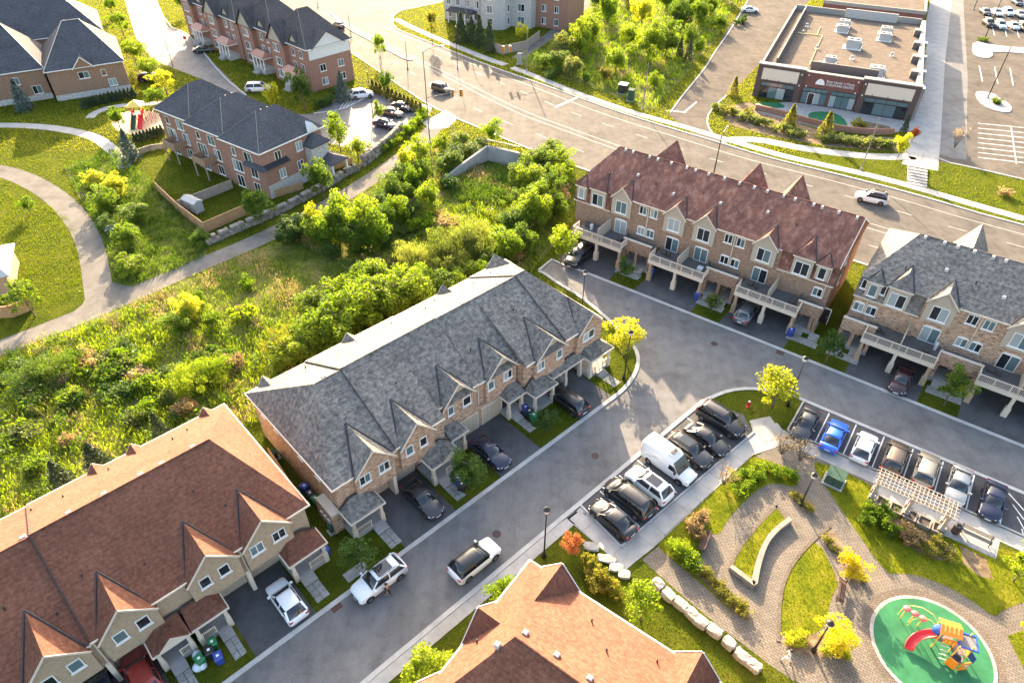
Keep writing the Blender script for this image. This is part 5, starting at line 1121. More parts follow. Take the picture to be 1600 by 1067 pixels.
# ---------------------------------------------------------------- vehicles
PROF = {   # length, width, height, hood z, belt z, cabin: (x base front, x roof front, x roof rear, x base rear), trunk z
    'sedan': (4.75, 1.83, 1.45, 0.92, 0.98, (1.02, 0.28, -1.05, -1.85), 1.02),
    'hatch': (4.35, 1.80, 1.50, 0.95, 1.00, (0.98, 0.30, -1.35, -2.02), 1.0),
    'suv': (4.75, 1.90, 1.70, 1.05, 1.12, (1.10, 0.48, -1.70, -2.18), 1.12),
    'bigsuv': (5.15, 2.0, 1.85, 1.15, 1.2, (1.20, 0.62, -1.98, -2.42), 1.2),
    'minivan': (5.1, 2.0, 1.77, 1.05, 1.1, (1.55, 0.75, -1.95, -2.4), 1.1),
}
CARM = {}
def car_meshes(kind):
    if kind in CARM: return CARM[kind]
    L, W, H, hz_, bz, (xa, xb, xc, xd), tz = PROF[kind]; hl = L / 2; hw = W / 2
    def ring(x, w, zb, zt, cr=.1):
        return [(x, -w * .93, zb), (x, -w, zb + .12), (x, -w, zb + (zt - zb) * .55), (x, -w * .965, zt - .06), (x, -w * .86, zt), (x, 0, zt + .025), (x, w * .86, zt), (x, w * .965, zt - .06), (x, w, zb + (zt - zb) * .55), (x, w, zb + .12), (x, w * .93, zb)]
    nose = hz_ - .22
    sts = [(-hl, .80, .36, tz - .22), (-hl + .10, .93, .27, tz - .06), (-hl + .4, .99, .22, tz), (xd, 1.0, .22, bz), ((xc + xb) / 2, 1.0, .21, bz), (xa, 1.0, .22, hz_ + .04), (xa + .35, .995, .22, hz_), (hl - .5, .97, .22, hz_ - .08), (hl - .16, .90, .25, nose), (hl - .02, .74, .33, nose - .16)]
    body = MB().loft([ring(x, w * hw, zb, zt) for x, w, zb, zt in sts]).mesh('body', None, True)
    def cring(x, w, z0, z1, wt): return [(x, -w, z0), (x, -wt, z1), (x, 0, z1 + .02), (x, wt, z1), (x, w, z0)]
    # glasshouse: lofted from windscreen base to rear glass base
    cb = hw * .93; ct = hw * .74
    gl = MB(); n = 7
    xs_ = [(xa, bz - .03, bz - .02, cb), ((xa + xb) / 2, bz - .03, (bz + H) / 2 - .0, (cb + ct) / 2), (xb, bz - .03, H - .05, ct), ((xb + xc) / 2, bz - .03, H - .02, ct), (xc, bz - .03, H - .05, ct), ((xc + xd) / 2, bz - .03, (bz + H) / 2 + .02, (cb + ct) / 2), (xd, bz - .03, bz - .02, cb)]
    gl.loft([cring(x, cb if i not in (0, 6) else cb * .97, z0, z1, wt) for i, (x, z0, z1, wt) in enumerate(xs_)])
    glass_ = gl.mesh('windows', M('car_glass'), True)
    # roof panel + pillars in paint
    rf = MB(); e = .012
    rr = [(xb - .02, H - .045, ct * .98), (xb - .25, H - .015, ct * 1.01), ((xb + xc) / 2, H + .012, ct * 1.02), (xc + .2, H - .015, ct * 1.01), (xc - .02, H - .045, ct * .97)]
    rf.loft([[(x, -w, zt - .05), (x, -w * .92, zt + e), (x, 0, zt + .04), (x, w * .92, zt + e), (x, w, zt - .05)] for x, zt, w in rr])
    roof = rf.mesh('roof', None, True)
    pl = MB()
    for sg in (-1, 1):
        pl.beam((xa + .02, sg * cb * .97, bz), (xb, sg * ct * 1.0, H - .05), .09, .07)
        pl.beam(((xb + xc) / 2 + .05, sg * (cb + .005), bz), ((xb + xc) / 2, sg * (ct + .01), H - .03), .10, .05)
        pl.beam((xd, sg * cb * .97, bz), (xc, sg * ct, H - .05), .16, .08)
        pl.beam((xa, sg * (cb + .01), bz), (xd, sg * (cb + .01), bz), .05, .05)
    pill = pl.mesh('pillars', None)
    wr = .34 if kind in ('suv', 'bigsuv', 'minivan') else .32
    wh = MB()
    def wheelm():
        t = MB(); t.tube((0, -.11, 0), (0, .11, 0), wr, wr, 16); a = t.mesh('wheel', M('tyre'))
        r = MB(); r.tube((0, -.125, 0), (0, .125, 0), wr * .64, wr * .60, 12); b = r.mesh('rim', M('rim'))
        return a, b
    tyre, rim = wheelm()
    wx = (hl - .88, -hl + .92)
    arch = MB().tube((0, -.075, wr + .03), (0, .075, wr + .03), wr + .07, wr + .07, 16).mesh('wheel_arch', M('under_black'))
    hd = [MB().loft([[(hl - .42, sg * hw * .66, nose - .08), (hl - .42, sg * hw * .955, nose - .08), (hl - .42, sg * hw * .955, nose + .04), (hl - .42, sg * hw * .66, nose + .04)], [(hl - .06, sg * hw * .50, nose - .12), (hl - .16, sg * hw * .86, nose - .12), (hl - .2, sg * hw * .875, nose - .02), (hl - .08, sg * hw * .52, nose - .04)]]).mesh('headlight', M('head_lamp')) for sg in (-1, 1)]
    tl = [MB().box(-hl + .0, -hl + .12, min(sg * hw * .62, sg * hw * .93), max(sg * hw * .62, sg * hw * .93), tz - .28, tz - .12).mesh('tail_light', M('tail_lamp')) for sg in (-1, 1)]
    mi = [MB().box(xa - .22, xa - .06, min(sg * cb, sg * (hw + .2)), max(sg * cb, sg * (hw + .2)), bz + .02, bz + .16).mesh('mirror', None) for sg in (-1, 1)]
    gr = MB().box(hl - .1, hl + .012, -hw * .5, hw * .5, .36, nose - .14).mesh('grille', M('under_black'))
    pt = [MB().box(hl + .012, hl + .03, -.26, .26, .40, .52).mesh('plate', M('plate')), MB().box(-hl - .03, -hl + .05, -.26, .26, .55, .68).mesh('plate', M('plate'))]
    CARM[kind] = (body, glass_, roof, pill, tyre, rim, arch, hd, tl, mi, gr, pt, wx, hw, wr, (xb, xc, H, ct))
    return CARM[kind]
_pm = {}
def painted(me, mat):
    k = (me.name, mat)
    if k not in _pm: c = me.copy(); c.materials.clear(); c.materials.append(M(mat)); _pm[k] = c
    return _pm[k]
def car(px, py, kind, mat, yaw, label, group=None, roofm=None, sun=None, name='parked_car', rails=False, z0=0.02, cat='car', zpix=0.75):
    body, gl, roof, pill, tyre, rim, arch, hd, tl, mi, gr, pt, wx, hw, wr, (xb, xc, H, ct) = car_meshes(kind)
    p = G(px, py, zpix); T = thing(name, label, cat, (p.x, p.y, z0), yaw, group)
    inst('body', painted(body, mat), T); inst('windows', gl, T); inst('roof', painted(roof, roofm or mat), T); inst('pillars', painted(pill, mat if not roofm else roofm), T)
    for x in wx:
        for sg in (-1, 1):
            inst('wheel_arch', arch, T, (x, sg * (hw - .071), 0)); w = inst('wheel', tyre, T, (x, sg * (hw - .09), wr)); inst('rim', rim, w)
    for m_ in hd: inst('headlight', m_, T)
    for m_ in tl: inst('tail_light', m_, T)
    for m_ in mi: inst('mirror', painted(m_, mat), T)
    inst('grille', gr, T)
    for m_ in pt: inst('plate', m_, T)
    if sun: MB().box(xc + .55, xb - .3, -ct * .72, ct * .72, H + .02, H + .058).build('sunroof', M('car_glass'), T)
    if rails:
        for sg in (-1, 1): MB().path([(xb - .35, sg * ct * .88, H), (xb - .45, sg * ct * .88, H + .08), (xc + .35, sg * ct * .88, H + .08), (xc + .25, sg * ct * .88, H)], .025, 6).build('roof_rail', M('rim_dark'), T)
    return T
aB_in, aB_out = FB.a + math.pi / 2, FB.a - math.pi / 2     # nose away from / towards the park
aA_in, aA_out = FA.a + math.pi / 2, FA.a - math.pi / 2
g1, g2 = 'cars parked in the bay beside the curved lawn', 'cars parked in the bay behind the pergola'
car(957, 808, 'sedan', 'car_black', aB_in, 'black sedan parked in the end bay nearest the red shrub', g1)
car(982, 777, 'minivan', 'car_black', aB_in, 'black minivan parked beside the white coupe-roofed car', g1, rails=True)
car(1014, 756, 'suv', 'car_white', aB_in, 'white crossover with dark glass roof parked next to the white van', g1, sun=True)
car(1077, 703, 'suv', 'car_charcoal', aB_out, 'dark grey crossover parked against the white van', g1, sun=True, rails=True)
car(1105, 685, 'sedan', 'car_black', aB_out, 'black sedan parked between two dark sport utility vehicles', g1)
car(1127, 655, 'bigsuv', 'car_black', aB_out, 'large black boxy sport utility vehicle at the hydrant end of the bay', g1, rails=True)
car(1259, 662, 'sedan', 'car_charcoal', aA_out, 'dark brown-grey sedan parked nose out beside the lime tree lawn', g2)
car(1304, 679, 'sedan', 'car_blue', aA_in, 'bright blue sedan parked tail towards the park', g2)
car(1351, 697, 'hatch', 'car_white', aA_in, 'white hatchback parked beside the bright blue sedan', g2)
car(1399, 714, 'suv', 'car_brown', aA_in, 'dark bronze crossover parked behind the end of the pergola', g2, rails=True)
car(1447, 733, 'suv', 'car_gold', aA_in, 'pale gold crossover parked behind the middle of the pergola', g2, rails=True)
car(1498, 757, 'sedan', 'car_silver', aA_out, 'silver white sedan parked nose to the pergola', g2)
car(1552, 781, 'sedan', 'car_navy', aA_out, 'navy blue sedan parked beside the hatched bay', g2)
car(447, 936, 'hatch', 'car_white', aB_in, 'white hatchback on the driveway of the brown roofed row')
car(221, 1052, 'suv', 'car_red', aB_in, 'dark red car half under the overhang of the brown roofed row')
car(158, 1072, 'sedan', 'car_navy', aB_in, 'navy car deep under the overhang of the brown roofed row')
car(660, 778, 'sedan', 'car_charcoal', aB_out, 'dark grey sedan nosing out of the open garage recess', None)
car(766, 705, 'sedan', 'car_navy', aB_out, 'navy sedan on the driveway beside the oval green tree')
car(888, 625, 'suv', 'car_black', aB_in, 'black crossover backed on the driveway near the street corner')
car(592, 903, 'suv', 'car_white', FB.a + math.pi, 'white crossover with black glass roof standing at the kerb', None, None, True, 'car', True)
car(742, 873, 'suv', 'car_white', FB.a, 'white sport utility vehicle with black roof driving along the street', None, 'car_black', None, 'car')
car(905, 400, 'bigsuv', 'car_black', aA_out, 'black pickup-like sport utility vehicle under the end balcony')
car(1167, 487, 'suv', 'car_grey', aA_in, 'steel grey crossover under the balcony of the dark red roofed row', rails=True)
car(1409, 592, 'sedan', 'car_wine', aA_out, 'dark wine red sedan nosing out from under the balcony')
car(690, 138, 'suv', 'car_brown', math.radians(-38), 'dark brown sport utility vehicle driving on the main road junction', None, None, None, 'car')
car(1362, 308, 'suv', 'car_white', math.radians(154), 'white sport utility vehicle with dark roof driving on the main road', None, 'car_black', None, 'car', True)
car(529, 38, 'sedan', 'car_charcoal', math.radians(120), 'dark car on the main road behind the terrace roof', None, None, None, 'car')
car(403, 137, 'minivan', 'car_white', FT2.a + math.radians(50), 'white minivan parked before the columned porticoes')
car(318, 77, 'sedan', 'car_charcoal', FT2.a + math.radians(60), 'dark sedan parked beside the crosswalk of the upper terrace')
car(565, 147, 'suv', 'car_white', math.radians(20), 'white hatchback parked by the blue spruce')
for (x, y, mt, lb) in ((628, 166, 'car_charcoal', 'dark sedan parked closest to the cedar hedge'), (612, 175, 'car_brown', 'brown-grey sedan parked in the middle of the hedge court'), (601, 193, 'car_navy', 'navy car parked behind the small court tree')):
    car(x, y, 'sedan', mt, math.radians(-28), lb, 'cars in the hedge court')
car(234, 121, 'suv', 'car_navy', math.radians(10), 'navy car in the shade of the street trees by the brick house')
car(1172, 15, 'sedan', 'car_white', math.radians(-8), 'white sedan parked on the retail drive')
for (x, y, mt, lb) in ((1540, 18, 'car_charcoal', 'dark car at the head of the rear retail row'), (1558, 19, 'car_white', None), (1575, 19, 'car_white', None), (1594, 22, 'car_silver', None), (1545, 36, 'car_black', 'black car at the head of the front retail row'), (1563, 39, 'car_white', None), (1584, 40, 'car_white', None), (1599, 42, 'car_brown', 'brown car in the front retail row'), (1590, 3, 'car_navy', 'navy car at the far edge of the retail lot')):
    car(x, y, 'suv' if x % 2 else 'sedan', mt, math.radians(-98), lb or 'pale car parked in the double row of the retail lot', 'cars in the retail lot')
# delivery van
def van():
    p = G(1046, 720, 1.1); T = thing('delivery_van', 'white high-roof delivery van with rooftop cooling unit parked among the cars', 'van', (p.x, p.y, .02), aB_out); T.scale = (.95, .95, .93)
    hl, hw = 2.95, 1.0
    def ring(x, w, zb, zt, r): return [(x, -w * .95, zb), (x, -w, zb + .15), (x, -w, (zb + zt) / 2), (x, -w * (1 - r * .3), zt - .22), (x, -w * (1 - r), zt), (x, 0, zt + .03), (x, w * (1 - r), zt), (x, w * (1 - r * .3), zt - .22), (x, w, (zb + zt) / 2), (x, w, zb + .15), (x, w * .95, zb)]
    MB().loft([ring(x, w * hw, zb, zt, r) for x, w, zb, zt, r in ((-hl, .94, .42, 2.5, .16), (-hl + .12, 1, .35, 2.62, .14), (-1.2, 1.02, .33, 2.66, .14), (.55, 1.02, .33, 2.62, .15), (.95, 1.0, .33, 2.35, .2), (1.35, .99, .33, 1.75, .22), (1.85, .97, .33, 1.22, .16), (2.5, .92, .34, 1.08, .15), (2.85, .82, .36, .85, .15), (hl, .7, .42, .68, .15))]).build('body', M('car_white'), T, smooth=True)
    MB().loft([[(.93, -.86, 2.33), (.93, .86, 2.33), (.96, .86, 2.37), (.96, -.86, 2.37)], [(1.78, -.94, 1.29), (1.78, .94, 1.29), (1.83, .94, 1.32), (1.83, -.94, 1.32)]]).build('windscreen', M('car_glass'), T)
    for sg in (-1, 1):
        MB().loft([[(.55, sg * 1.0, 1.35), (1.55, sg * .985, 1.35), (1.55, sg * .99, 1.36), (.55, sg * 1.03, 1.36)], [(.6, sg * .95, 1.98), (1.1, sg * .90, 1.95), (1.1, sg * .94, 1.96), (.6, sg * 1.0, 1.99)]]).build('side_window', M('car_glass'), T)
        MB().box(1.35, 1.5, min(sg * .98, sg * 1.25), max(sg * .98, sg * 1.25), 1.3, 1.6).build('mirror', M('under_black'), T)
        MB().box(2.62, 2.86, min(sg * .5, sg * .84), max(sg * .5, sg * .84), .78, .96).build('headlight', M('head_lamp'), T)
        MB().box(-hl - .02, -hl + .1, min(sg * .8, sg * .95), max(sg * .8, sg * .95), 1.0, 1.6).build('tail_light', M('tail_lamp'), T)
        for x in (1.95, -1.75):
            MB().tube((x, sg * .85, .4), (x, sg * 1.012, .4), .45, .45, 16).build('wheel_arch', M('under_black'), T)
            w = MB().tube((0, -.12, 0), (0, .12, 0), .36, .36, 16).build('wheel', M('tyre'), T, (x, sg * .92, .36)); MB().tube((0, -.13, 0), (0, .13, 0), .2, .2, 10).build('rim', M('rim'), w)
        lg = MB(); y_ = sg * 1.03
        lg.extr([(-1.6, y_, 1.55), (-1.2, y_, 1.5), (-.7, y_, 1.75), (-1.0, y_, 1.8), (-1.3, y_, 1.7)], (0, .006 * sg, 0)); lg.extr([(-2.2, y_, 1.2), (-1.5, y_, 1.2), (-1.5, y_, 1.3), (-2.2, y_, 1.3)], (0, .006 * sg, 0)); lg.build('side_print', M('furniture_light'), T)
    MB().box(2.6, hl + .02, -.6, .6, .45, .72).build('grille', M('under_black'), T)
    c = MB(); c.loft([[(-.05, -.62, 2.6), (.75, -.62, 2.6), (.75, .62, 2.6), (-.05, .62, 2.6)], [(.05, -.55, 2.95), (.6, -.55, 2.85), (.6, .55, 2.85), (.05, .55, 2.95)]]); u = c.build('cooling_unit', M('trim_white'), T)
    MB().box(.1, .5, -.42, -.05, 2.9, 2.97).build('fan', M('under_black'), u); MB().box(.1, .5, .05, .42, 2.9, 2.97).build('fan', M('under_black'), u)
van()
# ---------------------------------------------------------------- vegetation
def inside_one(poly, p):
    c = False; j = len(poly) - 1
    for i in range(len(poly)):
        (xi, yi), (xj, yj) = poly[i], poly[j]
        if (yi > p[1]) != (yj > p[1]) and p[0] < (xj - xi) * (p[1] - yi) / (yj - yi) + xi: c = not c
        j = i
    return c
nr = np.random.default_rng(5)
def leaf_mesh(name, centers, size, mat, squash=1.0, blade=False):
    """one quad leaf-spray per centre, random attitude"""
    n = len(centers); c = np.asarray(centers, float)
    a = nr.normal(size=(n, 3)); a /= np.linalg.norm(a, axis=1)[:, None]
    b = nr.normal(size=(n, 3)); b -= (b * a).sum(1)[:, None] * a; b /= np.linalg.norm(b, axis=1)[:, None]
    s = size * nr.uniform(.6, 1.35, (n, 1)); s2 = s * nr.uniform(.45, .8, (n, 1))
    if blade: a = a * .55 + np.array([0, 0, 1.0]); a /= np.linalg.norm(a, axis=1)[:, None]; s = s * 1.5; s2 = s2 * .45
    v = np.stack([c - a * s, c + b * s2 * .9 - a * s * .1, c + a * s, c - b * s2 * .9 + a * s * .1], 1).reshape(-1, 3)
    me = bpy.data.meshes.new(name); me.vertices.add(4 * n); me.vertices.foreach_set('co', v.ravel())
    me.loops.add(4 * n); me.loops.foreach_set('vertex_index', np.arange(4 * n)); me.polygons.add(n)
    me.polygons.foreach_set('loop_start', np.arange(0, 4 * n, 4)); me.polygons.foreach_set('loop_total', np.full(n, 4))
    me.materials.append(M(mat)); me.update(calc_edges=True); return me
def crown_pts(n, r, zc, rz, clumps=16, spread=.42, ph=None, hollow=.35):
    """leaf centres gathered in lumps through an uneven crown"""
    d = nr.normal(size=(clumps, 3)); d /= np.linalg.norm(d, axis=1)[:, None]
    rad = nr.uniform(hollow, 1.0, (clumps, 1)); cc = d * rad * np.array([r, r, rz]) * nr.uniform(.75, 1.1, (clumps, 1)); cs = nr.uniform(.6, 1.25, clumps)
    k = nr.integers(0, clumps, n); o = nr.normal(size=(n, 3)); o /= np.linalg.norm(o, axis=1)[:, None]; o *= nr.uniform(.25, 1, (n, 1)) ** .5
    p = cc[k] + o * (cs[k] * spread)[:, None] * np.array([r, r, rz * .85]); p[:, 2] += zc; return p
def trunk_mesh(h, r, limbs=5, top=.75, lean=.05):
    m = MB(); z = 0; p = Vector((0, 0, -.1)); rr = r; segs = 4; pts = [p]
    for k in range(segs):
        q = Vector((rnd.uniform(-lean, lean) * h * .3, rnd.uniform(-lean, lean) * h * .3, h * top * (k + 1) / segs)); m.tube(p, q, rr, rr * .78, 7, False); rr *= .78; p = q; pts.append(q)
    for k in range(limbs):
        s = pts[1 + k % (len(pts) - 1)]; a = 2.4 * k + rnd.random(); ln = h * rnd.uniform(.2, .34)
        e = s + Vector((math.cos(a) * ln * .8, math.sin(a) * ln * .8, ln * .75)); m.tube(s, e, r * .42, r * .14, 5, False)
        e2 = e + Vector((math.cos(a + .8) * ln * .4, math.sin(a + .8) * ln * .4, ln * .4)); m.tube(e, e2, r * .16, r * .06, 4, False)
    return m.mesh('trunk', M('bark'), True)
TREE = {}
def tree_kind(kind):
    if kind in TREE: return TREE[kind]
    out = []
    for v in range(3):
        if kind == 'street':      # 5 m tall, radius 2
            cr = leaf_mesh('crown', crown_pts(3000, 2.0, 3.2, 1.75, 30, .32, hollow=.3), .115, 'leaf_mid'); tr = trunk_mesh(4.6, .09, 6)
        elif kind == 'oval':
            cr = leaf_mesh('crown', crown_pts(3000, 1.6, 2.9, 2.1, 32, .32, hollow=.3), .115, 'leaf_mid'); tr = trunk_mesh(4.6, .09, 5)
        elif kind == 'wild':      # 7 m tall, radius 2.6
            cr = leaf_mesh('crown', crown_pts(5200, 2.7, 3.2, 3.2, 44, .30, hollow=.25), .155, 'leaf_mid'); tr = trunk_mesh(6.6, .13, 8)
        elif kind == 'willow':
            p = crown_pts(5600, 3.0, 2.3, 2.4, 44, .30, hollow=.25); p[:, 2] = np.abs(p[:, 2]); cr = leaf_mesh('crown', p, .14, 'leaf_mid', blade=True); tr = trunk_mesh(4.6, .12, 9, .6, .2)
        elif kind == 'shrub':     # 1 m tall, radius 1
            p = crown_pts(800, .95, .6, .62, 18, .4, hollow=.25); p[:, 2] = np.abs(p[:, 2]); cr = leaf_mesh('crown', p, .095, 'leaf_mid'); tr = trunk_mesh(.7, .04, 6, .7, .3)
        elif kind == 'tuft':
            n = 260; a = nr.uniform(0, 6.28, n); q = nr.uniform(0, 1, n) ** .5 * .55; p = np.c_[np.cos(a) * q, np.sin(a) * q, nr.uniform(.1, .8, n)]; cr = leaf_mesh('crown', p, .17, 'leaf_mid', blade=True); tr = None
        elif kind in ('spruce', 'cedar'):
            n = 1900 if kind == 'spruce' else 900; H = 6.0 if kind == 'spruce' else 2.4; R = 1.75 if kind == 'spruce' else .5
            z = nr.uniform(0, 1, n) ** .8; z = 1 - z; a = nr.uniform(0, 6.28, n)
            lay = (np.sin(z * 50) * .15 + .85) if kind == 'spruce' else 1; lob = 1 + .16 * np.sin(a * 5 + z * 9)
            rr = R * (1 - z) ** .85 * lay * lob * nr.uniform(.45, 1.05, n) + .04
            p = np.c_[np.cos(a) * rr, np.sin(a) * rr, z * H + .25 - (rr * .18 if kind == 'spruce' else 0)]; cr = leaf_mesh('crown', p, .17 if kind == 'spruce' else .11, 'leaf_spruce'); tr = trunk_mesh(H * .95, .1 if kind == 'spruce' else .05, 0, .95, .0)
        elif kind == 'bare':
            m = MB()
            for k in range(9):
                a = .7 * k; s = Vector((0, 0, .2)); e = Vector((math.cos(a) * rnd.uniform(.5, 1.1), math.sin(a) * rnd.uniform(.5, 1.1), rnd.uniform(1.8, 3.0))); m.tube(s, e, .04, .02, 5, False)
                for j in range(5):
                    s2 = s.lerp(e, rnd.uniform(.35, 1)); e2 = s2 + Vector((rnd.uniform(-.6, .6), rnd.uniform(-.6, .6), rnd.uniform(.3, .8))); m.tube(s2, e2, .018, .008, 4, False)
            tr = m.mesh('trunk', M('bark')); cr = leaf_mesh('crown', crown_pts(420, 1.3, 2.3, 1.0, 14, .5), .07, 'leaf_straw')
        out.append((cr, tr))
    TREE[kind] = out; return out
_rec = {}
def recol(me, mat):
    k = (me.name, mat)
    if k not in _rec: c = me.copy(); c.materials.clear(); c.materials.append(M(mat)); _rec[k] = c
    return _rec[k]
BASEH = {'street': 5.0, 'oval': 5.0, 'wild': 7.0, 'willow': 5.0, 'shrub': 1.2, 'tuft': 1.0, 'spruce': 6.2, 'cedar': 2.6, 'bare': 3.4}
BASER = {'street': 2.0, 'oval': 1.6, 'wild': 2.5, 'willow': 3.0, 'shrub': .95, 'tuft': .6, 'spruce': 1.75, 'cedar': .5, 'bare': 1.3}
cnt = [0]
def plant(px, py, kind, mat, h, r, label, group=None, name=None, cat=None, world=None, z=0.0):
    cnt[0] += 1
    cr, tr = tree_kind(kind)[cnt[0] % 3]
    p = world or G(px, py); sx = r / BASER[kind]; sz = h / BASEH[kind]
    T = thing(name or ('tree' if kind not in ('shrub', 'tuft') else 'shrub'), label, cat or ('tree' if kind not in ('shrub', 'tuft') else 'shrub'), (p[0], p[1], z), rnd.uniform(0, 6.28), group)
    T.scale = (sx * rnd.uniform(.93, 1.07), sx * rnd.uniform(.93, 1.07), sz)
    inst('crown', recol(cr, mat), T)
    if tr: inst('trunk' if kind not in ('shrub',) else 'stems', tr, T)
    return T
# street and garden trees
S = 'street'
for a in ((974, 556, S, 'leaf_lime', 5.2, 2.5, 'lime yellow young tree on the corner lawn beside the street lamp'), (1206, 636, S, 'leaf_lime', 5.3, 2.6, 'lime yellow round tree on the lawn by the red hydrant'),
          (734, 762, 'oval', 'leaf_dark', 5.2, 1.75, 'dense oval green tree beside the navy sedan driveway'), (853.6, 674, 'oval', 'leaf_dark', 3.3, 1.3, 'small round green tree before the paired porches'),
          (566, 888, S, 'leaf_dark', 4.2, 1.7, 'dark leafy tree on the lawn beside the white kerbside crossover'), (785, 948, S, 'leaf_bright', 4.6, 1.5, 'bright young tree between pavement and brown hip roof'),
          (676, 1072, S, 'leaf_bright', 5.4, 2.1, 'bright bushy tree at the pavement edge under the brown gutter'), (1000, 968, S, 'leaf_bright', 4.8, 1.8, 'bright green tree on the lawn behind the white boulders'),
          (973.7, 440, S, 'leaf_dark', 3.6, 1.45, 'green round tree before the first pair of doors of the dark red roofed row'), (1110, 488, S, 'leaf_sage', 3.0, 1.35, 'pale thin-leaved tree before the middle doors of the dark red roofed row'),
          (1290, 566, S, 'leaf_dark', 4.4, 1.9, 'dark green full tree in the gap between the two balcony rows'), (1474, 634, S, 'leaf_mid', 5.2, 1.9, 'green leaning tree before the pale brick balcony row'),
          (876, 412, S, 'leaf_bright', 6.4, 2.3, 'bright green tall tree at the dead end of the street'), (1583, 908, S, 'leaf_bright', 5.0, 2.0, 'bright green tree beside the long bench lawn'),
          (1322, 903, S, 'leaf_yellow', 2.9, 1.45, 'golden yellow small tree in the bed along the straight paved walk'), (1300, 1012, S, 'leaf_yellow', 3.1, 1.7, 'golden yellow small tree beside the round green play surface'),
          (1606, 1000, S, 'leaf_yellow', 3.0, 1.3, 'golden yellow small tree on the lawn right of the play surface'),
          (768, 233, S, 'leaf_bright', 6.0, 2.0, 'slender roadside tree on the verge near the concrete headwall'), (410, 352, 'oval', 'leaf_mid', 6.8, 2.5, 'round dark tree at the corner of the timber fence'),
          (505, 312, 'oval', 'leaf_mid', 7.4, 2.3, 'tall green tree beside the stone base of the brick row'), (533, 238, 'oval', 'leaf_bright', 7.5, 1.9, 'upright bright tree before the porch of the charcoal roofed row'),
          (560, 250, 'oval', 'leaf_bright', 4.5, 2.0, 'bushy bright tree on the armour stone wall'), (476, 172, 'oval', 'leaf_dark', 8.5, 2.5, 'dark pear-shaped tree before the white sided terrace end'),
          (430, 172, 'oval', 'leaf_lime', 5.5, 1.5, 'lime pointed tree showing above the charcoal ridge'), (606, 150, S, 'leaf_mid', 5.6, 1.7, 'small street tree on the verge of the main road junction'), (596, 100, S, 'leaf_bright', 7.0, 1.8, 'bright tree at the rear corner of the white sided terrace'),
          (593, 195, S, 'leaf_mid', 4.6, 1.5, 'green tree in front of the cars of the hedge court'), (815, 70, S, 'leaf_lime', 5.4, 2.0, 'lime tree inside the timber fence of the apartment house'), (676, 70, S, 'leaf_olive', 8.5, 1.6, 'thin half bare tree on the verge before the apartment house'),
          (640, 282, 'wild', 'leaf_lime', 6.5, 1.8, 'pale feathery tree between path and ravine'), (655, 265, 'wild', 'leaf_bright', 6.5, 2.0, 'bright tree where the path meets the plaza'), (55, 495, S, 'leaf_mid', 5.6, 2.4, 'green tree overhanging the fork of the paths'), (48, 335, S, 'leaf_bright', 3.2, 1.3, 'young bright tree alone on the open lawn'),
          (215, 105, S, 'leaf_bright', 6.5, 2.6, None), (195, 60, S, 'leaf_bright', 6.5, 2.6, None), (178, 28, S, 'leaf_bright', 6.5, 2.4, None), (236, 128, S, 'leaf_bright', 5.5, 2.6, None), (262, 150, S, 'leaf_lime', 5.5, 2.6, None), (250, 170, S, 'leaf_bright', 4.5, 2.2, None),
          (292, 24, S, 'leaf_dark', 6.0, 1.9, 'dark tree beside the first portico of the terrace'), (190, 205, 'oval', 'leaf_bright', 5.0, 1.7, 'bright tree at the edge of the sand play area'), (1400, 252, S, 'leaf_lime', 5.5, 1.4, 'lime yellow tree at the end of the childcare shrub bed'),
          (1366, 10, S, 'leaf_yellow', 4.5, 2.2, 'yellow tree between the two retail roofs')):
    px, py, k, mt, h, r, lb = a
    plant(px, py, k, mt, h, r, lb or 'bright street tree in the row along the estate street by the brick house', None if lb else 'trees along the estate street')
for i, (px, py, h) in enumerate(((721, 66, 7.0), (738, 67, 6.0), (750, 74, 7.2), (765, 81, 7.0))): plant(px, py, 'spruce', 'leaf_spruce', h, 2.0, 'young spruce in the row before the stone apartment house', 'spruces before the apartment house', 'spruce_tree')
for (px, py, mt, h, r, lb) in ((537, 158, 'leaf_blue', 6.0, 1.8, 'blue spruce at the end wall of the white sided terrace'), (207, 250, 'leaf_blue', 5.5, 1.9, 'blue-grey spruce below the sand play area'), (40, 172, 'leaf_blue', 6, 2.0, 'dark spruce against the brown brick house'),
                               (1075, 96, 'leaf_spruce', 5, 1.3, 'dark spruce on the grass bank beside the retail drive'), (1061, 90, 'leaf_spruce', 4.5, 1.2, 'small spruce higher on the grass bank'), (165, 745, 'leaf_spruce', 4.8, 1.8, 'dark spruce behind the brown ridge, right of the pair'), (110, 770, 'leaf_spruce', 4.6, 1.7, 'dark spruce behind the brown eave, low and broad'), (258, 690, 'leaf_spruce', 4.2, 1.3, 'slim dark conifer behind the brown roof end'),
                               (1145, 150, 'leaf_olive', 4, 1.5, 'olive conifer at the corner of the childcare bed'), (1232, 200, 'leaf_olive', 4.6, 1.7, 'olive pointed conifer left in front of the childcare door'), (1287, 214, 'leaf_olive', 4.8, 1.8, 'olive pointed conifer right in front of the green turf'), (1412, 205, 'leaf_spruce', 3.2, .8, 'slim dark conifer at the childcare corner')):
    plant(px, py, 'spruce', mt, h, r, lb, None, 'spruce_tree')
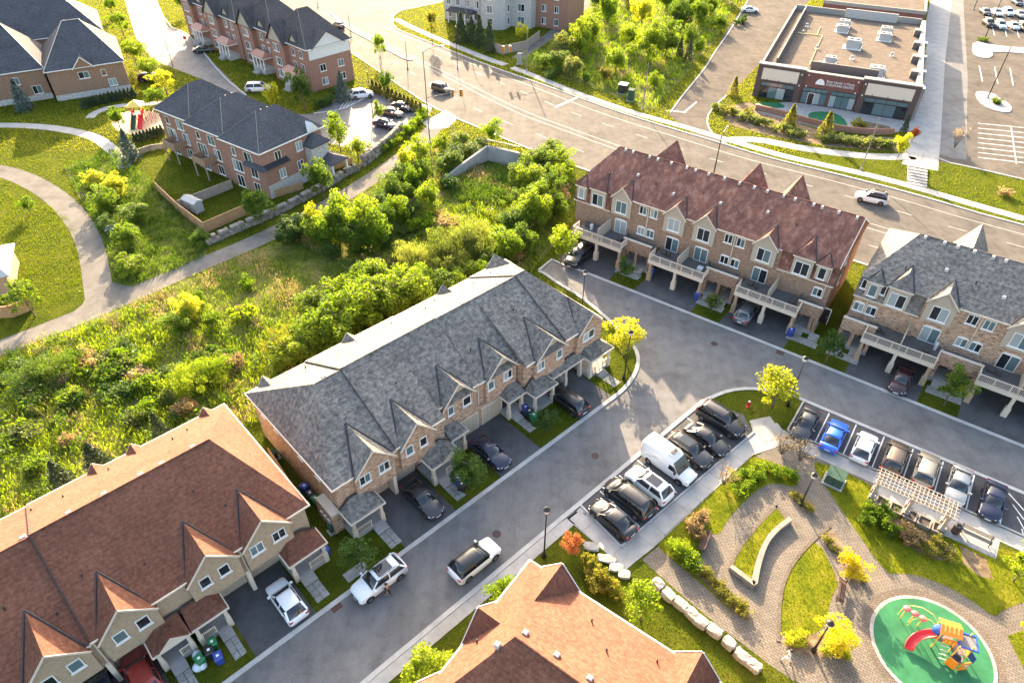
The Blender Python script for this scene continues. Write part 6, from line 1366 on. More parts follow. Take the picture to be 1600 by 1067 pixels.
# wild trees of the ravine
wild = [(470, 372, 'leaf_dark', 4.5, 2.4), (497, 368, 'leaf_lime', 5.5, 1.8), (518, 385, 'leaf_bright', 7.0, 2.3), (548, 383, 'leaf_bright', 7.2, 2.4), (575, 382, 'leaf_bright', 8.0, 2.5), (600, 372, 'leaf_mid', 6.0, 1.9), (622, 352, 'leaf_bright', 6.0, 1.5), (612, 318, 'leaf_mid', 5.5, 2.0), (672, 330, 'leaf_bright', 5.5, 1.8), (636, 325, 'leaf_mid', 5, 1.8),
        (498, 545, 'leaf_bright', 5.5, 2.4), (520, 520, 'leaf_bright', 6.0, 2.3), (548, 512, 'leaf_mid', 5.5, 2.4), (575, 496, 'leaf_bright', 6.5, 2.6), (605, 492, 'leaf_bright', 6.5, 2.6), (640, 478, 'leaf_mid', 6, 2.4), (660, 468, 'leaf_bright', 5.6, 2.0), (715, 462, 'leaf_bright', 4.5, 1.6), (795, 412, 'leaf_bright', 6, 2.0), (818, 395, 'leaf_mid', 5.0, 1.8), (485, 560, 'leaf_bright', 4.5, 2.0),
        (842, 352, 'leaf_bright', 6.5, 2.2), (862, 320, 'leaf_mid', 6, 2.0), (832, 300, 'leaf_bright', 5.5, 2.2), (868, 300, 'leaf_bright', 5.5, 2.0), (848, 270, 'leaf_mid', 4.5, 2.0), (885, 285, 'leaf_bright', 4, 1.8), (815, 330, 'leaf_mid', 4.5, 1.8), (708, 255, 'leaf_dark', 3.5, 2.0), (735, 245, 'leaf_mid', 3, 2.2), (690, 240, 'leaf_bright', 4, 1.5), (300, 500, 'leaf_lime', 4.2, 1.7), (285, 520, 'leaf_bright', 3.5, 1.9), (205, 385, 'leaf_bright', 4.2, 2.0), (170, 330, 'leaf_bright', 4.6, 2.2), (188, 305, 'leaf_lime', 4.0, 2.0), (215, 345, 'leaf_bright', 3.2, 2.2), (170, 362, 'leaf_dark', 2.8, 1.5), (318, 385, 'leaf_mid', 3.0, 1.3), (205, 425, 'leaf_bright', 3.0, 2.0), (150, 290, 'leaf_lime', 2.8, 1.7),
        (532, 372, 'leaf_bright', 8.0, 2.6), (560, 396, 'leaf_mid', 6.0, 2.4), (590, 390, 'leaf_bright', 7.0, 2.2), (505, 385, 'leaf_mid', 5.5, 2.0), (455, 380, 'leaf_dark', 4.0, 2.2), (628, 300, 'leaf_dark', 5.0, 2.2), (648, 305, 'leaf_bright', 6.0, 1.8), (660, 290, 'leaf_mid', 5.5, 1.9), (600, 340, 'leaf_dark', 4.5, 2.0), (640, 345, 'leaf_dark', 4.0, 1.8),
        (530, 540, 'leaf_bright', 6.2, 2.9), (560, 520, 'leaf_bright', 7.0, 3.0), (590, 512, 'leaf_bright', 7.2, 3.0), (622, 498, 'leaf_bright', 7.2, 3.0), (650, 488, 'leaf_bright', 6.8, 2.8), (505, 500, 'leaf_mid', 5.5, 2.4), (540, 488, 'leaf_bright', 6.0, 2.4), (570, 470, 'leaf_mid', 6.0, 2.4), (600, 462, 'leaf_bright', 6.0, 2.4), (455, 572, 'leaf_bright', 4.5, 2.4), (690, 470, 'leaf_mid', 5.0, 2.2), (735, 448, 'leaf_bright', 4.6, 2.0), (765, 430, 'leaf_mid', 4.2, 2.0),
        (822, 352, 'leaf_bright', 5.5, 2.4), (850, 330, 'leaf_bright', 6.0, 2.2), (845, 300, 'leaf_mid', 5.5, 2.4), (875, 270, 'leaf_bright', 5.0, 2.4), (815, 290, 'leaf_mid', 4.5, 2.2), (830, 270, 'leaf_bright', 4.5, 2.4), (860, 255, 'leaf_mid', 4.5, 2.2), (870, 345, 'leaf_mid', 5.0, 1.8), (800, 365, 'leaf_mid', 4.5, 2.2), (780, 395, 'leaf_bright', 4.5, 2.2), (700, 268, 'leaf_mid', 4.0, 2.2), (720, 232, 'leaf_mid', 3.5, 2.0), (750, 240, 'leaf_dark', 3.0, 1.8)]
def where(px, py):
    if px < 330: return 'on the slope between the two paths'
    if px > 800: return 'close to the end of the dark red roofed row'
    if py > 440: return 'close behind the grey roof'
    if py < 340: return 'near the concrete headwall' if px > 660 else 'where path and ravine narrow'
    return 'beside the long straight path'
for px, py, mt, h, r in wild:
    plant(px, py, 'wild', mt, h, r, {'leaf_bright': 'bright green', 'leaf_mid': 'mid green', 'leaf_dark': 'dark green', 'leaf_lime': 'lime sunlit'}[mt] + (' tall' if h > 5.8 else ' low' if h < 4.2 else '') + ' self-sown tree ' + where(px, py), 'self-sown trees ' + where(px, py))
for px, py, mt, h, r in ((690, 418, 'leaf_sage', 6.0, 3.6), (728, 408, 'leaf_sage', 7.0, 3.6), (658, 430, 'leaf_sage', 5.2, 3.2), (748, 395, 'leaf_sage', 5.5, 3.0), (705, 440, 'leaf_sage', 5.0, 3.2), (640, 410, 'leaf_sage', 3.5, 2.4), (440, 560, 'leaf_olive', 4.2, 2.6), (300, 610, 'leaf_bright', 3.4, 3.2), (330, 590, 'leaf_bright', 3.0, 2.6), (95, 590, 'leaf_mid', 2.8, 3.0), (50, 600, 'leaf_dark', 2.6, 3.2)):
    plant(px, py, 'willow', mt, h, r, {'leaf_sage': 'grey-green willow thicket in the ravine', 'leaf_olive': 'round olive bush close behind the grey roof', 'leaf_bright': 'broad bright willow bush in the sunny meadow', 'leaf_mid': 'broad green bush near the lower path', 'leaf_dark': 'shaded dark bush near the lower path'}[mt], 'willow bushes of the ravine', 'willow_bush', 'bush')
# far thicket beyond the main road
for px, py, mt, h, r in ((905, 88, 'leaf_bright', 9, 3.2), (922, 75, 'leaf_bright', 9, 3.0), (948, 40, 'leaf_bright', 9, 2.8), (935, 15, 'leaf_mid', 8, 2.8), (1002, 40, 'leaf_lime', 8, 3.0), (1012, 95, 'leaf_bright', 10, 3.8), (1040, 88, 'leaf_mid', 9, 3.2), (985, 80, 'leaf_bright', 7, 2.6), (962, 115, 'leaf_bright', 6.5, 2.4), (1060, 40, 'leaf_mid', 8, 3.4), (1092, 40, 'leaf_bright', 7.5, 3.0), (1085, 20, 'leaf_mid', 8, 3.2), (1040, 15, 'leaf_mid', 8, 3.2), (1110, 25, 'leaf_bright', 6, 2.4), (1122, 48, 'leaf_bright', 4.5, 2.0), (1130, 5, 'leaf_mid', 6, 2.5), (980, 8, 'leaf_sage', 7, 3.0), (870, 110, 'leaf_mid', 5, 2.6), (880, 90, 'leaf_sage', 6, 2.8), (850, 108, 'leaf_bright', 4, 2.2), (895, 120, 'leaf_sage', 5, 2.6), (1075, 75, 'leaf_mid', 6, 2.0), (1090, 85, 'leaf_bright', 4.5, 1.4), (945, 130, 'leaf_olive', 4, 1.6), (1022, 140, 'leaf_bright', 4, 1.6), (880, -5, 'leaf_mid', 7, 3)):
    plant(px, py, 'wild', mt, h, r, {'leaf_bright': 'bright green tree in the thicket across the main road', 'leaf_mid': 'mid green tree in the thicket across the main road', 'leaf_sage': 'grey-green tree in the thicket across the main road', 'leaf_lime': 'lime tree in the thicket across the main road', 'leaf_olive': 'small olive tree at the edge of the thicket across the main road'}[mt], 'trees of the thicket across the main road')
# shrubs
def shrubs(pts, mat, h, r, label, group, kind='shrub', jit=0.0):
    for (px, py) in pts: plant(px + rnd.uniform(-jit, jit), py + rnd.uniform(-jit, jit), kind, mat, h * rnd.uniform(.85, 1.2), r * rnd.uniform(.85, 1.15), label, group)
plant(893, 868, 'oval', 'leaf_orange', 3.0, .85, 'coral red upright shrub beside the sidewalk corner', None, 'red_shrub', 'shrub')
plant(1424, 222, 'oval', 'leaf_orange', 3.2, .9, 'orange upright shrub at the childcare corner', None, 'red_shrub', 'shrub')
shrubs([(918, 885), (926, 898), (934, 908), (944, 912), (936, 925), (928, 915), (955, 920), (960, 935)], 'leaf_olive', 1.5, .8, 'olive shrub in the bed behind the brown roofed corner', 'shrubs by the brown roof')
shrubs([(1078, 826), (1088, 818), (1084, 838), (1096, 812)], 'leaf_straw', 1.3, 1.0, 'straw coloured dry shrub beside the bench', 'dry shrubs by the bench')
shrubs([(1052, 858), (1066, 868), (1076, 876), (1058, 866), (1084, 884)], 'leaf_bright', 1.3, .9, 'bright shrub along the walk below the bench', 'bright shrubs below the bench')
shrubs([(1100, 898), (1112, 908), (1122, 918), (1134, 930), (1146, 945), (1158, 955)], 'leaf_olive', .9, .75, 'low olive shrub in the strip bed between the walks', 'strip bed shrubs')
shrubs([(1150, 752), (1165, 745), (1180, 738), (1196, 735), (1210, 740), (1222, 742), (1184, 750), (1170, 760), (1154, 768), (1236, 748)], 'leaf_bright', 1.1, .85, 'sunny shrub on the curved lawn edge', 'shrubs on the curved lawn')
shrubs([(1240, 775), (1250, 785), (1262, 796), (1292, 845), (1304, 860), (1330, 900), (1345, 905)], 'leaf_olive', .6, .6, 'low olive plant in the paved walk beds', 'walk bed plants')
shrubs([(1234, 1002), (1246, 1008), (1290, 1018), (1306, 1014), (1318, 1022), (1252, 998), (1300, 1006)], 'leaf_lime', .9, .7, 'yellow-green shrub in the bed by the park lamp', 'shrubs by the park lamp')
shrubs([(1352, 800), (1366, 812), (1352, 820), (1378, 826), (1390, 838), (1380, 808)], 'leaf_mid', 1.5, .8, 'green shrub against the pergola end', 'shrubs by the pergola')
shrubs([(1415, 835), (1425, 842), (1412, 846)], 'leaf_straw', 1.5, 1.05, 'straw coloured twiggy shrub in front of the pergola', 'dry shrubs by the pergola')
shrubs([(1440, 852), (1460, 860), (1478, 868), (1450, 865), (1465, 850)], 'leaf_olive', .7, .8, 'low grey shrub in the bed before the pergola', 'low shrubs by the pergola')
for px, py in ((1220, 712), (1248, 722), (1130, 760)): plant(px, py, 'bare', 'leaf_straw', 3.0, 1.3, 'nearly bare twiggy tree over the park paving', 'bare park trees', 'bare_tree', 'tree')
plant(1124, 470, 'bare', 'leaf_straw', 2.6, .5, 'bare upright shrub beside the middle porch', None, 'bare_tree', 'tree')
plant(1490, 234, 'bare', 'leaf_straw', 4.5, 1.2, 'bare young tree on the verge by the loading bay', None, 'bare_tree', 'tree')
shrubs([(1120 + 13 * k, 172 + 4.2 * k + 3 * (k % 2)) for k in range(11)] + [(1290 + 11 * k, 222 + 1.0 * k) for k in range(10)], 'leaf_sage', 1.5, 1.5, 'grey-green shrub in the bed before the childcare wall', 'childcare bed shrubs')
shrubs([(1340, 202), (1135, 178), (1168, 182)], 'leaf_olive', 1.8, 1.6, 'round olive shrub of the childcare garden', 'childcare garden shrubs')
shrubs([(1155, 36), (1150, 40), (1160, 38), (1163, 34)], 'leaf_dark', 1.6, 1.1, 'dark leafy lump standing for the black heap at the retail drive kerb', 'lumps of the black kerb heap')  # leafy lumps stand for an unclear black heap beside the kerb
shrubs([(1532, 64), (1538, 65), (1558, 163), (1554, 161)], 'leaf_mid', 1.0, 1.2, 'clipped shrub on a retail traffic island', 'traffic island shrubs')
shrubs([(600 + 8.5 * k, 238 - 7.0 * k) for k in range(5)] + [(640 + 6 * k, 206 - 6.2 * k) for k in range(5)], 'leaf_bright', 1.6, 1.2, 'sunny shrub along the armour stone wall', 'wall top shrubs')
for k in range(13): plant(583 + 6.2 * k, 142 + 3.0 * k, 'cedar', 'leaf_olive', 2.3, .75, 'small cedar in the hedge along the main road', 'cedar hedge by the main road', 'cedar', 'shrub')
for k in range(14): plant(132 + 6.0 * k, 170 - 1.4 * k, 'cedar', 'leaf_spruce', 2.0, .6, 'small dark cedar in the hedge below the brick house', 'cedar hedge by the brick house', 'cedar', 'shrub')
for k in range(9): plant(213 + 5.2 * k, 224 - 1.6 * k, 'cedar', 'leaf_spruce', 1.9, .55, 'small cedar in the hedge of the sand play area', 'cedar hedge by the sand', 'cedar', 'shrub')
shrubs([(500, 168), (508, 165), (516, 160), (525, 150)], 'leaf_dark', 1.6, 1.6, 'dark clipped shrub on the terrace end lawn', 'terrace lawn shrubs')
shrubs([(870, 118), (860, 122), (915, 130)], 'leaf_dark', 2.0, 1.6, 'dark bush on the verge across the main road', 'verge bushes')
shrubs([(1570, 306)], 'leaf_straw', 1.4, 1.2, 'grey twiggy shrub on the roadside bank', None)
POND = GP((700, 300), (740, 285), (790, 272), (815, 285), (810, 310), (760, 320), (715, 318))
sheet('pond_margin', smooth(POND, 1, True), 0.0085, 'soil')
CN = {'leaf_bright': 'bright green', 'leaf_mid': 'mid green', 'leaf_dark': 'dark green', 'leaf_sage': 'grey-green', 'leaf_straw': 'straw coloured dry'}
def clump(px, py, mt, h, r, wh, grp):
    sz = 'tall' if h > 1.9 else 'broad' if r > 1.45 else 'small' if r < 1.1 else 'middling'
    plant(px, py, 'shrub', mt, h, r, f'{CN[mt]} {sz} leafy clump ' + wh, grp, 'meadow_shrub', 'shrub')
for k in range(64):
    px, py = rnd.uniform(-10, 400), rnd.uniform(545, 740)
    if py > 795 - .42 * px - 20 or py < 560 - .2 * px: continue
    clump(px, py, rnd.choice(['leaf_bright', 'leaf_mid', 'leaf_mid', 'leaf_dark', 'leaf_sage', 'leaf_straw']), rnd.uniform(.9, 1.9), rnd.uniform(.8, 1.9), 'in the open meadow behind the brown roofed row', 'meadow clumps')
for k in range(46):
    px, py = rnd.uniform(250, 900), rnd.uniform(270, 520)
    if not inside_one(RAV, G(px, py)): continue
    clump(px, py, rnd.choice(['leaf_bright', 'leaf_mid', 'leaf_dark', 'leaf_sage', 'leaf_mid', 'leaf_straw']), rnd.uniform(1.2, 2.6), rnd.uniform(1.0, 2.2), where(px, py), 'ravine clumps')
# ---- meadow growth: real blades and sprays, too many to count
def inside(poly, P):
    x, y = P[:, 0], P[:, 1]; c = np.zeros(len(P), bool); n = len(poly); j = n - 1
    for i in range(n):
        xi, yi = poly[i]; xj, yj = poly[j]
        t = ((yi > y) != (yj > y)) & (x < (xj - xi) * (y - yi) / (yj - yi + 1e-12) + xi); c ^= t; j = i
    return c
def scatter(poly, n):
    A_ = np.array(poly); lo, hi = A_.min(0), A_.max(0); out = np.zeros((0, 2))
    while len(out) < n:
        P = nr.uniform(lo, hi, (n, 2)); out = np.r_[out, P[inside(poly, P)]]
    return out[:n]
def lump(P, f, ph):
    return (np.sin(P[:, 0] * f + ph) * np.cos(P[:, 1] * f * 1.13 + ph * 1.7) + .6 * np.sin(P[:, 0] * f * 2.3 + 1.3 * ph + P[:, 1] * f * 1.9) + .4 * np.sin(P[:, 1] * f * 4.1 + P[:, 0] * f * 3.3)) / 2
def growth(name, poly, n, mat, hmin, hmax, size, label, f=.5, ph=0.0, blade=True, thr=-9, clump=10):
    seeds = scatter(poly, n // clump * 2); l = lump(seeds, f, ph); keep = l > thr; seeds = seeds[keep][: n // clump]; l = l[keep][: n // clump]
    k = np.repeat(np.arange(len(seeds)), clump); m = len(k)
    P = seeds[k] + nr.normal(size=(m, 2)) * .34; hh = (hmin + (hmax - hmin) * np.clip((l[k] + 1) / 2, 0, 1)) * nr.uniform(.6, 1.2, m)
    ok = inside(poly, P); P = P[ok]; hh = hh[ok]
    z = hh * nr.uniform(.15, 1.0, len(hh))
    me = leaf_mesh(name, np.c_[P, z], size, mat, blade=blade)
    return tag(inst(name, me), label, 'undergrowth', None, 'stuff')
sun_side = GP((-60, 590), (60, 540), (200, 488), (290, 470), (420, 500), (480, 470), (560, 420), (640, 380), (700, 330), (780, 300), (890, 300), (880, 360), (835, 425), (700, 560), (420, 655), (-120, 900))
growth('meadow_growth', RAV, 60000, 'meadow_leaf', .15, .75, .17, 'rank green growth covering the ravine floor', .55, .3)
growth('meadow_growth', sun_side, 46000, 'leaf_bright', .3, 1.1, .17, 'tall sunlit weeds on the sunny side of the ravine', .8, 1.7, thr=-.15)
growth('meadow_growth', RAV, 38000, 'leaf_straw', .3, .9, .15, 'dry straw coloured reeds scattered through the ravine', .32, 4.0, thr=.22)
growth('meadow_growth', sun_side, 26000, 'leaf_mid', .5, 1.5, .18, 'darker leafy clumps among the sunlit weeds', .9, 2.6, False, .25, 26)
growth('reed_growth', POND, 6000, 'leaf_dark', .4, 1.2, .2, 'dark reeds filling the wet hollow before the headwall', .6, .5)
growth('meadow_growth', FARG, 26000, 'leaf_bright', .3, 1.6, .3, 'dense undergrowth of the thicket across the main road', .3, .9)
growth('meadow_growth', FARG, 6000, 'leaf_straw', .5, 1.8, .3, 'dry pinkish reeds in the thicket across the main road', .2, 2.0, thr=.3)
growth('meadow_growth', SLOPE, 16000, 'meadow_leaf', .2, .9, .2, 'yellow-green brush on the slope between the paths', .5, 3.1)
growth('meadow_growth', GP((0, 300), (100, 330), (130, 380), (128, 440), (90, 485), (30, 480), (0, 420)), 7000, 'lawn_blade', .05, .25, .1, 'rough yellow grass at the edge of the open lawn', .7, 1.1)

# ---- turf: separate blades on every lawn and verge, sparser and coarser far off
def turf(y0, y1, dens, size, label):
    hw0, hw1 = 30 + y0 * .72, 30 + y1 * .72
    poly = [(-hw0, y0), (hw0, y0), (hw1, y1), (-hw1, y1)]
    n = int((hw0 + hw1) * (y1 - y0) * dens); P = scatter(poly, n); ok = np.ones(n, bool)
    for q in PAVED:
        A_ = np.array(q); lo, hi = A_.min(0) - .02, A_.max(0) + .02
        m = ok & (P[:, 0] > lo[0]) & (P[:, 0] < hi[0]) & (P[:, 1] > lo[1]) & (P[:, 1] < hi[1]); i = np.where(m)[0]
        if len(i): ok[i[inside(q, P[i])]] = False
    # lawns laid over the park paving get their blades back
    back = np.zeros(n, bool)
    for l in LAWNS: back |= inside(l, P)
    for b in BEDS: back &= ~inside(b, P)
    P = P[ok | back]; n = len(P)
    t = nr.uniform(0, 6.283, n); w = size * .32; h = size * nr.uniform(.6, 1.4, n) * 1.2; c, s = np.cos(t), np.sin(t); lx, ly = nr.normal(size=(2, n)) * size * .5
    z0 = np.full(n, .012)
    V = np.stack([np.c_[P[:, 0] - c * w, P[:, 1] - s * w, z0], np.c_[P[:, 0] + c * w, P[:, 1] + s * w, z0], np.c_[P[:, 0] + lx, P[:, 1] + ly, h]], 1).reshape(-1, 3)
    me = bpy.data.meshes.new('turf'); me.vertices.add(3 * n); me.vertices.foreach_set('co', V.ravel()); me.loops.add(3 * n); me.loops.foreach_set('vertex_index', np.arange(3 * n)); me.polygons.add(n)
    me.polygons.foreach_set('loop_start', np.arange(0, 3 * n, 3)); me.polygons.foreach_set('loop_total', np.full(n, 3)); me.materials.append(M('lawn_blade')); me.update(calc_edges=True)
    return tag(inst('turf', me), label, 'grass', None, 'stuff')
turf(12, 70, 70, .09, 'short grass of the park lawns and front gardens')
turf(70, 112, 34, .13, 'short grass along the path and back gardens')
turf(112, 215, 12, .22, 'short grass of the verges beyond the main road')
# ---------------------------------------------------------------- street furniture and small things
def copy_tree(o, parent=None, **kw):
    c = o.copy(); COL.objects.link(c); c.parent = parent
    for ch in [x for x in o.children]: copy_tree(ch, c)
    return c
def lamp(hx, hy, h, label, group):
    p = G(hx, hy, h); T = thing('street_lamp', label, 'lamp', (p.x, p.y, 0), FB.a, group)
    MB().lathe([(.22, 0), (.2, .35), (.11, .5), (.075, 1.2), (.055, h - .55)], n=10).build('post', M('black_metal'), T, smooth=True)
    MB().lathe([(.06, h - .56), (.2, h - .5), (.24, h - .14), (.05, h - .12)], n=10).build('lantern', M('lamp_glass'), T)
    MB().lathe([(.3, h - .16), (.28, h - .1), (.1, h + .06), (.02, h + .16)], n=10).build('cap', M('black_metal'), T)
lamp(1259.5, 557.8, 6.9, 'tall black lantern post beside the lime tree island', 'street lamps'); lamp(986, 517, 6.9, 'tall black lantern post on the corner lawn', 'street lamps')
lamp(914.4, 423, 6.9, 'tall lantern post behind the grey roofed corner gable', 'street lamps'); lamp(854.4, 794, 6.9, 'tall lantern post on the pavement near the coral red shrub', 'street lamps')
lamp(1273.4, 740, 4.5, 'short black lantern post at the walk beside the transformer box', 'park lamps'); lamp(1298.7, 971.6, 4.5, 'short black lantern post in the golden tree bed', 'park lamps')
def pole(bx, by, h, label, arm=None, mat='pole_conc', group=None, sig=None, name='light_pole', r=.12):
    p = G(bx, by); T = thing(name, label, 'pole', p, 0, group)
    MB().tube((0, 0, 0), (0, 0, h), r, r * .6, 8).build('post', M(mat), T)
    MB().lathe([(r * 2, 0), (r * 2, .4), (r, .45)], n=8).build('base', M('concrete'), T)
    if arm:
        a, ln = arm; d = Vector((math.cos(a), math.sin(a), 0))
        pts = [(0, 0, h - .3), tuple(d * ln * .3 + Vector((0, 0, h + .25))), tuple(d * ln + Vector((0, 0, h + .45)))]
        MB().path(pts, .05, 6).build('arm', M(mat), T); e = d * ln
        MB().box(-.42, .25, -.13, .13, -.06, .1).build('lamp_head', M('pole_grey'), T, (e.x + d.x * .3, e.y + d.y * .3, h + .42), a)
    if sig:
        a, ln, zz = sig; d = Vector((math.cos(a), math.sin(a), 0))
        MB().tube((0, 0, zz - .9), tuple(d * ln + Vector((0, 0, zz))), .07, .05, 6).build('mast_arm', M(mat), T)
        for k, s in enumerate((ln, ln - 1.5)):
            hd = MB().box(-.25, .25, -.2, .2, -.95, .35).build('signal_head', M('signal_yellow'), T, (d.x * s, d.y * s, zz), math.radians(-20 + 25 * k), bevel=.04)
            for j in range(3): MB().lathe([(.15, 0), (.13, .09), (.02, .06)], n=10).build('lens', M('under_black'), hd).matrix_local = Matrix.Translation((0, -.2, .13 - .42 * j)) @ Matrix.Rotation(math.pi / 2, 4, 'X')
    return T
pole(672, 225, 16.0, 'tall road light with bracket arm and signal arm at the plaza', (math.radians(25), 3.2), 'pole_conc', None, (math.radians(8), 6.0, 9.2))
pole(823, 112, 9.0, 'signal pole with mast arm at the path across the main road', None, 'pole_conc', None, (math.radians(185), 5.2, 5.2), 'signal_pole')
pole(1003.7, 172, 9.0, 'plain tall pole on the verge by the utility cabinets', None); pole(729.5, 64, 9.5, 'bracket light pole before the stone apartment house', (math.radians(-60), 2.0), 'pole_conc')
p_ = G(1122, 233, 9.0); pole(1110, 296, 9.0, 'black bracket light rising behind the dark red ridge', (math.radians(60), 2.4), 'black_metal')
pole(1542.8, 154.3, 10.2, 'tall dark lot light on the nearer retail island', None, 'black_metal'); pole(1538, 62, 9.5, 'tall dark lot light on the farther retail island', None, 'black_metal'); pole(1521, 16, 8.0, 'dark lot light at the head of the retail rows', None, 'black_metal')
pole(583, 182, 8.5, 'slim dark light pole in the hedge court', None, 'black_metal', r=.09); pole(549, 60, 6.0, 'signal post on the median nose', None, 'pole_grey', r=.1); pole(637, 108, 6.0, 'signal post at the end of the median', None, 'pole_grey', r=.1); pole(596, 118, 5.0, 'sign post on the near kerb of the junction', None, 'pole_grey', r=.06)
pole(715, 108, 9.0, 'slim pole on the far kerb of the junction', None, 'black_metal', r=.08); pole(270, 103, 6.0, 'dark light pole beside the estate crosswalk', None, 'black_metal', r=.08); pole(497, 12, 7.0, 'pole on the far side of the wide junction', None, 'pole_grey', r=.08); pole(1432, 268, 3.2, 'thin sign post at the retail steps', None, 'pole_grey', r=.04); pole(1345, 266, 9.0, 'thin wooden pole on the bank below the childcare bed', None, 'pole_conc', r=.1)
pole(672, 224, 3.0, 'small path sign post', None, 'pole_grey', r=.05) if False else None
# stop sign of the estate
p = G(293, 75); T = thing('stop_sign', 'red and white road sign at the estate crosswalk', 'sign', p, 0); MB().tube((0, 0, 0), (0, 0, 2.2), .04, .04, 6).build('post', M('pole_grey'), T)
MB().prism([(.42 * math.cos(a), .42 * math.sin(a)) for a in [math.pi / 8 + math.pi / 4 * i for i in range(8)]], -.02, .02).build('plate', M('sign_red'), T).matrix_local = Matrix.Translation((0, -.06, 2.3)) @ Matrix.Rotation(math.pi / 2, 4, 'X')
# utility cabinets
def cabinet(px, py, size, mat, rot, label, top=None):
    p = G(px, py); T = thing('utility_cabinet', label, 'utility box', p, rot); w, d, h = size
    MB().box(-w / 2 - .18, w / 2 + .18, -d / 2 - .18, d / 2 + .18, 0, .14).build('pad', M('concrete'), T)
    MB().box(-w / 2, w / 2, -d / 2, d / 2, .14, h).build('case', M(mat), T, bevel=.03)
    m = MB(); m.add([(-w / 2 - .05, -d / 2 - .05, h), (w / 2 + .05, -d / 2 - .05, h), (w / 2 + .05, d / 2 + .05, h + .14), (-w / 2 - .05, d / 2 + .05, h + .14), (-w / 2 - .05, d / 2 + .05, h), (w / 2 + .05, d / 2 + .05, h)], [(0, 1, 2, 3), (1, 5, 2), (0, 3, 4), (3, 2, 5, 4), (0, 4, 5, 1)]); m.build('lid', M(top or mat), T)
    MB().box(-.02, .02, -d / 2 - .025, -d / 2 - .001, .3, h - .1).build('door_gap', M('under_black'), T)
cabinet(1302, 753, (1.55, 1.3, 1.25), 'utility_green', FA.a, 'green transformer box on a concrete pad on the lawn'); cabinet(973, 146, (1.8, 1.5, 1.9), 'bin_black', math.radians(-25), 'black utility cabinet on the verge', 'hvac'); cabinet(985, 158, (1.1, .9, 2.3), 'utility_green', math.radians(-25), 'pale green utility cabinet on the verge'); cabinet(812, 101, (1.0, .8, 2.4), 'concrete', math.radians(-25), 'grey pillar cabinet at the path entrance')
cabinet(520, 830, (.5, .4, .9), 'utility_green', FB.a, 'small green pedestal beside the grey roofed row'); cabinet(431, 716, (.5, .4, .95), 'utility_green', FB.a, 'small green pedestal in the side yard')
# hydrant
p = G(1168.5, 636); T = thing('fire_hydrant', 'red fire hydrant with pale cap on the corner lawn', 'hydrant', p, 0)
MB().lathe([(.2, 0), (.2, .06), (.13, .08), (.13, .6), (.17, .62), (.17, .7), (.1, .85), (.03, .92)], n=12).build('barrel', M('hydrant_red'), T, smooth=True); MB().tube((-.24, 0, .48), (.24, 0, .48), .07, .07, 8).build('nozzles', M('hydrant_red'), T); MB().lathe([(.12, .82), (.1, .9), (.03, .96)], n=10).build('cap', M('sign_white'), T)
# benches
def bench(px, py, rot, L, label, mat='iron_brown'):
    p = G(px, py); T = thing('park_bench', label, 'bench', (p.x, p.y, .05), rot, 'park benches')
    for k in range(4): MB().box(-L / 2, L / 2, -.24 + .13 * k, -.24 + .13 * k + .1, .42, .46).build('seat_slat', M(mat), T)
    for k in range(3): MB().box(-L / 2, L / 2, .28 + .03 * k, .31 + .03 * k, .55 + .13 * k, .65 + .13 * k).build('back_slat', M(mat), T)
    for sx in (-L / 2 + .15, L / 2 - .15):
        m = MB(); m.beam((sx, -.2, 0), (sx, -.2, .42), .06, .06).beam((sx, .22, 0), (sx, .4, .92), .06, .06).beam((sx, -.25, .4), (sx, .28, .4), .06, .06).beam((sx, -.24, .62), (sx, .3, .62), .05, .05).beam((sx, -.22, .42), (sx, -.22, .62), .05, .05); m.build('leg', M('black_metal'), T)
bench(1098, 848, math.radians(62) + math.pi, 2.2, 'metal bench at the dry shrubs facing the seat wall'); bench(1521, 842, FA.a, 2.6, 'long metal bench on the concrete pad beside the pergola', 'pole_conc'); bench(1313, 928, math.radians(62), 2.2, 'metal bench by the lawn near the golden trees')
p = G(1491, 832); T = thing('litter_bin', 'dark slatted litter bin beside the pergola', 'litter bin', (p.x, p.y, .06), 0)
MB().lathe([(.3, 0), (.34, .1), (.36, .85), (.3, .86)], n=14).build('drum', M('iron_brown'), T, smooth=False); MB().lathe([(.37, .84), (.37, .92), (.2, .98), (.18, .9)], n=14).build('rim', M('black_metal'), T)
# pergola
px0, px1, py0, py1 = 3.95, 10.55, 50.55, 52.3; off = ((px0 + px1) / 2, (py0 + py1) / 2)
TP = FA.thing('pergola', 'timber pergola with a grid of rafters beside the parking bay', 'pergola', *off)
for x in (px0 + .35, (px0 + px1) / 2, px1 - .35):
    for y in (py0 + .3, py1 - .3):
        MB(off).box(x - .14, x + .14, y - .14, y + .14, .55, 2.45).build('post', M('wood_pergola'), TP); MB(off).box(x - .25, x + .25, y - .25, y + .25, 0, .6).build('post_base', M('limestone'), TP)
for y in (py0 + .3, py1 - .3): MB(off).box(px0, px1, y - .08, y + .08, 2.4, 2.6).build('beam', M('wood_pergola'), TP)
for k in range(20):
    x = px0 + .1 + (px1 - px0 - .2) * k / 19; MB(off).box(x - .025, x + .025, py0 - .25, py1 + .25, 2.6, 2.74).build('rafter', M('wood_pergola'), TP)
for k in range(6):
    y = py0 - .15 + (py1 - py0 + .3) * k / 5; MB(off).box(px0 - .2, px1 + .2, y - .025, y + .025, 2.742, 2.79).build('purlin', M('wood_pergola'), TP)
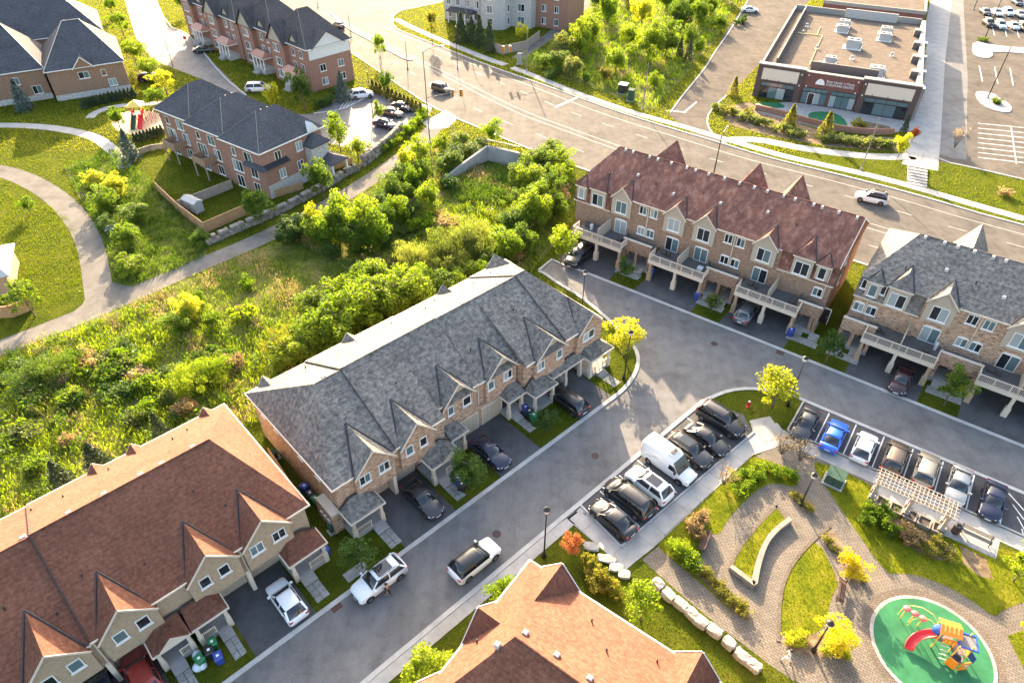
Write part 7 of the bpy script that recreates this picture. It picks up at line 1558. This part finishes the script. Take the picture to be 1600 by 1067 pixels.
for k in range(5):      # planter frames under the pergola
    a = px0 + .75 + 1.2 * k; t = FA.thing('planter', 'square concrete planter of dark soil below the pergola', 'planter', a + .5, 50.9, 'planters below the pergola'); o2 = (a + .5, 50.9)
    m = MB(o2); m.box(a, a + 1.1, 50.3, 50.42, 0, .45).box(a, a + 1.1, 51.35, 51.47, 0, .45).box(a, a + .12, 50.42, 51.35, 0, .45).box(a + .98, a + 1.1, 50.42, 51.35, 0, .45); m.build('frame', M('seat_stone'), t); MB(o2).box(a + .12, a + .98, 50.42, 51.35, 0, .32).build('soil', M('soil'), t)
# seat wall round the raised lawn
sw_ = smooth(GP((1140, 889), (1177, 917)), 0); sw2 = smooth(GP((1177, 917), (1183, 884), (1194, 852), (1210, 832), (1233, 815)), 2)
tag(strip('seat_wall', sw_ + sw2[1:], .42, 0, .55, 'seat_stone', None, None), 'pale stone seat wall round the raised curved lawn', 'wall')
strip('lawn_edging', smooth(GP((1140, 889), (1150, 863), (1166, 841), (1190, 812), (1213, 790)), 2) + GP((1233, 815)), .35, 0, .035, 'paver_border')
strip('lawn_edging', smooth(GP((1216, 1002), (1218, 930), (1232, 888), (1262, 850), (1297, 822)), 2), .3, 0, .06, 'paver_border')
# white boulders
def boulder(px, py, L, W, H, rot, label, group, mat='limestone', z=0.0):
    bm = bmesh.new(); bmesh.ops.create_cube(bm, size=1.0); bmesh.ops.subdivide_edges(bm, edges=bm.edges[:], cuts=2, use_grid_fill=True)
    for v in bm.verts:
        v.co = v.co.lerp(v.co.normalized() * .6, .45); v.co += Vector((rnd.uniform(-.07, .07), rnd.uniform(-.07, .07), rnd.uniform(-.05, .05))); v.co = Vector((v.co.x * L, v.co.y * W, (v.co.z + .42) * H))
    me = bpy.data.meshes.new('boulder'); bm.to_mesh(me); bm.free(); me.materials.append(M(mat)); p = G(px, py)
    return tag(inst('boulder', me, None, (p.x, p.y, z), rot), label, 'boulder', group)
bl = [(1027.7, 913), (1044, 930), (1063, 944), (1079.6, 959), (1093.5, 971.6), (1115, 985.5), (1137.8, 1004.5), (1156.7, 1024.7), (1174.5, 1038.6)]
for i, (x, y) in enumerate(bl):
    q = bl[min(i + 1, len(bl) - 1)]; q0 = bl[max(0, i - 1)]; d = G(*q) - G(*q0); boulder(x, y + 3, 1.02 + .1 * (i % 3), .8, .75, math.atan2(d.y, d.x), 'white limestone boulder in the curving row below the paved walk', 'white boulders')
for (x, y, L) in ((924, 855, 1.3), (948, 874, 1.5), (963, 888, 1.2), (975, 898, 1.0)): boulder(x, y, L, .8, .3, FB.a - .9, 'flat pale stone along the corner sidewalk', 'flat stones')
for (x, y) in ((1172, 1040), (1225, 1035)): pass
# armour stone retaining walls, block by block
def stone_wall(pts, label, rows=2, L=1.15, H=.62):
    P = [Vector(p) for p in smooth(GP(*pts), 1)]; T = thing('retaining_wall', label, 'wall', (P[0].x, P[0].y, 0), 0)
    for r_ in range(rows):
        acc = 0.0; i = 0
        for a, b in zip(P[:-1], P[1:]):
            ln = (b - a).length; t = (b - a) / ln; s = (r_ % 2) * .4
            while s < ln - .3:
                w = min(L * rnd.uniform(.75, 1.3), ln - s); c = a + t * (s + w / 2)
                bm = bmesh.new(); bmesh.ops.create_cube(bm, size=1.0)
                for v in bm.verts: v.co = Vector((v.co.x * (w - .05), v.co.y * .8, v.co.z * (H - .04))) + Vector((rnd.uniform(-.06, .06), rnd.uniform(-.08, .08), rnd.uniform(-.04, .04)))
                bmesh.ops.bevel(bm, geom=bm.edges[:], offset=.07, segments=1, affect='EDGES')
                me = bpy.data.meshes.new('stone'); bm.to_mesh(me); bm.free(); me.materials.append(M('armour_stone'))
                inst('stone', me, T, (c.x - P[0].x, c.y - P[0].y + .18 * r_, H * (r_ + .5)), math.atan2(t.y, t.x)); s += w
stone_wall(((322, 384), (345, 374), (395, 352), (440, 333), (478, 312), (510, 295), (545, 272), (562, 266)), 'grey armour stone wall below the timber fence along the path'); stone_wall(((566, 262), (590, 243), (615, 222), (628, 206)), 'armour stone wall below the hedge court beside the path', 3)
# concrete headwall
hw_ = GP((688, 288), (725, 268), (762, 250), (812, 262), (812, 275)); T = thing('headwall', 'pale concrete wing wall of the culvert in the ravine', 'wall', (hw_[0][0], hw_[0][1], 0), 0)
m = MB((hw_[0][0], hw_[0][1])); 
for (a, b, h0, h1) in ((hw_[0], hw_[1], .5, 1.6), (hw_[1], hw_[2], 1.6, 2.6), (hw_[2], hw_[3], 2.6, 2.6)):
    d = (Vector(b) - Vector(a)).normalized(); n_ = Vector((-d.y, d.x)) * .2
    m.add([(a[0] - n_.x, a[1] - n_.y, 0), (b[0] - n_.x, b[1] - n_.y, 0), (b[0] + n_.x, b[1] + n_.y, 0), (a[0] + n_.x, a[1] + n_.y, 0), (a[0] - n_.x, a[1] - n_.y, h0), (b[0] - n_.x, b[1] - n_.y, h1), (b[0] + n_.x, b[1] + n_.y, h1), (a[0] + n_.x, a[1] + n_.y, h0)], [(0, 3, 2, 1), (4, 5, 6, 7), (0, 1, 5, 4), (1, 2, 6, 5), (2, 3, 7, 6), (3, 0, 4, 7)])
m.build('concrete_wall', M('concrete'), T)
railing(T, (hw_[0][0], hw_[0][1]), hw_[2], hw_[3], 1.1, 2.6, 'pole_grey', .4, 2.0)
# timber fences
def fence(pts, h, mat, label, world=None):
    P = [Vector(p) for p in (world or GP(*pts))]; o = (P[0].x, P[0].y); T = thing('fence', label, 'fence', (o[0], o[1], 0), 0); m = MB(o)
    for a, b in zip(P[:-1], P[1:]):
        ln = (b - a).length; t = (b - a) / ln; n = max(1, int(ln / 2.4))
        for k in range(n + 1): q = a + t * ln * k / n; MB(o).obox(q, (.12, .12, h + .08), math.atan2(t.y, t.x)).build('post', M(mat), T)
        k = int(ln / .16)
        for j in range(k): q = a + t * (j + .5) * ln / k; m.obox(q + Vector((-t.y, t.x)) * .03, (ln / k - .02, .03, h * rnd.uniform(.985, 1.01)), math.atan2(t.y, t.x))
        MB(o).beam((a.x, a.y, h + .02), (b.x, b.y, h + .02), .14, .05).build('cap_rail', M(mat), T)
    b = m.build('boards', M(mat), T); b['kind'] = 'stuff'
t_ = lambda x, y: (240 + x / 3.953, 100 + y / 3.953)
fence([t_(25, 790), t_(165, 925), t_(325, 1045), t_(570, 935)], 1.7, 'wood_fence', 'new tan timber fence round the lower back gardens'); fence([t_(165, 900), t_(490, 770)], 1.5, 'wood_grey', 'weathered timber fence between the back gardens'); fence([t_(760, 825), t_(925, 775)], 1.2, 'wood_fence', 'short tan timber fence beside the stone base'); fence([t_(1085, 665), t_(1225, 620)], 1.2, 'wood_fence', 'short tan timber fence before the charcoal porch')
fence([(768, 80), (785, 86), (822, 78), (843, 62)], 2.0, 'wood_grey', 'grey timber fence round the apartment garden'); fence([(846, 32), (880, 28)], 2.0, 'wood_fence', 'reddish timber fence beside the brick wing'); fence([(-30, 500), (22, 496), (52, 484)], 1.7, 'wood_fence', 'tan timber fence at the left lawn edge')
fence(None, 1.7, 'wood_fence', 'tan timber fence in the side yard between the two lower rows', [B(11.6, 40.5), B(12.2, 47.5)])
fence([(206, 246), (236, 236), (262, 232)], 1.0, 'wood_grey', 'low timber fence below the sand play area')
# garden shed
p = G(*t_(255, 900)); T = thing('garden_shed', 'grey garden shed with double doors inside the timber fence', 'shed', p, FT1.a)
MB().box(-1.5, 1.5, -.7, .7, 0, 1.7).build('walls', M('hvac'), T); m = MB(); hip_roof(m, -1.65, 1.65, -.85, .85, 1.7, 2.1, .02, .02, .06); m.build('roof', M('hvac'), T); MB().box(-.04, .04, -.73, -.701, .1, 1.6).build('door_gap', M('under_black'), T)
# wheeled bins
def wbin(px, py, mat, rot, label, group, lid=None, s=1.0):
    p = G(px, py, .5); T = thing('wheeled_bin', label, 'bin', (p.x, p.y, .02), rot, group)
    MB().loft([[(-.24 * s, -.27 * s, .06), (.24 * s, -.27 * s, .06), (.24 * s, .27 * s, .06), (-.24 * s, .27 * s, .06)], [(-.31 * s, -.36 * s, .98 * s), (.31 * s, -.36 * s, .98 * s), (.31 * s, .36 * s, .98 * s), (-.31 * s, .36 * s, .98 * s)]]).build('tub', M(mat), T, bevel=.03)
    MB().loft([[(-.33 * s, -.38 * s, .98 * s), (.33 * s, -.38 * s, .98 * s), (.33 * s, .42 * s, .98 * s), (-.33 * s, .42 * s, .98 * s)], [(-.26 * s, -.3 * s, 1.08 * s), (.26 * s, -.3 * s, 1.08 * s), (.26 * s, .34 * s, 1.08 * s), (-.26 * s, .34 * s, 1.08 * s)]]).build('lid', M(lid or mat), T)
    MB().box(-.1, .1, -.1, .1, 1.08 * s, 1.085 * s).build('lid_print', M('sign_white'), T)
    for sg in (-1, 1): MB().tube((sg * .24 * s, .3 * s, .1), (sg * .31 * s, .3 * s, .1), .1, .1, 10).build('wheel', M('tyre'), T)
    MB().tube((-.25 * s, .44 * s, .95 * s), (.25 * s, .44 * s, .95 * s), .025, .025, 6).build('handle', M('bin_black'), T)
for (x, y, mt, fr, lb) in ((334, 1007, 'bin_green', FB, 'green bin in the cluster before the left porches'), (329, 1020, 'bin_black', FB, 'black bin in the cluster before the left porches'), (343, 1029, 'bin_blue', FB, 'blue bin in the cluster before the left porches'), (314, 1033, 'bin_green', FB, 'green bin beside the pale bags'),
                           (509, 862, 'bin_blue', FB, 'blue bin at the end porch of the brown roofed row'), (477, 764, 'bin_blue', FB, 'blue bin in the side yard of the grey roofed row'), (486, 775, 'bin_black', FB, 'black bin in the side yard of the grey roofed row'), (494, 783, 'bin_green', FB, 'green bin in the side yard of the grey roofed row'),
                           (715, 752, 'bin_blue', FB, 'blue bin beside the oval green tree'), (722, 761, 'bin_black', FB, 'black bin beside the oval green tree'), (821, 641, 'bin_blue', FB, 'blue bin before the paired porches'), (827, 647, 'bin_black', FB, 'black bin before the paired porches'), (834, 653, 'bin_green', FB, 'green bin before the paired porches'),
                           (1089, 463, 'bin_blue', FA, 'blue bin at the pillar of the middle balcony'), (1018, 426, 'bin_blue', FA, 'blue bin below the first pillar of the middle balcony'), (1235, 520, 'bin_blue', FA, 'blue bin at the last pillar of the dark red roofed row'), (1354, 541, 'bin_black', FA, 'black bin beside the first pillar of the pale brick row'), (1351, 533, 'bin_green', FA, 'green bin beside the first pillar of the pale brick row'), (1529, 604, 'bin_green', FA, 'green bin beside the second balcony of the pale brick row')):
    wbin(x, y, mt, fr.a + rnd.uniform(-.3, .3), lb, 'wheeled bins', None)
for (x, y) in ((309, 1024), (318, 1042), (311, 1044)):
    p = G(x, y); me = MB().lathe([(.1, 0), (.32, .12), (.34, .3), (.2, .5), (.05, .62)], n=9).mesh('refuse_bag', M('bag_white'), True); tag(inst('refuse_bag', me, None, (p.x, p.y, .02), rnd.random() * 6, rnd.uniform(.9, 1.2)), 'pale tied bag beside the bins', 'bag', 'pale bags')
# loose slab, drains, doormats
p = G(556, 893); tag(MB().box(-1.0, 1.0, -.5, .5, 0, .06).build('utility_slab', M('slab_grey'), None, (p.x, p.y, 0), FB.a, bevel=.02), 'grey rectangular slab in the grass beside the kerb', 'slab')
for (x, y, fr, lb) in ((525, 947, FB, 'rusty iron drain grate at the kerb below the white crossover'), (1219, 551, FA, 'dark iron drain grate at the balcony row kerb')):
    p = G(x, y); T = thing('drain_grate', lb, 'drain', (p.x, p.y, .014), fr.a); MB().box(-.45, .45, -.4, .4, -.004, .012).build('frame', M('iron_brown'), T)
    for k in range(6): MB().box(-.36 + .13 * k, -.3 + .13 * k, -.34, .34, .012, .022).build('bar', M('iron_brown'), T)
for (x, y, lb) in ((930, 712, 'round iron cover in the middle of the lower street'), (1116, 537, 'round reddish iron cover in the upper street before the dark red row'), (776, 834, 'round iron cover in the lower street by the black roofed vehicle'), (1050, 480, 'round iron cover in the upper street near its dead end')):
    p = G(x, y); T = thing('manhole_cover', lb, 'manhole', (p.x, p.y, .010), .3); MB().lathe([(.36, 0), (.36, .008), (.02, .009)], n=18).build('cover', M('manhole'), T); MB().lathe([(.42, 0), (.42, .006), (.365, .006), (.365, 0)], n=18).build('ring', M('iron_brown'), T)

# ---------------------------------------------------------------- play structures
T = thing('play_structure', 'orange and blue play tower with red curved slide on the green round surface', 'playground', (33.2, 24.7, .068), math.radians(-20))
def pb(name, mat, c, s, rot=(0, 0, 0)):
    o = MB().box(-s[0] / 2, s[0] / 2, -s[1] / 2, s[1] / 2, -s[2] / 2, s[2] / 2).build(name, M(mat), T, c, 0, bevel=.03); o.rotation_euler = rot; return o
for x, y in ((-.7, .9), (.5, .9), (-.7, -.2), (.5, -.2), (1.4, .5), (1.4, -.6), (.4, -.9)): MB().tube((x, y, 0), (x, y, 2.3), .05, .05, 8).build('post', M('play_yellow'), T)
pb('platform', 'play_grey', (-.1, .35, 1.1), (1.2, 1.1, .08)); pb('platform', 'play_grey', (.9, -.1, .8), (1.0, 1.0, .08))
for sg in (-1, 1): pb('orange_roof', 'play_orange', (-.1, .35 + sg * .33, 2.42), (1.5, .8, .06), (sg * -.5, 0, 0))
for k in range(4): pb('roof_slot', 'play_yellow', (-.55 + .3 * k, .1, 2.50), (.12, .45, .05), (.5, 0, 0))
fr_ = MB(); fr_.box(.45, 1.85, .5, .62, 1.85, 1.97).box(.45, 1.85, -.72, -.6, 1.85, 1.97).box(.45, .57, -.6, .5, 1.85, 1.97).box(1.73, 1.85, -.6, .5, 1.85, 1.97); fr_.build('blue_roof_frame', M('play_blue'), T); pb('roof_grille', 'play_grey', (1.15, -.05, 1.9), (1.2, 1.1, .04))
for c, s in (((-.7, .35, 1.5), (.06, 1.0, .7)), ((.1, -.25, 1.45), (.9, .06, .7)), ((1.45, 0, 1.2), (.06, 1.0, .7))): pb('panel', 'play_orange', c, s)
for k in range(3): pb('panel_slot', 'play_yellow', (-.2 + .28 * k, -.3, 1.45), (.1, .04, .45))
pb('blue_panel', 'play_blue', (1.75, -.55, .9), (.08, .7, .7), (0, 0, .5)); pb('side_panel', 'play_orange', (1.3, -1.3, .55), (.75, .1, 1.1), (0, 0, .5)); pb('side_panel', 'play_orange', (.45, -1.35, .5), (.7, .1, 1.0), (0, 0, -.6)); pb('window_hole', 'furniture_light', (1.33, -1.36, .75), (.3, .05, .3), (0, 0, .5))
MB().lathe([(.34, 0), (.4, .05), (.4, .5), (.34, .5), (.3, .1), (.02, .06)], n=16).build('cone_seat', M('play_grey'), T, (.75, -.95, .35))
# curved slide with side walls
pts = []
for i in range(15):
    t = i / 14; a = math.radians(-10 + 92 * t); pts.append((-.8 - 1.75 * math.sin(a) * .92, .3 - .1 - 1.5 * (1 - math.cos(a)), 1.15 * (1 - t) ** 1.15 + .14))
sl_ = MB(); rings = []
for i, p in enumerate(pts):
    a = pts[max(0, i - 1)]; b = pts[min(14, i + 1)]; d = Vector((b[0] - a[0], b[1] - a[1], 0)).normalized(); n = Vector((-d.y, d.x, 0)); c = Vector(p)
    rings.append([tuple(c + n * w + Vector((0, 0, h))) for w, h in ((-.34, .26), (-.28, .28), (-.22, .03), (0, 0), (.22, .03), (.28, .28), (.34, .26), (.27, -.06), (0, -.08), (-.27, -.06))])
sl_.loft(rings).build('slide', M('play_red'), T, smooth=True)
MB().lathe([(.45, 0), (.43, .25), (.3, .45), (.05, .52)], n=14).build('slide_hood', M('play_blue'), T, (-.72, .3, 1.6))
for k in range(3):
    c = (-1.55 - .62 * k, 1.25 + .12 * k, 0); MB().tube(c, (c[0], c[1], 1.15 + .15 * k), .04, .04, 8).build('pod_post', M('play_yellow'), T); MB().lathe([(.05, 0), (.26, .06), (.28, .14), (.18, .22), (.03, .24)], n=14).build('pod', M('play_pink'), T, (c[0], c[1], 1.12 + .15 * k), smooth=True)
MB().path([(-.7, .95, 1.7), (-1.1, 1.35, 2.0), (-1.8, 1.7, 1.95), (-2.5, 1.85, 1.6), (-2.9, 1.8, .9), (-2.95, 1.75, 0)], .022, 6).build('arch_bar', M('play_yellow'), T); MB().path([(-.7, .6, 1.6), (-1.2, .95, 1.75), (-1.8, 1.1, 1.5), (-2.2, 1.1, .9), (-2.25, 1.05, 0)], .022, 6).build('arch_bar', M('play_yellow'), T)
for k in range(4): MB().tube((-.35 + .0 * k, -.35 - .22 * k, .9 - .24 * k), (.25, -.35 - .22 * k, .9 - .24 * k), .035, .035, 6).build('climb_rung', M('trim_white'), T)
# far play tower
p = G(220, 190); T = thing('play_structure', 'red slide tower with yellow peaked roof on the sand play area', 'playground', p, .2)
for x, y in ((-.8, -.8), (.8, -.8), (.8, .8), (-.8, .8)): MB().tube((x, y, 0), (x, y, 3.2), .07, .07, 8).build('post', M('play_red'), T)
MB().box(-.85, .85, -.85, .85, 1.4, 1.5).build('platform', M('play_grey'), T); m = MB(); hip_roof_y(m, -1.35, 1.35, -1.35, 1.35, 3.2, 4.1, 1.34, 1.34, .08); m.build('roof', M('play_yellow'), T)
for x in (-.85, .85): MB().box(x - .04, x + .04, -.8, .8, 1.5, 2.3).build('panel', M('play_red'), T)
for dx, mt in ((.75, 'play_red'), (-.5, 'utility_green')):
    m = MB(); m.loft([[(dx - .42, -.8 - 3.2 * t, 1.5 * (1 - t) + .45), (dx - .3, -.8 - 3.2 * t, 1.5 * (1 - t) + .1), (dx + .3, -.8 - 3.2 * t, 1.5 * (1 - t) + .1), (dx + .42, -.8 - 3.2 * t, 1.5 * (1 - t) + .45), (dx + .36, -.8 - 3.2 * t, 1.5 * (1 - t)), (dx - .36, -.8 - 3.2 * t, 1.5 * (1 - t))] for t in (0, .3, .6, .85, 1)]); m.build('slide', M(mt), T)
for k in range(3): MB().path([(1.2 + .7 * k, 1, 0), (1.3 + .7 * k, .6, 1.8), (1.4 + .7 * k, -.6, 1.8), (1.5 + .7 * k, -1, 0)], .05, 6).build('hoop', M('play_red'), T)
# bicycle rack on the pad near the path bend: signboard
p = G(176, 366); T = thing('notice_board', 'small slatted notice stand beside the path bend', 'sign', p, .6)
for sx in (-.7, .7): MB().tube((sx, 0, 0), (sx, 0, 1.3), .05, .05, 6).build('post', M('wood_grey'), T)
MB().box(-.8, .8, -.04, .04, .7, 1.4).build('board', M('furniture_light'), T)
# ---------------------------------------------------------------- people
def person(loc, yaw, top, legs, label, stride=.32, hair='hair_dark', arm=.35):
    T = thing('person', label, 'person', loc, yaw)
    J = {'pel': (0, 0, .95), 'waist': (.02, 0, 1.1), 'chest': (.03, 0, 1.33), 'neck': (.03, 0, 1.5), 'head': (.05, 0, 1.62), 'crown': (.05, 0, 1.74),
         'hl': (0, .1, .92), 'kl': (stride * .55, .1, .5), 'al': (stride * .75, .1, .09), 'tl': (stride * .75 + .18, .1, .05), 'hr': (0, -.1, .92), 'kr': (-stride * .1, -.1, .5), 'ar': (-stride * .8, -.1, .12), 'tr': (-stride * .8 + .15, -.1, .05),
         'sl': (.02, .19, 1.42), 'el': (-.08 * arm * 3, .25, 1.14), 'wl': (.06, .26, .92), 'fl': (.09, .26, .8), 'sr': (.02, -.19, 1.42), 'er': (.1, -.25, 1.14), 'wr': (.26 * arm * 2, -.24, .98), 'fr': (.30 * arm * 2, -.24, .88)}
    R = {'pel': .15, 'waist': .135, 'chest': .16, 'neck': .06, 'head': .105, 'crown': .08, 'hl': .1, 'kl': .075, 'al': .05, 'tl': .045, 'hr': .1, 'kr': .075, 'ar': .05, 'tr': .045, 'sl': .075, 'el': .052, 'wl': .038, 'fl': .032, 'sr': .075, 'er': .052, 'wr': .038, 'fr': .032}
    E = [('pel', 'waist'), ('waist', 'chest'), ('chest', 'neck'), ('neck', 'head'), ('head', 'crown'), ('pel', 'hl'), ('hl', 'kl'), ('kl', 'al'), ('al', 'tl'), ('pel', 'hr'), ('hr', 'kr'), ('kr', 'ar'), ('ar', 'tr'), ('chest', 'sl'), ('sl', 'el'), ('el', 'wl'), ('wl', 'fl'), ('chest', 'sr'), ('sr', 'er'), ('er', 'wr'), ('wr', 'fr')]
    names = list(J)
    def skin(nm, edges, mat, grow, parent, mats=None):
        use = [n for n in names if any(n in e for e in edges)]
        me = bpy.data.meshes.new(nm); me.from_pydata([J[n] for n in use], [(use.index(a), use.index(b)) for a, b in edges], []); o = link(bpy.data.objects.new(nm, me)); o.parent = parent
        md = o.modifiers.new('skin', 'SKIN'); md.use_smooth_shade = True
        for i, n in enumerate(use): v = me.skin_vertices[0].data[i]; v.radius = (R[n] * grow, R[n] * grow); v.use_root = (i == 0)
        o.modifiers.new('sub', 'SUBSURF').levels = 1; o.modifiers['sub'].render_levels = 1; me.materials.append(M(mat)); return o
    body = skin('body', E, 'skin', 1.0, T)
    skin('jacket', [e for e in E if e[0] in ('waist', 'sl', 'sr') or e in (('chest', 'sl'), ('chest', 'sr'), ('el', 'wl'), ('er', 'wr'))], top, 1.13, T)
    skin('trousers', [e for e in E if e in (('pel', 'hl'), ('hl', 'kl'), ('kl', 'al'), ('pel', 'hr'), ('hr', 'kr'), ('kr', 'ar'), ('pel', 'waist'))], legs, 1.14, T)
    skin('shoes', [('al', 'tl'), ('ar', 'tr')], 'bin_black', 1.12, T)
    MB().lathe([(.10, -.06), (.125, .02), (.118, .09), (.07, .145), (.01, .155)], (.03, 0, 1.66), 12).build('hair', M(hair), T, smooth=True)
    fc = MB()
    fc.lathe([(.02, -.02), (.022, 0), (.01, .03)], (.165, 0, 1.63), 6)
    for sg in (-1, 1): fc.lathe([(.012, -.012), (.016, 0), (.008, .012)], (.15, sg * .04, 1.665), 6)
    fc.build('face', M('skin'), T)
    for sg, w in ((1, J['fl']), (-1, J['fr'])):
        for k in range(4): MB().tube((w[0] - .02 + .014 * k, w[1] + .0, w[2]), (w[0] + .0 + .016 * k, w[1] - sg * .012, w[2] - .085 + .006 * abs(k - 1.5)), .009, .007, 5).build('finger', M('skin'), body)
        MB().tube((w[0] + .03, w[1], w[2] + .04), (w[0] + .06, w[1] - sg * .02, w[2] - .02), .01, .008, 5).build('thumb', M('skin'), body)
p = G(606, 929); person((p.x, p.y, .012), FB.a - math.radians(70), 'cloth_black', 'cloth_black', 'person in black clothes stepping across the street beside the white crossover')
p = G(1228, 1033); person((p.x, p.y, .012), math.radians(150), 'cloth_light', 'cloth_light', 'person in pale clothes with dark hair walking on the paved walk', .4)
